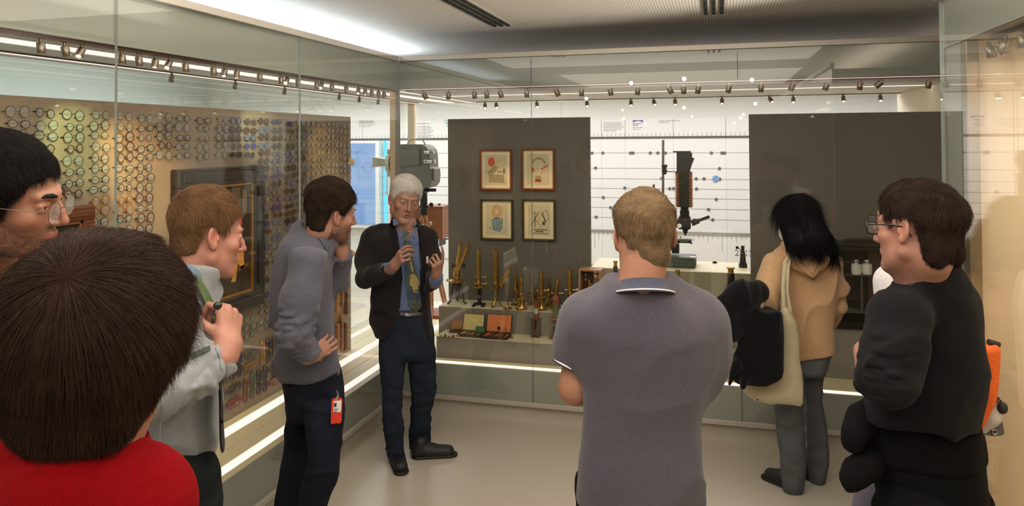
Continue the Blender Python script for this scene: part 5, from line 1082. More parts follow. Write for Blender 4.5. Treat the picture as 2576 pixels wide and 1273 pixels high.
def hand(S_, wrist, fdir, ndir, side=1, k=1.0, curl=(10, 20, 15), curls=None, spread=4, thumb=(45, 15, 10), thumb_curl=25, fk=None):
    """fdir: wrist->knuckles; ndir: outward normal of the BACK of the hand; side=+1 thumb lies towards cross(fdir, ndir)... returns tips"""
    f = np.array(fdir, float); f /= np.linalg.norm(f); n = np.array(ndir, float); n -= f*(n@f); n /= np.linalg.norm(n); t = np.cross(f, n)*side; W0 = np.array(wrist, float)
    fk = .008*k if fk is None else fk
    base = [(.030, .086, .0), (.010, .092, .003), (-.011, .088, .002), (-.030, .080, -.002)]; ln = [(.042, .026, .021), (.046, .030, .022), (.043, .028, .021), (.034, .021, .019)]; rad = [.0088, .0090, .0086, .0076]
    for (x, y, z), r in zip(base, rad): S_.cap(W0+k*(f*.010+t*x*.55), W0+k*(f*y*.93+t*x+n*z), .0125*k, .0108*k, .014*k)
    S_.cap(W0+k*(f*.02+t*.012-n*.006), W0+k*(f*.07+t*.012-n*.006), .014*k, .012*k, .014*k); S_.cap(W0-k*f*.02, W0+k*f*.015, .024*k, .022*k, .02*k, flat=(n, .78))
    tips = []
    for i, ((x, y, z), L3, r) in enumerate(zip(base, ln, rad)):
        cv = curls[i] if curls else curl; p = W0+k*(f*y+t*x+n*z); a = 0; sp = R(spread*(1.4-i)); d0 = f*math.cos(sp)+t*math.sin(sp)
        for j, L_ in enumerate(L3):
            a += R(cv[j]); d = d0*math.cos(a)-n*math.sin(a); q = p+d*L_*k; S_.cap(p, q, (r-.0006*j)*k, (r-.0006*(j+1))*k, .0022*k if j else .004*k)
            p = q
        tips.append(p)
    p = W0+k*(f*.024+t*.022-n*.004); a1 = R(thumb[0]); d = f*math.cos(a1)+t*math.sin(a1); d = d*math.cos(R(thumb[1]))-n*math.sin(R(thumb[1])); q = p+d*.038*k; S_.cap(p, q, .0150*k, .0115*k, .010*k)
    ax = n; 
    for L_, r in ((.032, .0108), (.026, .0094)):
        th = R(thumb_curl); d2 = d*math.cos(th)+(f*math.cos(th)-t*.3-n*R(thumb[2])*2)*math.sin(th)*.9; d = d2/np.linalg.norm(d2); p = q; q = p+d*L_*k; S_.cap(p, q, r*k, (r-.0012)*k, .004*k)
    tips.append(q); return tips
def sta(v, uL, uR, d, kd, rho=None):
    """silhouette row -> loft station: centre on the ray, half width seen from the camera, half depth = kd*half width (kd<0: metres)"""
    a = at(uL, v, d)-EYE; b = at(uR, v, d)-EYE; aL = math.atan2(a[0], a[1]); aR = math.atan2(b[0], b[1]); c = at((uL+uR)/2, v, d); rr = math.hypot(c[0], c[1]); am = (aL+aR)/2
    hw = rr*math.sin((aR-aL)/2); ctr = np.array([rr*math.sin(am), rr*math.cos(am), c[2]]); return (ctr, hw, -kd if kd < 0 else kd*hw)
def lat(u, v=500):
    q = ray(u, v); a = math.atan2(q[0], q[1]); return vec(math.cos(a), -math.sin(a), 0)
def person(label, u, v, d):
    p = at(u, v, d); return empty('person', (0, 0, 0), 0, label, 'person')
SK = mat('skin', (206, 160, 136), 0.5, spec=.35, attr='col', bump=(260, .12), sss=.08)
def cloth(name, col, rough=.9, var=(90, .07), bump=(420, .25), sheen=.15): return mat(name, col, rough, spec=.2, var=var, bump=bump, sheen=sheen)
def join_sub(S_, sub, c, r, k=.03):
    S_.fn(lambda P: sub(P, .12), c, r, k); return S_
def smoothz(z0, z1): return lambda P: np.clip((P[:, 2]-z0)/(z1-z0), 0, 1)
# ------------------------------------------------------------------ cloth details that follow a surface
from mathutils.bvhtree import BVHTree
def bvh(*objs):
    vs = []; fs = []
    for o in objs:
        me = o.data; co = np.empty(len(me.vertices)*3, np.float32); me.vertices.foreach_get('co', co); n = len(vs)
        vs += [tuple(p) for p in co.reshape(-1, 3).tolist()]; fs += [tuple(n+i for i in p.vertices) for p in me.polygons]
    return BVHTree.FromPolygons(vs, fs)
def strip(parent, name, A, B, tree, mt, off=.003, n=24, m=4, th=.003, dmax=None):
    """a thin band between two image-side polylines A and B, laid on a cloth surface"""
    def rs(L, t):
        L = np.array(L, float); s = np.r_[0, np.cumsum(np.hypot(*(L[1:]-L[:-1]).T))]; return np.stack([np.interp(t*s[-1], s, L[:, 0]), np.interp(t*s[-1], s, L[:, 1])], 1)
    t = np.linspace(0, 1, n+1); a = rs(A, t); b = rs(B, t); vs = []; last = dmax; E_ = Vector(EYE)
    for i in range(n+1):
        for j in range(m+1):
            u, v = a[i]+(b[i]-a[i])*j/m; q = ray(u, v); ln = np.linalg.norm(q); hit = tree.ray_cast(E_, Vector(q/ln)); d = hit[3]/ln if hit[0] is not None else None
            if d is None or (last is not None and abs(d-last) > .12): d = last if last is not None else 1.0
            last = d; vs.append(EYE+q*(d-off))
    k = len(vs); back_ = [v_+ray(*proj(v_))*th*1.5 for v_ in vs]; W_ = m+1
    fs = [(i*W_+j, (i+1)*W_+j, (i+1)*W_+j+1, i*W_+j+1) for i in range(n) for j in range(m)]
    fb = [tuple(k+x for x in f[::-1]) for f in fs]; rim = [i*W_ for i in range(n+1)]+[n*W_+j for j in range(1, W_)]+[i*W_+m for i in range(n-1, -1, -1)]+[j for j in range(m-1, 0, -1)]
    fr = [(rim[i], rim[(i+1) % len(rim)], k+rim[(i+1) % len(rim)], k+rim[i]) for i in range(len(rim))]
    return MB().add(vs+back_, fs+fb+fr).build(name, mt, parent, 50)
def cutter(L, Rr, d, c, far=.0):
    """image-side opening between polylines L and Rr (v,u pairs), for points nearer than depth c"""
    L = np.array(L, float); Rr = np.array(Rr, float)
    def f(P):
        q = P-EYE; z = q@FW; u = CX+F*(q@RT)/z; v = CY-F*(q@UP)/z; l = np.interp(v, L[:, 0], L[:, 1]); r = np.interp(v, Rr[:, 0], Rr[:, 1])
        return np.maximum(np.maximum(np.maximum(l-u, u-r), np.maximum(L[0, 0]-v, v-L[-1, 0]))*d/F, z-c)
    return f
def shoe(parent, heel, toe, w_=.048, mt=None, h=.09):
    a = vec(heel[0], heel[1], 0); b = vec(toe[0], toe[1], 0); f = (b-a)/np.linalg.norm(b-a); L_ = np.linalg.norm(b-a); s = vec(-f[1], f[0], 0); S_ = Sdf(); Z = vec(0, 0, 1)
    S_.cap(a+f*.04+Z*.045, a+f*.12+Z*.045, .040, .038, .02); S_.cap(a+f*.10+Z*.04, b-f*.06+Z*.030, .042, .036, .02, flat=(s, 1.15)); S_.cap(a+f*.05+Z*.05, a+f*.06+Z*h, .042, .040, .02); S_.half(Z*.006, -Z, .004)
    o = solid('shoe', S_, .006, mt or mat('shoe_black', (22, 20, 20), .6), parent)
    S2 = Sdf(); S2.cap(a+f*.045+Z*.01, b-f*.048+Z*.01, .044, .046, .01); S2.half(Z*.018, Z, .002); S2.half(Z*.001, -Z, .002); solid('sole', S2, .007, mat('sole_dark', (18, 17, 16), .6), o)
    MB().tube([a+f*(L_*.52)+Z*.075+s*.016, a+f*(L_*.56)+Z*.074, a+f*(L_*.52)+Z*.075-s*.016], .0022, 5).build('lace', mat('lace', (40, 36, 32), .6), o)
    return o
def hidden_legs(par, c, yaw, zh, mt, w_=.10, sp=.16, name='trousers', foot=True):
    """hips, two legs and shoes of a person whose lower half is mostly out of the picture"""
    f = vec(-math.sin(R(yaw)), math.cos(R(yaw)), 0); s = vec(f[1], -f[0], 0); c = vec(c[0], c[1], 0); Z = vec(0, 0, 1); S_ = Sdf(); S_.ell(c+Z*(zh-.11), (.14, .095, .11), .04, np.array([s, f, Z])); S_.ell(c+Z*(zh-.14)-f*.01, (.13, .10, .11), .04, np.array([s, f, Z]))
    for q in (-1, 1):
        S_.chain([c+s*q*.085+Z*(zh-.08), c+s*q*sp*.55+f*.02+Z*zh*.52, c+s*q*sp*.6-f*.01+Z*.09], [w_, .074, .060], .03)
    S_.half(Z*.07, -Z, .003); S_.disp(foldf(.006, 9, 5, (0, 0, 1), .6)); o = solid(name, S_, .009, mt, par)
    if foot:
        for q in (-1, 1): a = c+s*q*sp*.6-f*.10; shoe(par, a, a+f*.28+s*q*.03)
    return o
def hfix(yaw, pitch, roll, k, feat, uv, d, **kw):
    H_ = Head((0, 0, 0), yaw, pitch, roll, k, **kw); o = H_.w(*feat); H_.c = at(uv[0], uv[1], d)-o; return H_
def glasses_on(hd, parent, shape='rect', rim=(30, 26, 26), r=.0016, clear='lens_clear_eye', w_=.0250, hh=.0165, z=.006):
    t = []; b = MB(); lm = mat('spectacle_lens', (225, 230, 230), .03, spec=.9); lm.node_tree.nodes['Principled BSDF'].inputs['Alpha'].default_value = .18
    ex = 5 if shape == 'rect' else 2; rm = mat('rim_%d_%d_%d' % rim, rim, .25)
    g_ = link(bpy.data.objects.new('glasses', None), parent); lens_b = MB()
    for q in (-1, 1):
        L_ = [hd.w(q*.0325+w_*math.copysign(abs(math.cos(a))**(2/ex), math.cos(a)), .106-.10*abs(q*.0325+w_*math.cos(a))**1.6-.0, z+hh*math.copysign(abs(math.sin(a))**(2/ex), math.sin(a))) for a in [2*math.pi*i/24 for i in range(24)]]
        b.tube(L_, r*hd.k, 6, True); lens_b.add([hd.w(q*.0325, .1050, z)]+L_, [(0, 1+i, 1+(i+1) % 24) for i in range(24)])
        b.tube([hd.w(q*(.0325+w_), .100, z+hh*.5), hd.w(q*.070, .085, z+hh*.5), hd.w(q*.0775, .02, z+hh*.5), hd.w(q*.078, -.012, z+.004), hd.w(q*.072, -.028, z-.02)], r*1.1*hd.k, 6)
    b.tube([hd.w(-.0325+w_*.97, .104, z+.004), hd.w(0, .110, z+.007), hd.w(.0325-w_*.97, .104, z+.004)], r*1.1*hd.k, 6)
    b.build('spectacle_frame', rm, g_, 50); lens_b.build('spectacle_lens', lm, g_)
def back_flow(hd, down=.5, fwd=-.6, fringe=0.0):
    M_ = hd.M
    def f(P, N_):
        p = hd.l(P); s = np.clip((.07-p[:, 2])/.08, 0, 1)[:, None]; fr = (p[:, 1] > .04).astype(float)[:, None]
        radial = np.stack([p[:, 0]*6, (p[:, 1]+.03)*6, np.zeros(len(p))], 1)
        loc = radial*(1-s)*.7+np.array([0, fwd, 0])[None]*(1-s)+np.array([0, -.25, -1.0])[None]*s*down*2+fr*np.array([0, .2, fringe])[None]
        return loc@M_
    return f
# =================================================================== the speaker
sp = empty('person', (0, 0, 0), 0, 'white-haired speaker in dark checked blazer and patterned tie, gesturing with both hands', 'person')
hd = hfix(-142, -9, 9, 1.10, (0, .10, .010), (1031, 512), 4.32)
nk = at(1026, 590, 4.42); hd.neck = nk
E_ = Sdf(); E_.ops += hd.sdf().ops
skin5 = (190, 138, 116)
# wrinkles and open mouth
E_.ell(hd.w(0, .094, -.0575), (.012*1.1, .008, .0035), .003, hd.M, True)
for q in (-1, 1): E_.cap(hd.w(q*.021, .094, -.030), hd.w(q*.031, .080, -.058), .0012, .0012, .006, True)
hR = Sdf(); wR = at(992, 668, 4.13); tipsR = hand(hR, wR, at(1012, 640, 4.08)-wR, -FW*.8-RT*.3+UP*.5, -1, 1.02, curls=[(28, 55, 30), (38, 62, 35), (50, 66, 40), (60, 70, 40)], thumb=(24, 38, 8), thumb_curl=18)
hR.cap(at(968, 684, 4.2), wR, .034, .027, .02)
hL = Sdf(); wL = at(1098, 690, 4.16); hand(hL, wL, at(1103, 655, 4.10)-wL, -FW*.75+RT*.55+UP*.2, 1, 1.0, curls=[(8, 18, 12), (62, 75, 40), (70, 80, 45), (75, 80, 45)], thumb=(38, 20, 10), thumb_curl=30)
hL.cap(at(1094, 712, 4.25), wL, .034, .027, .02)
tor = [sta(v, a, b, 4.45, k_) for v, a, b, k_ in ((572, 985, 1062, .8), (590, 932, 1082, .50), (620, 932, 1086, .60), (680, 938, 1084, .64), (728, 936, 1080, .66), (800, 930, 1086, .62), (850, 942, 1094, .62))]
body = Sdf(); body.loft([(c, a-.035, b-.03) for c, a, b in tor], .02, lat(1010)); body.cap(nk, at(1026, 560, 4.4), .056, .052, .03)
bo = solid('body', E_, .0038, SK, sp, hd.color(skin5, lip=(150, 84, 76), rosy=.9), extra=[(hR, .0035), (hL, .0035), (body, .012)])
eyes(hd, bo, (-.05, 1, -.12), (70, 80, 90)); brows(hd, bo, mat('brow_grey', (170, 160, 150), .7), .7, .003)
wh = hair_mat('hair_white', (206, 200, 192), .6, .1)
hr = hair_cap(hd, 'hair', wh, bo, top=.017, side=.007, back_=.009, line=.070, front=.075, sideburn=.0, nape=-.06, lump=.0035, h=.0035)
strands(hr, 'hair_strands', wh, hr, 8000, .022, back_flow(hd, .7, -.2), .25, .00045, 3)
shirt5 = cloth('shirt_blue', (92, 108, 146)); S_ = Sdf(); S_.loft([(c, a-.022, b-.018) for c, a, b in tor], .02, lat(1010)); S_.cap(at(1026, 600, 4.43), at(1027, 572, 4.43), .080, .064, .02); S_.half(at(1026, 558, 4.32), np.array([0.0, .35, 1]), .004); S_.ell(at(1024, 568, 4.33), (.040, .10, .050), .006, None, True); S_.half(at(1026, 786, 4.33), (0, 0, -1), .004)
S_.disp(foldf(.004, 14, 21, (0, 0, 1), 2)); S_.cap(at(975, 679, 4.19), at(990, 669, 4.145), .040, .034, .01); S_.cap(at(1096, 706, 4.22), at(1098.5, 696, 4.18), .040, .035, .01)
so = solid('shirt', S_, .006, shirt5, sp); tree = bvh(so)
wt = .004
strip(sp, 'collar', [(988, 548), (989, 565), (999, 588), (1006, 603)], [(998, 554), (1006, 566), (1015, 578), (1021, 584)], tree, shirt5, .010, dmax=4.36, th=.006)
strip(sp, 'collar', [(1046, 560), (1048, 576), (1047, 590), (1045, 600)], [(1038, 564), (1036, 572), (1033, 579), (1030, 584)], tree, shirt5, .010, dmax=4.36, th=.006)
tie_m = mat('tie_green', (62, 74, 66), .6, var=(60, .5)); tie = link(bpy.data.objects.new('tie', None), sp)
strip(tie, 'knot', [(1012, 574), (1016, 588)], [(1034, 575), (1028, 588)], tree, tie_m, .020, 6, 4, .008, dmax=4.34)
strip(tie, 'blade', [(1016, 587), (1017, 640), (1020, 700), (1028, 760), (1033, 776), (1045, 786)], [(1029, 587), (1038, 640), (1052, 700), (1060, 760), (1061, 770), (1047, 787)], tree, tie_m, .016, 30, 5, .006, dmax=4.33)
tm = mat('tie_yellow', (150, 138, 84), .6); t2 = mat('tie_blue', (40, 60, 92), .6)
for A, B, m_ in (([(1034, 690), (1031, 706), (1030, 716), (1036, 722)], [(1044, 690), (1050, 698), (1056, 712), (1050, 724)], tm), ([(1036, 722), (1041, 736)], [(1052, 720), (1053, 738)], tm), ([(1020, 640), (1024, 690)], [(1024, 640), (1029, 690)], t2), ([(1028, 640), (1036, 684)], [(1031, 640), (1040, 684)], tm), ([(1026, 728), (1030, 752)], [(1036, 730), (1040, 754)], t2), ([(1043, 728), (1047, 752)], [(1056, 728), (1059, 752)], t2)):
    strip(tie, 'motif', A, B, tree, m_, .022, 8, 3, .002, dmax=4.32)
bz = mat('blazer_check', (35, 31, 32), .95, spec=.1, var=(160, .2), bump=(500, .3), sheen=.1)
J = Sdf(); J.loft(tor, .02, lat(1010))
shR, elR, wsR = at(934, 602, 4.46), at(920, 700, 4.33), at(978, 679, 4.19); shL, elL, wsL = at(1078, 602, 4.46), at(1084, 706, 4.40), at(1094, 702, 4.24)
J.chain([shR, at(922, 655, 4.42), elR], [.066, .062, .058], .05); J.chain([elR, wsR], [.062, .046], .03); J.chain([shL, at(1086, 655, 4.44), elL], [.064, .058, .056], .05); J.chain([elL, wsL], [.058, .048], .03)
J.cap(at(990, 578, 4.45), at(945, 592, 4.46), .045, .06, .04); J.cap(at(1060, 580, 4.45), at(1076, 594, 4.46), .04, .058, .04); J.cap(at(1028, 572, 4.55), at(1028, 590, 4.55), .07, .07, .04)
op = cutter([(520, 980), (536, 987), (600, 1000), (640, 1007), (700, 1014), (770, 1009), (830, 985), (882, 960)], [(520, 1048), (556, 1040), (600, 1052), (640, 1058), (720, 1070), (790, 1072), (850, 1083), (900, 1090)], 4.35, 4.40)
J.fn(op, at(1025, 700, 4.2), .6, .006, True)
J.ell(at(1026, 556, 4.42), (.062, .062, .05), .01, None, True)
J.half(wsR+(wR-elR)*.04, wR-elR, .004, wsR, .075); J.half(wsL+(wL-elL)*.05, wL-elL, .004, wsL, .07)
J.disp(foldf(.010, 7, 3, (0, 0, 1), 1.6)); jo = solid('blazer', J, .007, bz, sp); jt = bvh(jo)
lap = mat('blazer_lapel', (29, 26, 28), .9, spec=.1, bump=(500, .3))
strip(sp, 'lapel', [(986, 545), (978, 575), (984, 600), (994, 650), (1009, 700)], [(990, 548), (996, 580), (1001, 610), (1007, 650), (1013, 702)], jt, lap, .004, dmax=4.36)
strip(sp, 'lapel', [(1045, 562), (1050, 590), (1056, 640), (1062, 690), (1068, 718)], [(1050, 566), (1064, 590), (1071, 620), (1070, 680), (1070, 718)], jt, lap, .004, dmax=4.36)
strip(sp, 'pocket_flap', [(938, 778), (975, 786)], [(938, 788), (975, 796)], jt, lap, .004, 8, 3)
MB().box((-.006, -.004, -.02), (.006, .004, .02), .002).build('name_badge', mat('badge_clear', (200, 200, 196), .3), sp, loc=Vector(at(1075, 654, 4.27)))
jean = mat('jeans_dark', (32, 40, 52), .9, spec=.15, var=(14, .25), bump=(300, .3))
T_ = Sdf(); T_.loft([sta(v, a, b, 4.46, k_) for v, a, b, k_ in ((775, 962, 1080, .7), (830, 958, 1092, .66), (880, 956, 1094, .6), (905, 958, 1092, .5))], .02, lat(1020))
T_.loft([sta(v, a, b, d_, .95) for v, a, b, d_ in ((845, 958, 1024, 4.44), (885, 954, 1022, 4.42), (975, 960, 1014, 4.40), (1022, 959, 1012, 4.40), (1108, 968, 1018, 4.44), (1150, 972, 1014, 4.45))], .02, lat(990))
T_.loft([sta(v, a, b, d_, .9) for v, a, b, d_ in ((845, 1024, 1090, 4.48), (890, 1023, 1095, 4.50), (975, 1034, 1098, 4.54), (1040, 1032, 1085, 4.60), (1108, 1028, 1083, 4.66), (1128, 1030, 1080, 4.68))], .02, lat(1060))
T_.disp(foldf(.006, 10, 8, (0, 0, 1), .7)); to = solid('trousers', T_, .007, jean, sp); tt = bvh(to)
strip(sp, 'belt', [(1006, 783), (1070, 786)], [(1006, 793), (1070, 796)], tt, mat('belt_black', (20, 18, 18), .4), .006, 16, 2)
strip(sp, 'belt_buckle', [(1020, 781), (1034, 782)], [(1020, 795), (1034, 796)], tt, chrome, .014, 4, 2)
p1_, p2_ = onZ(1002, 1172, 0), onZ(1013, 1199, 0); d_ = (p2_-p1_)/np.linalg.norm(p2_-p1_); shoe(sp, p2_-d_*.30+np.array([.0, 0, 0]), p2_)
p1_, p2_ = onZ(1034, 1152, 0), onZ(1138, 1146, 0); d_ = (p2_-p1_)/np.linalg.norm(p2_-p1_); shoe(sp, p1_, p1_+d_*.29)
# =================================================================== man with hand on hip and hand at chin
p4 = empty('person', (0, 0, 0), 0, 'bearded man in grey-blue shirt, hand on hip and hand at chin, red badge on trousers', 'person')
hd = hfix(-36, -8, -4, 1.05, (.0765, -.01, .0), (847, 548), 3.16, ly=.94); hd.neck = at(800, 605, 3.27)
E_ = Sdf(); E_.ops += hd.sdf().ops
wr = at(786, 893, 2.99); hR = Sdf(); hand(hR, wr, RT*.50+FW*.80+UP*.22, -FW*.75+RT*.6+UP*.2, 1, .94, curls=[(10, 26, 18), (12, 28, 20), (14, 30, 22), (16, 32, 24)], thumb=(40, 45, 10), spread=3, thumb_curl=14); hR.cap(at(770, 895, 2.98), wr, .034, .028, .02)
wl = at(859, 634, 3.30); hL = Sdf(); hand(hL, wl, at(853, 606, 3.28)-wl, -FW*.5+RT*.8, -1, 1.02, curls=[(30, 50, 25), (42, 60, 30), (55, 70, 35), (62, 75, 35)], thumb=(30, 25, 8), thumb_curl=18); hL.cap(at(858, 652, 3.31), wl, .029, .027, .02)
tor = [sta(v, a, b, 3.26, k_) for v, a, b, k_ in ((572, 752, 838, .9), (592, 716, 836, 1.35), (617, 700, 832, 1.55), (680, 688, 832, 1.5), (746, 684, 834, 1.38), (805, 682, 842, 1.25), (867, 684, 853, 1.18), (909, 688, 857, 1.15), (936, 690, 858, 1.1))]
body = Sdf(); body.loft([(c, a-.03, b-.03) for c, a, b in tor], .02, lat(770)); body.cap(hd.neck, at(800, 590, 3.26), .056, .06, .03)
bo = solid('body', E_, .0035, SK, p4, hd.color((196, 140, 116), beard=.75, bcol=(44, 32, 26)), extra=[(hR, .0032), (hL, .0032), (body, .013)])
eyes(hd, bo); bh = hair_mat('hair_darkbrown', (50, 38, 31), .5); brows(hd, bo, bh)
hr = hair_cap(hd, 'hair', bh, bo, top=.030, side=.009, back_=.012, line=.068, front=.085, sideburn=-.03, nape=-.068, lump=.004, seed=4, h=.0038)
def quiff(P, N_): 
    p = hd.l(P); return (np.stack([p[:, 0]*3, .7+0*p[:, 0], .25-np.clip(.06-p[:, 2], 0, 1)*22], 1))@hd.M
strands(hr, 'hair_strands', bh, hr, 7000, .030, quiff, .30, .0004, 3, seed=4, hd=hd)
sh4 = cloth('shirt_greyblue', (80, 80, 91)); S_ = Sdf(); S_.loft(tor, .02, lat(770)); S_.cap(at(790, 595, 3.27), at(800, 578, 3.26), .09, .072, .03)
aS, aE, aW = at(776, 660, 3.03), at(733, 842, 2.93), at(776, 897, 2.985)
S_.chain([aS, at(752, 750, 2.98), aE], [.074, .068, .060], .05); S_.chain([aE, aW], [.060, .046], .03)
bS, bE, bW = at(812, 640, 3.46), at(842, 702, 3.40), at(858, 645, 3.31); S_.chain([bS, bE], [.064, .056], .05); S_.chain([bE, bW], [.050, .042], .03)
S_.cap(at(768, 592, 3.26), at(825, 622, 3.24), .05, .05, .04)
S_.half(aW+(wr-aE)*.06, wr-aE, .004, aW, .075); S_.half(bW+(wl-bE)*.06, wl-bE, .004, bW, .07); S_.half(at(812, 583, 3.2), np.array([.30, .0, 1]), .006, at(805, 575, 3.25), .14)
S_.disp(foldf(.015, 8, 31, np.array([.5, .2, 1.0]), 2.6)); S_.disp(lambda P: -.009*np.abs(noise3(P*np.array([18, 18, 40.]), 77))*np.exp(-((P-aE)**2).sum(1)/.03)*2.2)
so = solid('shirt', S_, .006, sh4, p4); tr_ = bvh(so)
strip(p4, 'collar', [(757, 553), (785, 566), (812, 588), (830, 616)], [(762, 570), (786, 585), (808, 606), (824, 632)], tr_, sh4, .008, 20, 3, .004, dmax=3.12)
strip(p4, 'seam', [(768, 655), (790, 632), (812, 640), (816, 668)], [(769, 657), (790, 634), (810, 642), (814, 668)], tr_, mat('seam_grey', (80, 80, 93), .9), .0012, 20, 2)
strip(p4, 'cuff_edge', [(764, 915), (770, 890), (783, 864)], [(768, 917), (774, 892), (787, 866)], tr_, mat('seam_grey', (80, 80, 93), .9), .0012, 12, 2)
nv = mat('trousers_navy', (24, 27, 38), .9, spec=.12, var=(8, .2), bump=(200, .3)); T_ = Sdf()
T_.loft([sta(v, a, b, 3.26, k_) for v, a, b, k_ in ((925, 702, 856, 1.1), (955, 704, 860, 1.1), (990, 710, 864, 1.05), (1020, 716, 865, .95), (1050, 722, 864, .8))], .02, lat(780))
T_.loft([sta(v, a, b, d_, 1.05) for v, a, b, d_ in ((1010, 765, 865, 3.15), (1076, 770, 862, 3.12), (1164, 774, 857, 3.12), (1222, 758, 843, 3.14), (1273, 748, 828, 3.16), (1370, 735, 800, 3.22), (1460, 735, 790, 3.24))], .02, lat(800))
T_.loft([sta(v, a, b, d_, 1.0) for v, a, b, d_ in ((1010, 714, 790, 3.38), (1076, 718, 790, 3.38), (1164, 708, 782, 3.38), (1222, 698, 768, 3.38), (1273, 690, 758, 3.38), (1400, 680, 735, 3.38))], .02, lat(740))
T_.disp(foldf(.008, 8, 12, (0, 0, 1), .8)); to = solid('trousers', T_, .007, nv, p4); tt = bvh(to)
strip(p4, 'pocket_edge', [(712, 950), (760, 962), (800, 958)], [(712, 952), (760, 964), (800, 960)], tt, mat('pocket_edge', (14, 16, 24), .9), .003, 12, 2)
for (u, v, d_) in ((760, 1470, 3.2), (705, 1420, 3.38)): q = at(u, v, d_); a = vec(q[0], q[1], 0)-vec(.57, .82, 0)*.10; shoe(p4, a, a+vec(.57, .82, 0)*.28)
bd_ = empty('name_badge', (0, 0, 0), 0, 'red badge with white card clipped to the navy trousers', 'badge')
b0 = Vector(at(846, 1034, 3.035)); ex = Vector(lat(846)); b = MB(); b.prism([(-.022, -.05), (-.012, -.053), (.0, -.049), (.012, -.053), (.020, -.046), (.024, .045), (.012, .052), (-.012, .052), (-.019, .045)], b0, ex, (0, 0, 1), Vector(FW)*.005); b.build('holder', mat('badge_red', (206, 50, 32), .4), bd_)
b = MB(); b.prism([(-.012, -.005), (.019, -.005), (.021, .042), (-.010, .042)], b0-Vector(FW)*.002, ex, (0, 0, 1), Vector(FW)*.002); b.build('card', mat('card_white', (220, 218, 214), .5), bd_)
b = MB(); b.prism([(-.009, .018), (.001, .018), (.002, .034), (-.008, .034)], b0-Vector(FW)*.003, ex, (0, 0, 1), Vector(FW)*.001)
for k in range(3): b.prism([(-.009, .008-.006*k), (.008-.003*k, .008-.006*k), (.008-.003*k, .010-.006*k), (-.009, .010-.006*k)], b0-Vector(FW)*.003, ex, (0, 0, 1), Vector(FW)*.001)
b.build('print', mat('badge_print', (40, 38, 42), .6), bd_); MB().tube([at(846, 980, 3.12), at(848, 986, 3.06), at(851, 995, 3.04), at(846, 1003, 3.035), at(847, 1007, 3.035)], .004, 7).build('clip', chrome, bd_)
# =================================================================== ginger man with the green strap
p3 = empty('person', (0, 0, 0), 0, 'ginger-haired man in light grey shirt gripping a green bag strap', 'person')
hd = hfix(-34, -10, 3, .98, (.0775, -.01, .0), (536, 600), 2.04, ly=.92, hz=1.04); hd.neck = at(478, 712, 2.08)
E_ = Sdf(); E_.ops += hd.sdf().ops
wr = at(574, 872, 1.88); hR = Sdf(); hand(hR, wr, at(566, 835, 1.90)-wr+RT*.01, RT*.85-FW*.5, -1, 1.08, curls=[(62, 70, 30), (66, 74, 34), (70, 76, 36), (74, 78, 36)], thumb=(40, 40, 10), thumb_curl=22, spread=2); hR.cap(at(555, 900, 1.86), wr, .036, .031, .02)
tor = [sta(v, a, b, 2.05, k_) for v, a, b, k_ in ((680, 430, 512, 1.0), (715, 395, 522, 1.5), (770, 372, 534, 1.6), (850, 352, 546, 1.45), (950, 336, 552, 1.25), (1050, 322, 552, 1.15), (1110, 318, 549, 1.1), (1160, 322, 540, 1.08))]
body = Sdf(); body.loft([(c, a-.03, b-.04) for c, a, b in tor], .02, lat(440)); body.cap(hd.neck, at(478, 700, 2.08), .06, .06, .03)
bo = solid('body', E_, .0034, SK, p3, hd.color((196, 136, 114), lip=(180, 100, 90), rosy=1.2), extra=[(hR, .0030), (body, .013)])
eyes(hd, bo, iris=(90, 110, 120)); gh = hair_mat('hair_ginger', (104, 77, 54), .5, .25); brows(hd, bo, mat('brow_ginger', (150, 106, 76), .7), .7)
hr = hair_cap(hd, 'hair', gh, bo, top=.018, side=.007, back_=.008, line=.080, front=.064, sideburn=-.012, nape=-.058, lump=.003, seed=9, h=.0036)
def swept(P, N_):
    p = hd.l(P); return (np.stack([p[:, 0]*2, .35+.5*(p[:, 2] > .08), -.9*np.clip((.115-p[:, 2])/.05, 0, 1)], 1))@hd.M
strands(hr, 'hair_strands', gh, hr, 10000, .026, swept, .18, .00035, 3, seed=9, hd=hd)
sh3 = cloth('shirt_lightgrey', (122, 125, 128)); S_ = Sdf(); S_.loft(tor, .02, lat(440)); S_.cap(at(470, 716, 2.08), at(482, 690, 2.07), .10, .074, .03)
aS, aE, aW = at(415, 760, 1.86), at(395, 985, 1.72), at(556, 898, 1.865); S_.chain([aS, at(400, 880, 1.80), aE], [.078, .068, .058], .05); S_.chain([aE, at(480, 938, 1.80), aW], [.060, .050, .043], .03)
S_.half(aW+(wr-aE)*.035, wr-aE, .004, aW, .08); S_.half(at(495, 683, 2.0), np.array([.30, .1, 1]), .006, at(485, 675, 2.05), .12)
S_.disp(foldf(.013, 9, 41, np.array([.8, .1, .5]), 2.4)); S_.disp(lambda P: -.014*np.abs(noise3(P*np.array([40, 40, 18.]), 78))*np.exp(-((P-at(500, 925, 1.82))**2).sum(1)/.01)*2.0)
so = solid('shirt', S_, .0055, sh3, p3); tr_ = bvh(so)
strip(p3, 'collar', [(470, 662), (490, 672), (503, 684), (508, 694)], [(462, 676), (484, 690), (498, 704), (508, 706)], tr_, cloth('collar_blue', (92, 110, 124)), .010, 16, 3, .005, dmax=1.97)
strip(p3, 'cuff_edge', [(540, 872), (552, 898), (556, 930)], [(543, 870), (555, 896), (559, 928)], tr_, mat('seam_light', (110, 116, 124), .9), .003, 12, 2)
strip(p3, 'side_seam', [(405, 1020), (402, 1090), (400, 1160)], [(407, 1020), (404, 1090), (402, 1160)], tr_, M['seam_light'], .003, 12, 2)
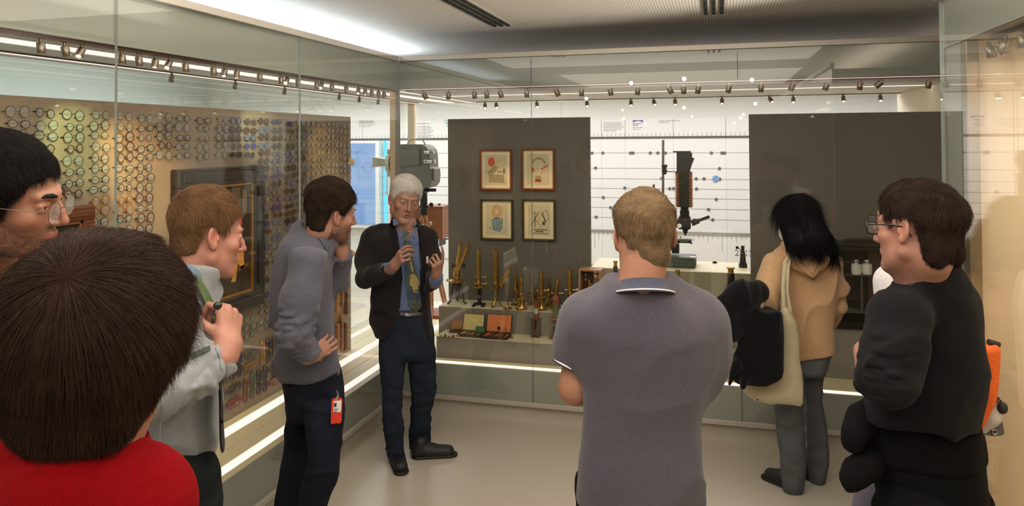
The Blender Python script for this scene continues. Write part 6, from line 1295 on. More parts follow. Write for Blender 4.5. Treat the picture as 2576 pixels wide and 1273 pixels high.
hidden_legs(p3, at(425, 1150, 2.05), -30, 1.12, mat('trousers_black', (24, 28, 30), .9, spec=.1, var=(8, .2)), .105)
T_ = Sdf(); T_.loft([sta(v, a, b, 2.05, k_) for v, a, b, k_ in ((1120, 336, 528, 1.0), (1180, 332, 523, 1.0), (1273, 335, 520, 1.0), (1340, 340, 516, .9))], .02, lat(430)); T_.disp(foldf(.006, 8, 3)); to = solid('trousers', T_, .009, M['trousers_black'], p3)
bag = empty('bag_strap', (0, 0, 0), 0, 'wide green bag strap with black toggle held by the ginger man', 'strap'); gm = mat('strap_green', (66, 86, 46), .8, bump=(300, .3), var=(30, .12))
strip(bag, 'webbing', [(492, 690), (500, 725), (520, 770), (540, 812)], [(504, 700), (524, 732), (546, 775), (556, 806)], tr_, gm, .020, 24, 5, .008, dmax=1.93)
MB().lathe([(.001, 0), (.009, 0), (.011, .005), (.009, .010), (.004, .013), (.001, .013)], o=Vector(at(547, 768, 1.86)), axis=-Vector(FW)+Vector(RT)*.5, n=18).build('toggle', mat('toggle_black', (22, 22, 22), .3), bag)
strip(bag, 'lower_strap', [(528, 868), (490, 884), (440, 906)], [(530, 880), (494, 897), (442, 918)], tr_, mat('strap_dark', (40, 52, 44), .8), .006, 16, 2, .004)
S_ = Sdf(); S_.loft([sta(v, a, b, 1.98, -.05) for v, a, b in ((930, 548, 556), (1000, 551, 560), (1080, 552, 563), (1128, 553, 567))], .01, lat(556)); cd = solid('dark_jacket', S_, .006, mat('jacket_charcoal', (34, 34, 36), .9), None); tag(cd, 'narrow charcoal jacket edge hanging in front of the ginger man', 'jacket')
# =================================================================== man in the heather polo shirt, seen from behind
p6 = empty('person', (0, 0, 0), 0, 'blond man in heather grey polo shirt, seen from behind with arms crossed', 'person')
hd = hfix(13, -3, 2, .97, (0, -.018, .04), (1622, 566), 2.15, hz=.97, eo=.009); hd.neck = at(1612, 726, 2.115); hd.nr = .051
E_ = Sdf(); E_.ops += hd.sdf().ops; E_.cap(at(1614, 640, 2.12), at(1610, 728, 2.11), .054, .056, .04)
tor = [sta(v, a, b, 2.13, k_) for v, a, b, k_ in ((716, 1552, 1672, 1.1), (726, 1540, 1686, 1.05), (745, 1510, 1705, .72), (775, 1462, 1745, .58), (830, 1440, 1772, .56), (900, 1450, 1778, .52), (970, 1466, 1772, .52), (1050, 1470, 1760, .53), (1110, 1462, 1762, .54), (1170, 1450, 1768, .55), (1262, 1448, 1772, .56), (1272, 1450, 1770, .56))]
body = Sdf(); body.loft([(c, a-.03, b-.03) for c, a, b in tor[1:]], .02, lat(1610))
aSl, aEl, aWl = at(1466, 815, 2.22), at(1448, 975, 2.20), at(1540, 960, 2.44); aSr, aEr, aWr = at(1766, 808, 2.22), at(1768, 950, 2.24), at(1650, 970, 2.46)
body.chain([aSl, aEl], [.050, .046], .02); body.chain([aEl, at(1490, 985, 2.36), aWl], [.046, .040, .034], .03); body.chain([aSr, aEr], [.052, .046], .02); body.chain([aEr, aWr], [.046, .036], .03)
hL = Sdf(); hand(hL, at(1622, 985, 2.36), -lat(1500)+UP*.05, -FW*.3-UP*.2+RT*.0, -1, 1.0, curls=[(10, 40, 30)]*4, thumb=(30, 10, 10)); hR = Sdf(); hand(hR, at(1640, 990, 2.40), lat(1700)+UP*(-.20), FW*.5-UP*.2, 1, 1.0, curls=[(10, 30, 20)]*4, thumb=(30, 10, 10))
bo = solid('body', E_, .0034, SK, p6, hd.color((196, 138, 110), rosy=.9), extra=[(body, .008), (hL, .0035), (hR, .0035)])
eyes(hd, bo); bl = hair_mat('hair_blond', (128, 106, 80), .55, .28); brows(hd, bo, bl)
def p6x(S_, h_): pass
hr = hair_cap(hd, 'hair', bl, bo, top=.026, side=.005, back_=.012, line=.075, front=.075, ny=-.058, sideburn=-.02, nape=-.088, lump=.004, seed=14, h=.0036)
def crownflow(P, N_):
    p = hd.l(P); c = np.array([.01, -.075, .085]); r = p-c; r = r/(np.linalg.norm(r, axis=1)[:, None]+1e-6); top = np.clip((p[:, 2]-.06)/.04, 0, 1)[:, None]
    return (r*np.array([.8, .8, 1.0])+np.array([0, 0, -.7])*(1-top)+np.array([.25, .5, 0])*top)@hd.M
strands(hr, 'hair_strands', bl, hr, 14000, .022, crownflow, .26, .00035, 3, seed=14, hd=hd)
polo = mat('polo_heather', (74, 71, 81), .95, spec=.1, var=(260, .22), bump=(500, .35), sheen=.2); S_ = Sdf(); S_.loft(tor, .02, lat(1610))
nrm = np.array(at(1436, 985, 2.2)-at(1452, 880, 2.22))+RT*-.03; nrm = nrm/np.linalg.norm(nrm); cc = at(1447, 925, 2.21)
SL = Sdf(); SL.chain([aSl, at(1455, 870, 2.22), at(1446, 950, 2.21)], [.066, .066, .062], .05); SL.half(cc, nrm, .004); join_sub(S_, SL, at(1455, 880, 2.21), .17, .05)
S_.chain([at(1758, 812, 2.20), at(1762, 880, 2.21), at(1752, 950, 2.23)], [.062, .060, .056], .13); S_.chain([at(1752, 950, 2.25), at(1700, 965, 2.36)], [.056, .05], .03)
S_.cap(at(1545, 752, 2.17), at(1485, 792, 2.19), .055, .064, .09); S_.cap(at(1680, 745, 2.17), at(1742, 792, 2.19), .055, .064, .09); S_.cap(at(1585, 766, 2.12), at(1645, 766, 2.12), .066, .066, .04)
S_.disp(foldf(.009, 6, 51, np.array([1, .2, .45]), 2.2, lambda P: .35+.9*np.clip((1.25-P[:, 2])/.3, 0, 1)))
so = solid('polo_shirt', S_, .0065, polo, p6)
wp = mat('piping_white', (214, 212, 214), .8); bp_ = mat('piping_black', (32, 26, 34), .8)
def collar_ring(parent, c, yaw, a0, b0, a1, b1, h, mt, tilt=.02, name='collar', th=.004, n=44, pipe=True):
    """a fold-down collar: upper ring a0 x b0, flaring to a lower ring a1 x b1, lower in front than behind"""
    f = vec(-math.sin(R(yaw)), math.cos(R(yaw)), 0); s_ = vec(f[1], -f[0], 0); vs = []; lo = []; lo2 = []
    for i in range(n):
        t = 2*math.pi*i/n; cs, sn = math.cos(t), math.sin(t); dz = -tilt*sn
        P = [c+s_*cs*a0+f*sn*b0+vec(0, 0, h+dz), c+s_*cs*(a0+.006)+f*sn*(b0+.006)+vec(0, 0, h+.003+dz), c+s_*cs*(a1+a0)/2*1.02+f*sn*(b1+b0)/2*1.02+vec(0, 0, h*.45+dz), c+s_*cs*a1+f*sn*b1+vec(0, 0, dz*1.3), c+s_*cs*(a1-th)+f*sn*(b1-th)+vec(0, 0, dz*1.3), c+s_*cs*(a0-th)+f*sn*(b0-th)+vec(0, 0, h*.5+dz)]
        vs += P; lo.append(P[3]+vec(0, 0, .002)); lo2.append(P[3]-vec(0, 0, .0025))
    k = 6; fs = [(i*k+j, ((i+1) % n)*k+j, ((i+1) % n)*k+(j+1) % k, i*k+(j+1) % k) for i in range(n) for j in range(k)]
    o = MB().add(vs, fs).build(name, mt, parent, 80)
    if pipe: MB().tube(lo, .0022, 6, True).build('collar_piping', wp, o, 60); MB().tube(lo2, .0024, 6, True).build('collar_piping', bp_, o, 60)
    return o
collar_ring(p6, at(1617, 741, 2.115), 12, .062, .069, .091, .100, .034, cloth('collar_heather', (66, 68, 84), .95), .026)
ring = lambda c, n_, r_, s_, nm, m_, rr: MB().tube([Vector(c)+(Vector(frame(n_)[0])*math.cos(a)+Vector(frame(n_)[1])*math.sin(a)*s_)*r_ for a in [i/40*2*math.pi for i in range(40)]], rr, 6, True).build(nm, m_, p6, 60)
ring(cc, nrm, .0715, .98, 'sleeve_piping', wp, .0026); ring(cc+nrm*.004, nrm, .0705, .98, 'sleeve_piping', bp_, .0028)
hidden_legs(p6, at(1610, 1200, 2.24), 12, .98, mat('trousers_darkbrown', (26, 22, 22), .9, spec=.1), .11, .2)
# =================================================================== woman in the beige hoodie
p7 = empty('person', (0, 0, 0), 0, 'black-haired woman in beige hoodie and grey jeans wearing a white mask', 'person')
hd = hfix(52, -20, 4, .98, (-.0325, .10, .008), (1953, 566), 3.98, female=True); hd.neck = at(2010, 640, 4.05)
E_ = Sdf(); E_.ops += hd.sdf().ops
tor = [sta(v, a, b, 4.06, k_) for v, a, b, k_ in ((612, 1968, 2060, .9), (632, 1946, 2092, .62), (660, 1938, 2106, .60), (700, 1945, 2108, .66), (760, 1962, 2100, .78), (820, 1980, 2094, .85), (860, 1990, 2096, .88), (900, 2000, 2094, .85))]
body = Sdf(); body.loft([(c, a-.03, b-.03) for c, a, b in tor], .02, lat(2020))
bo = solid('body', E_, .0035, SK, p7, hd.color((206, 162, 138)), extra=[(body, .013)])
eyes(hd, bo, iris=(40, 28, 22)); kh = hair_mat('hair_black', (16, 14, 17), .38, .2); brows(hd, bo, kh, .6)
H_ = Sdf(); H_.ell(hd.w(0, -.022, .048), np.array((.088, .108, .092))*.98, .01, hd.M)
H_.ell(hd.w(0, .055, .05), (.05, .045, .05), .02, hd.M)
H_.loft([(at(2078, 646, 3.97), .055, .035), (at(2058, 615, 3.97), .085, .05), (at(2035, 580, 3.97), .095, .07), (at(2012, 545, 3.98), .085, .08)], .03, lat(2030)); H_.loft([(at(1992, 618, 3.90), .030, .028), (at(1992, 560, 3.93), .04, .045)], .03, lat(1990))
H_.cap(hd.w(0, -.055, .03), hd.w(-.01, -.075, -.11), .078, .072, .03); H_.cap(hd.w(-.055, .0, .03), hd.w(-.072, -.01, -.11), .040, .045, .03); H_.cap(hd.w(-.058, .035, .04), hd.w(-.070, .025, -.07), .022, .018, .02)
for z_ in (.02, -.02, -.06): H_.ell(hd.w(0, .105, z_), (.066, .055, .045), .006, hd.M, True)
H_.disp(lambda P: -.004*np.abs(noise3(P*np.array([70, 70, 9.]), 5))); hr = link(bpy.data.objects.new('hair', np_mesh('hair', [polygonize(H_, .0042)], kh)), bo)
def longflow(P, N_): p = hd.l(P); t = np.clip((p[:, 2]-.07)/.05, 0, 1)[:, None]; return np.array([.25, -.02, -1.0])*(1-t)+(np.stack([p[:, 0]*8, p[:, 1]*3+.1, -.4+0*p[:, 0]], 1)@hd.M)*t
strands(hr, 'hair_strands', kh, hr, 6000, .10, longflow, .06, .0006, 5, .12, seed=6)
glasses_on(hd, bo, 'rect', (18, 16, 18), .0015, w_=.024, hh=.015)
Mk = Sdf(); Mk.ell(hd.w(0, .055, -.052), (.062*.98, .062, .052), .01, hd.M); Mk.ell(hd.w(0, .045, -.052), (.056*.98, .058, .060), .004, hd.M, True); Mk.half(hd.w(0, .045, 0), -hd.M[1], .004); Mk.half(hd.w(0, .1, -.008), hd.M[2]+hd.M[1]*-.3, .004)
mk = solid('face_mask', Mk, .0035, mat('mask_white', (226, 224, 222), .9), bo); MB().tube([hd.w(-.055, .05, -.035), hd.w(-.077, .0, -.02), hd.w(-.078, -.02, 0)], .0012, 5).build('ear_loop', M['mask_white'], mk)
hood = cloth('hoodie_beige', (198, 160, 122)); S_ = Sdf(); S_.loft(tor, .02, lat(2020))
lS, lE, lW = at(1953, 668, 4.02), at(1922, 762, 3.96), at(1900, 762, 3.82); S_.chain([lS, at(1935, 715, 4.0), lE], [.070, .062, .056], .05); S_.chain([lE, lW], [.054, .044], .03)
rS, rE, rW = at(2094, 668, 4.08), at(2104, 770, 4.06), at(2088, 815, 4.0+.16); S_.chain([rS, at(2106, 720, 4.06), rE], [.060, .052, .046], .05); S_.chain([rE, rW], [.044, .036], .03)
S_.cap(at(1985, 640, 4.03), at(2050, 640, 4.0), .055, .055, .05); S_.half(at(2058, 893, 4.06), np.array([.42, 0, -1.0]), .006, at(2050, 960, 4.06), .30)
S_.disp(foldf(.013, 8, 61, (.2, .1, 1), 2.2)); so = solid('hoodie', S_, .0065, hood, p7)
Hd_ = Sdf(); Hd_.ell(at(2028, 650, 3.94), (.105, .060, .050), .03); Hd_.cap(at(2000, 655, 3.93), at(2040, 684, 3.90), .040, .026, .04); Hd_.cap(at(2064, 652, 3.93), at(2046, 684, 3.90), .038, .026, .04); Hd_.cap(at(1976, 615, 3.96), at(1996, 645, 3.94), .024, .030, .03); Hd_.disp(foldf(.004, 16, 66, (1, .1, .6), 2)); ho_ = solid('hood', Hd_, .0055, hood, p7); ht_ = bvh(ho_, so); hs_ = mat('hoodie_seam', (120, 92, 66), .9)
strip(p7, 'hood_seam', [(2000, 640), (2020, 665), (2044, 688), (2056, 668), (2064, 640)], [(2002, 640), (2022, 665), (2044, 690), (2058, 668), (2066, 640)], ht_, hs_, .002, 30, 2, dmax=3.9)
strip(p7, 'hood_seam', [(1988, 650), (2016, 680), (2046, 703), (2064, 680)], [(1989, 652), (2017, 682), (2046, 706), (2066, 681)], ht_, hs_, .002, 30, 2, dmax=3.9)
jg = mat('jeans_grey', (92, 94, 98), .9, spec=.12, var=(18, .12), bump=(300, .35)); T_ = Sdf()
T_.loft([sta(v, a, b, 4.08, k_) for v, a, b, k_ in ((840, 2004, 2096, .85), (880, 2000, 2095, .85), (920, 1985, 2086, .8), (945, 1975, 2076, .65))], .02, lat(2040))
T_.loft([sta(v, a, b, d_, 1.0) for v, a, b, d_ in ((930, 1958, 2024, 4.04), (1020, 1949, 2022, 4.02), (1100, 1955, 2026, 4.05), (1150, 1960, 2030, 4.06), (1210, 1966, 2024, 4.08), (1262, 1973, 2014, 4.12))], .015, lat(1990))
T_.loft([sta(v, a, b, d_, 1.0) for v, a, b, d_ in ((920, 2022, 2078, 4.14), (960, 2023, 2070, 4.14), (1020, 2026, 2070, 4.16), (1100, 2028, 2083, 4.18), (1160, 2032, 2085, 4.2), (1210, 2035, 2078, 4.2), (1240, 2037, 2070, 4.22))], .015, lat(2050))
T_.disp(foldf(.005, 14, 71, (1, .2, .2), 2.2)); solid('jeans', T_, .006, jg, p7)
for (u, v, d_) in ((1995, 1275, 4.12), (2052, 1262, 4.22)): q = at(u, v, d_); f_ = vec(-.78, .62, 0); a = vec(q[0], q[1], 0)-f_*.05; shoe(p7, a, a+f_*.25)
tote = empty('tote_bag', (0, 0, 0), 0, 'cream cotton tote bag hanging from the shoulder of the woman', 'bag'); cr = cloth('tote_cream', (188, 176, 146)); B_ = Sdf()
B_.loft([sta(v, a, b, d_, -k_) for v, a, b, d_, k_ in ((770, 1964, 1984, 3.86, .04), (810, 1964, 2004, 3.84, .045), (860, 1940, 2012, 3.84, .035), (920, 1905, 2016, 3.84, .04), (970, 1872, 2019, 3.84, .04), (1000, 1872, 2021, 3.84, .042), (1014, 1900, 2021, 3.84, .032))], .02, lat(1960), n=2.2)
B_.disp(foldf(.006, 11, 81, (.1, .1, 1), 1.8)); solid('sack', B_, .0055, cr, tote)
MB().tube([at(2022, 640, 4.05), at(1992, 634, 3.93), at(1975, 660, 3.90), at(1970, 720, 3.86), at(1972, 775, 3.85)], [.008, .010, .012, .011, .014], 8).build('strap', cr, tote, 60); MB().tube([at(2025, 640, 4.05), at(1998, 632, 3.92), at(1983, 670, 3.88), at(1980, 730, 3.86), at(1988, 785, 3.85)], [.006, .008, .009, .009, .012], 8).build('strap', cr, tote, 60)
ck = mat('coat_black', (15, 15, 17), .95, spec=.08, bump=(200, .4), sheen=.1); B_ = Sdf()
B_.chain([at(1908, 735, 3.80), at(1865, 745, 3.78), at(1825, 785, 3.76), at(1822, 835, 3.74)], [.055, .075, .070, .055], .05); B_.cap(at(1880, 800, 3.78), at(1840, 835, 3.75), .07, .05, .05)
B_.loft([sta(v, a, b, 3.76, -k_) for v, a, b, k_ in ((780, 1895, 1970, .06), (830, 1868, 1974, .07), (880, 1852, 1974, .07), (930, 1838, 1974, .06), (950, 1838, 1968, .05), (968, 1850, 1930, .03))], .03, lat(1910)); B_.cap(at(1850, 920, 3.74), at(1836, 966, 3.72), .03, .012, .02); B_.cap(at(1880, 940, 3.74), at(1868, 972, 3.72), .03, .010, .02)
B_.disp(foldf(.010, 9, 91, (.3, .1, 1), 1.8)); coat = solid('coat', B_, .007, ck, None); tag(coat, 'bulky black coat carried over the arm of the hoodie woman', 'coat')
# =================================================================== man in black at the right
p8 = empty('person', (0, 0, 0), 0, 'dark-haired man in black long-sleeved top and rectangular glasses, arms crossed, at the right', 'person')
hd = hfix(48, -3, -7, 1.0, (-.0775, -.01, .0), (2274, 581), 1.93, hz=.92); hd.neck = at(2318, 705, 2.0); hd.nr = .050
E_ = Sdf(); E_.ops += hd.sdf().ops; E_.cap(at(2316, 640, 1.99), at(2322, 712, 2.02), .052, .055, .05)
tor = [sta(v, a, b, 2.06, k_) for v, a, b, k_ in ((655, 2316, 2396, 1.0), (676, 2296, 2412, 1.0), (715, 2272, 2438, 1.05), (745, 2258, 2458, 1.12), (790, 2243, 2474, 1.1), (850, 2225, 2487, 1.0), (920, 2212, 2488, .95), (980, 2190, 2480, .92), (1040, 2170, 2464, .9), (1060, 2166, 2460, .9))]
body = Sdf(); body.loft([(c, a-.03, b-.04) for c, a, b in tor], .02, lat(2350))
aS, aE, aW = at(2266, 805, 1.94), at(2238, 955, 1.88), at(2176, 885, 2.02)
fa = Sdf(); fa.chain([at(2232, 962, 1.89), at(2198, 960, 1.93), aW], [.042, .040, .030], .02)
h8 = Sdf(); hand(h8, aW, UP*.3+FW*1.0+RT*.5, -RT, 1, .9, curls=[(30, 40, 30)]*4)
bo = solid('body', E_, .0033, SK, p8, hd.color((188, 132, 110), beard=.18, bcol=(110, 80, 62)), extra=[(body, .013), (fa, .006), (h8, .004)])
eyes(hd, bo); bh8 = hair_mat('hair_brown_dark', (46, 33, 27), .5); brows(hd, bo, bh8, .9)
hr = hair_cap(hd, 'hair', bh8, bo, top=.022, side=.007, back_=.013, line=.062, front=.075, sideburn=-.022, nape=-.085, ny=-.058, lump=.006, seed=24, h=.0036)
def messy(P, N_):
    p = hd.l(P); return (np.stack([p[:, 0]*4, -.2+1.2*(p[:, 1] > .02), -.8*np.clip((.12-p[:, 2])/.06, 0, 1)], 1))@hd.M
strands(hr, 'hair_strands', bh8, hr, 14000, .030, messy, .34, .00035, 4, .7, seed=24, clump=60, hd=hd)
glasses_on(hd, bo, 'rect', (16, 15, 16), .0021, w_=.0255, hh=.0165)
bk = mat('jersey_black', (21, 21, 23), .95, spec=.06, var=(30, .12), bump=(500, .3), sheen=.03); S_ = Sdf(); S_.loft(tor, .02, lat(2350))
S_.chain([aS, at(2250, 880, 1.91), aE], [.070, .064, .056], .05); SL = Sdf(); SL.cap(aE, at(2180, 940, 1.94), .056, .050, .03); SL.half(at(2206, 950, 1.92), at(2180, 935, 1.96)-aE, .004); join_sub(S_, SL, aE, .12, .04); S_.cap(at(2372, 760, 2.03), at(2358, 690, 2.0), .078, .052, .03); S_.cap(at(2342, 735, 2.03), at(2326, 690, 2.00), .084, .065, .03); S_.cap(at(2302, 748, 1.99), at(2270, 792, 1.95), .05, .06, .05)
S_.half(at(2330, 690, 2.0), np.array([-.46, 0, 1]), .006, at(2330, 670, 2.01), .12)
S_.disp(foldf(.009, 8, 33, (.3, .1, 1), 1.8)); S_.disp(lambda P: -.008*np.abs(noise3(P*np.array([26, 26, 60.]), 79))*np.exp(-((P-at(2205, 925, 1.86))**2).sum(1)/.008)*2.0)
so = solid('shirt', S_, .0058, bk, p8); tr_ = bvh(so)
strip(p8, 'neck_rib', [(2284, 710), (2315, 693), (2350, 679), (2385, 664)], [(2290, 722), (2320, 703), (2354, 688), (2388, 672)], tr_, mat('rib_black', (20, 20, 22), .95), .004, 20, 3, .004, dmax=2.05)
T_ = Sdf(); T_.loft([sta(v, a, b, 2.12, k_) for v, a, b, k_ in ((1040, 2172, 2466, .92), (1100, 2164, 2478, .95), (1140, 2168, 2483, .95), (1165, 2180, 2474, .9))], .03, lat(2320)); T_.disp(foldf(.010, 7, 35, (1, .2, .1), 2.2)); solid('waist_jumper', T_, .007, mat('jumper_black', (14, 14, 15), .95, spec=.08, bump=(260, .4)), p8)
T_ = Sdf(); T_.loft([sta(v, a, b, 2.12, k_) for v, a, b, k_ in ((1130, 2184, 2476, .9), (1200, 2196, 2484, .9), (1273, 2206, 2486, .85), (1360, 2212, 2480, .8))], .02, lat(2340)); T_.disp(foldf(.006, 8, 36)); solid('trousers', T_, .009, mat('trousers_deepblack', (14, 15, 16), .9, spec=.08), p8)
c_ = at(2345, 1200, 2.12); hidden_legs(p8, c_, 46, .98, M['trousers_deepblack'], .11, .2)
sw = empty('hanging_jacket', (0, 0, 0), 0, 'black jacket with two dangling sleeves in front of the man in black', 'jacket'); jb_ = mat('jacket_black', (17, 16, 18), .95, spec=.08, bump=(240, .4)); B_ = Sdf()
B_.chain([at(2185, 1010, 2.12), at(2172, 1050, 2.10), at(2150, 1082, 2.08), at(2142, 1112, 2.08)], [.020, .036, .030, .030], .03); B_.disp(foldf(.006, 14, 39)); solid('sleeve', B_, .006, jb_, sw)
B_ = Sdf(); B_.chain([at(2205, 1140, 2.10), at(2180, 1170, 2.08), at(2150, 1200, 2.07), at(2142, 1208, 2.07)], [.034, .040, .032, .026], .03); B_.disp(foldf(.006, 14, 40)); solid('sleeve', B_, .006, jb_, sw)
ob = empty('shoulder_bag', (0, 0, 0), 0, 'orange shoulder bag with pale trim and grey eyelet flap behind the man in black', 'bag'); om_ = mat('bag_orange', (214, 92, 20), .75, var=(14, .12), bump=(120, .4)); B_ = Sdf()
B_.loft([sta(v, a, b, d_, -.05) for v, a, b, d_ in ((866, 2440, 2513, 2.20), (900, 2440, 2514, 2.20), (950, 2440, 2512, 2.20), (1000, 2440, 2508, 2.20), (1035, 2448, 2492, 2.20), (1068, 2455, 2474, 2.20))], .02, lat(2480), n=3); B_.disp(foldf(.007, 14, 43)); bg_ = solid('body', B_, .005, om_, ob)
MB().tube([at(2486, 860, 2.18), at(2500, 864, 2.18), at(2513, 868, 2.18)], .009, 8).build('top_trim', mat('trim_black', (24, 22, 22), .7), ob)
B_ = Sdf(); B_.chain([at(2511, 1012, 2.2), at(2496, 1050, 2.2), at(2474, 1082, 2.2)], [.010, .018, .012], .03); solid('pale_trim', B_, .005, mat('trim_pale', (186, 176, 166), .8), ob)
q0 = at(2500, 1060, 2.19); px_ = lambda u, v: ((u-2500)/F*2.19, (1060-v)/F*2.19); MB().prism([px_(*p) for p in ((2478, 1094), (2490, 1088), (2514, 1040), (2518, 1040), (2527, 1090), (2520, 1096), (2500, 1098))], q0, RT, UP, FW*.02).build('flap', mat('flap_grey', (84, 82, 80), .85, bump=(200, .4)), ob)
MB().tube([at(2502+6*math.cos(a), 1087+6*math.sin(a), 2.185) for a in [i/16*2*math.pi for i in range(16)]], .0022, 6, True).build('eyelet', chrome, ob); MB().tube([at(2514, 1030, 2.19), at(2517, 1008, 2.19), at(2512, 1000, 2.19), at(2508, 1012, 2.19)], .003, 6).ell(at(2522, 1026, 2.18), (.014, .014, .018)).build('cord_lock', M['trim_black'], ob)
# =================================================================== man behind him in the white shirt
p9 = empty('person', (0, 0, 0), 0, 'man in white shirt and glasses mostly hidden behind the man in black', 'person')
hd = hfix(50, -2, 0, 1.0, (0, -.01, .0), (2290, 560), 2.52); hd.neck = at(2300, 690, 2.62)
tor = [sta(v, a, b, 2.65, k_) for v, a, b, k_ in ((645, 2270, 2345, .9), (668, 2232, 2390, 1.0), (700, 2222, 2410, 1.05), (760, 2216, 2420, 1.0), (850, 2216, 2420, .9), (960, 2215, 2415, .85), (1010, 2215, 2412, .85))]
body = Sdf(); body.loft([(c, a-.03, b-.04) for c, a, b in tor], .02, lat(2310))
bo = solid('body', hd.sdf(), .0045, SK, p9, hd.color((186, 130, 108)), extra=[(body, .014)]); eyes(hd, bo); hr = hair_cap(hd, 'hair', bh8, bo, top=.020, side=.012, back_=.016, h=.005, seed=28)
strands(hr, 'hair_strands', bh8, hr, 3000, .024, messy, .3, .0004, 3, seed=28); glasses_on(hd, bo, 'rect', (30, 24, 22), .0018)
S_ = Sdf(); S_.loft(tor, .02, lat(2310)); S_.cap(at(2250, 712, 2.55), at(2262, 880, 2.5), .065, .055, .04); S_.disp(foldf(.006, 9, 44)); solid('shirt', S_, .008, cloth('shirt_white', (206, 204, 206)), p9)
hidden_legs(p9, at(2300, 1000, 2.66), 50, 1.0, mat('trousers_slate', (92, 88, 104), .9, var=(16, .1)), .10, .18); B_ = Sdf(); B_.loft([sta(v, a, b, 2.35, .9) for v, a, b in ((1190, 2185, 2230), (1230, 2158, 2232), (1273, 2146, 2234), (1330, 2140, 2235))], .02, lat(2190)); B_.disp(foldf(.006, 12, 45)); solid('trouser_knee', B_, .007, M['trousers_slate'], p9)
# =================================================================== tall bearded man at the left edge
p1 = empty('person', (0, 0, 0), 0, 'tall bearded man with thin round glasses at the left edge, in profile', 'person')
hd = hfix(-66, -10, -11, 1.02, (.0325, .086, .010), (113, 522), 1.52); hd.neck = at(-62, 770, 1.72)
tor = [sta(v, a, b, 1.78, k_) for v, a, b, k_ in ((715, -150, 20, .9), (750, -240, 60, .9), (830, -280, 90, .9), (960, -280, 90, .8), (1150, -270, 80, .8), (1400, -270, 80, .8))]
body = Sdf(); body.loft([(c, a-.03, b-.04) for c, a, b in tor], .02, lat(0))
bo = solid('body', hd.sdf(), .0027, SK, p1, hd.color((178, 122, 94), beard=.72, bcol=(52, 34, 26), lip=(160, 84, 76), bz=-.008), extra=[(body, .016)]); eyes(hd, bo, (.1, 1, -.1), (40, 28, 20))
kh1 = hair_mat('hair_nearblack', (24, 20, 19), .5, .2); brows(hd, bo, kh1, 1.35)
hr = hair_cap(hd, 'hair', kh1, bo, top=.018, side=.012, back_=.014, line=.066, front=.066, sideburn=-.034, nape=-.075, lump=.003, seed=30, h=.0032); strands(hr, 'hair_strands', kh1, hr, 14000, .022, lambda P, N_: (np.stack([hd.l(P)[:, 0]*4, .6+0*P[:, 0], -.7*np.clip((.11-hd.l(P)[:, 2])/.05, 0, 1)], 1))@hd.M, .22, .00025, 3, .4, seed=30)
def beardf(P):
    p = hd.l(P); s = hd.sdf()(P, .05)
    m = (p[:, 2] > -.040+.03*np.clip((.055-p[:, 1])/.05, 0, 1)).astype(float)*.02; m2 = ((p[:, 1] < -.005) | (p[:, 2] < -.125)).astype(float)*.02
    mo = np.exp(-(((p-np.array([0, .100, -.043]))/np.array([.026, .02, .0055]))**2).sum(1)); lip_ = np.exp(-(((p-np.array([0, .1, -.057]))/np.array([.019, .02, .007]))**2).sum(1)); m = m*(1-np.clip(mo*2, 0, 1))+lip_*.02
    return s+.0008+m+m2
B_ = Sdf(); B_.fn(beardf, hd.w(0, .05, -.07), .10); brd = link(bpy.data.objects.new('beard', np_mesh('beard', [polygonize(B_, .0028)], kh1)), bo); strands(brd, 'beard_strands', kh1, brd, 6000, .0055, lambda P, N_: np.tile(hd.M[2]*-.7+hd.M[1]*.3, (len(P), 1)), .5, .00018, 2, .5, seed=31)
glasses_on(hd, bo, 'round', (96, 78, 64), .0009, w_=.0235, hh=.021, z=.000)
S_ = Sdf(); S_.loft(tor, .02, lat(0)); S_.cap(at(-60, 760, 1.74), at(-70, 725, 1.73), .085, .07, .02); S_.cap(at(60, 800, 1.6), at(70, 1000, 1.55), .065, .055, .04); S_.disp(foldf(.006, 9, 46)); solid('shirt', S_, .009, mat('shirt_charcoal', (34, 34, 38), .9), p1)
hidden_legs(p1, at(-90, 1300, 1.8), -66, 1.05, M['trousers_black'])
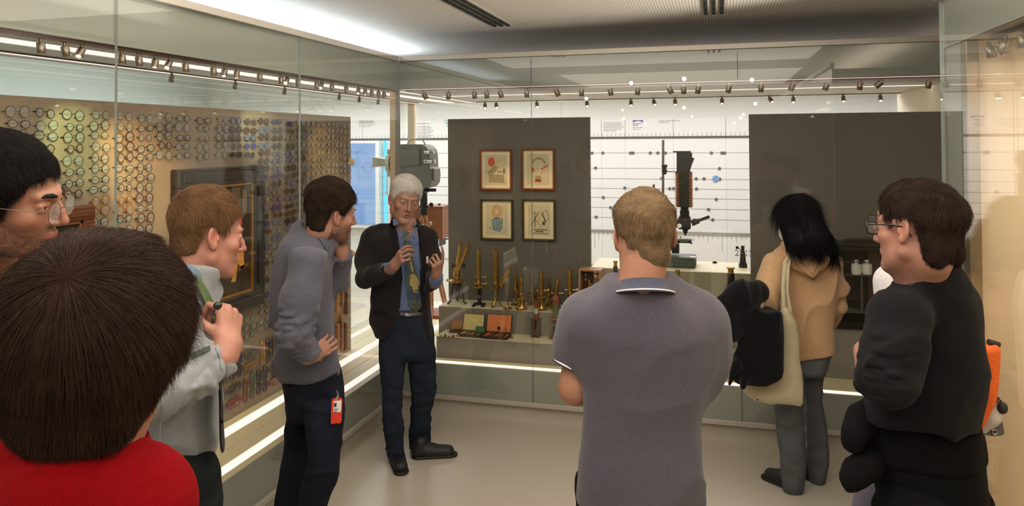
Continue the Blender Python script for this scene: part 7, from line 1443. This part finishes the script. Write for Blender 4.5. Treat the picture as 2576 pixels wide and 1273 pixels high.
# =================================================================== person in front in the red polo
p2 = empty('person', (0, 0, 0), 0, 'person with thick dark brown hair and red polo shirt in front of the camera', 'person')
hd = hfix(20, 0, -6, .97, (0, -.018, .04), (242, 836), .88, hz=1.02); hd.neck = at(205, 1170, .90); hd.nr = .050
E_ = Sdf(); E_.ops += hd.sdf().ops; E_.cap(hd.w(0, -.03, -.06), at(205, 1165, .90), .050, .054, .04)
bo = solid('body', E_, .0032, SK, p2, hd.color((190, 132, 98), rosy=.7)); eyes(hd, bo)
bh2 = hair_mat('hair_deepbrown', (46, 31, 24), .5, .3); brows(hd, bo, bh2)
hr = hair_cap(hd, 'hair', bh2, bo, top=.034, side=.024, back_=.028, line=.050, front=.088, sideburn=.010, nape=-.086, ny=-.056, lump=.003, seed=34, h=.004, ears=False)
def bowl(P, N_):
    p = hd.l(P); c = np.array([.0, -.100, .118]); r = p-c; r = r/(np.linalg.norm(r, axis=1)[:, None]+1e-6); return (r+np.array([0, 0, -.75])*np.clip((.12-p[:, 2])/.08, 0, 1)[:, None])@hd.M
strands(hr, 'hair_strands', bh2, hr, 40000, .050, bowl, .07, .00024, 5, .16, seed=34, clump=22, hd=hd)
red = mat('polo_red', (112, 6, 12), .95, spec=.06, var=(120, .08), bump=(700, .35), sheen=.0)
tor = [sta(v, a, b, 1.0, k_) for v, a, b, k_ in ((1105, -40, 250, .9), (1135, -150, 310, 1.1), (1175, -220, 345, 1.2), (1273, -260, 396, 1.2), (1400, -230, 450, 1.15), (1700, -240, 440, 1.0), (2000, -230, 430, .9), (2400, -220, 420, .9))]
S_ = Sdf(); S_.loft(tor, .02, lat(100)); S_.cap(at(150, 1240, .98), at(200, 1160, .95), .095, .078, .04); S_.cap(at(60, 1290, .88), at(180, 1236, .855), .085, .070, .04); S_.cap(at(180, 1236, .855), at(300, 1290, .88), .070, .085, .04); S_.cap(at(300, 1300, .88), at(330, 1700, .86), .062, .055, .04); S_.disp(foldf(.005, 9, 47)); so = solid('polo_shirt', S_, .007, red, p2)
collar_ring(p2, at(190, 1172, .90), -20, .078, .074, .100, .094, .040, red, .02, pipe=False)
hidden_legs(p2, at(100, 2200, 1.0), -30, 1.0, M['trousers_black'])
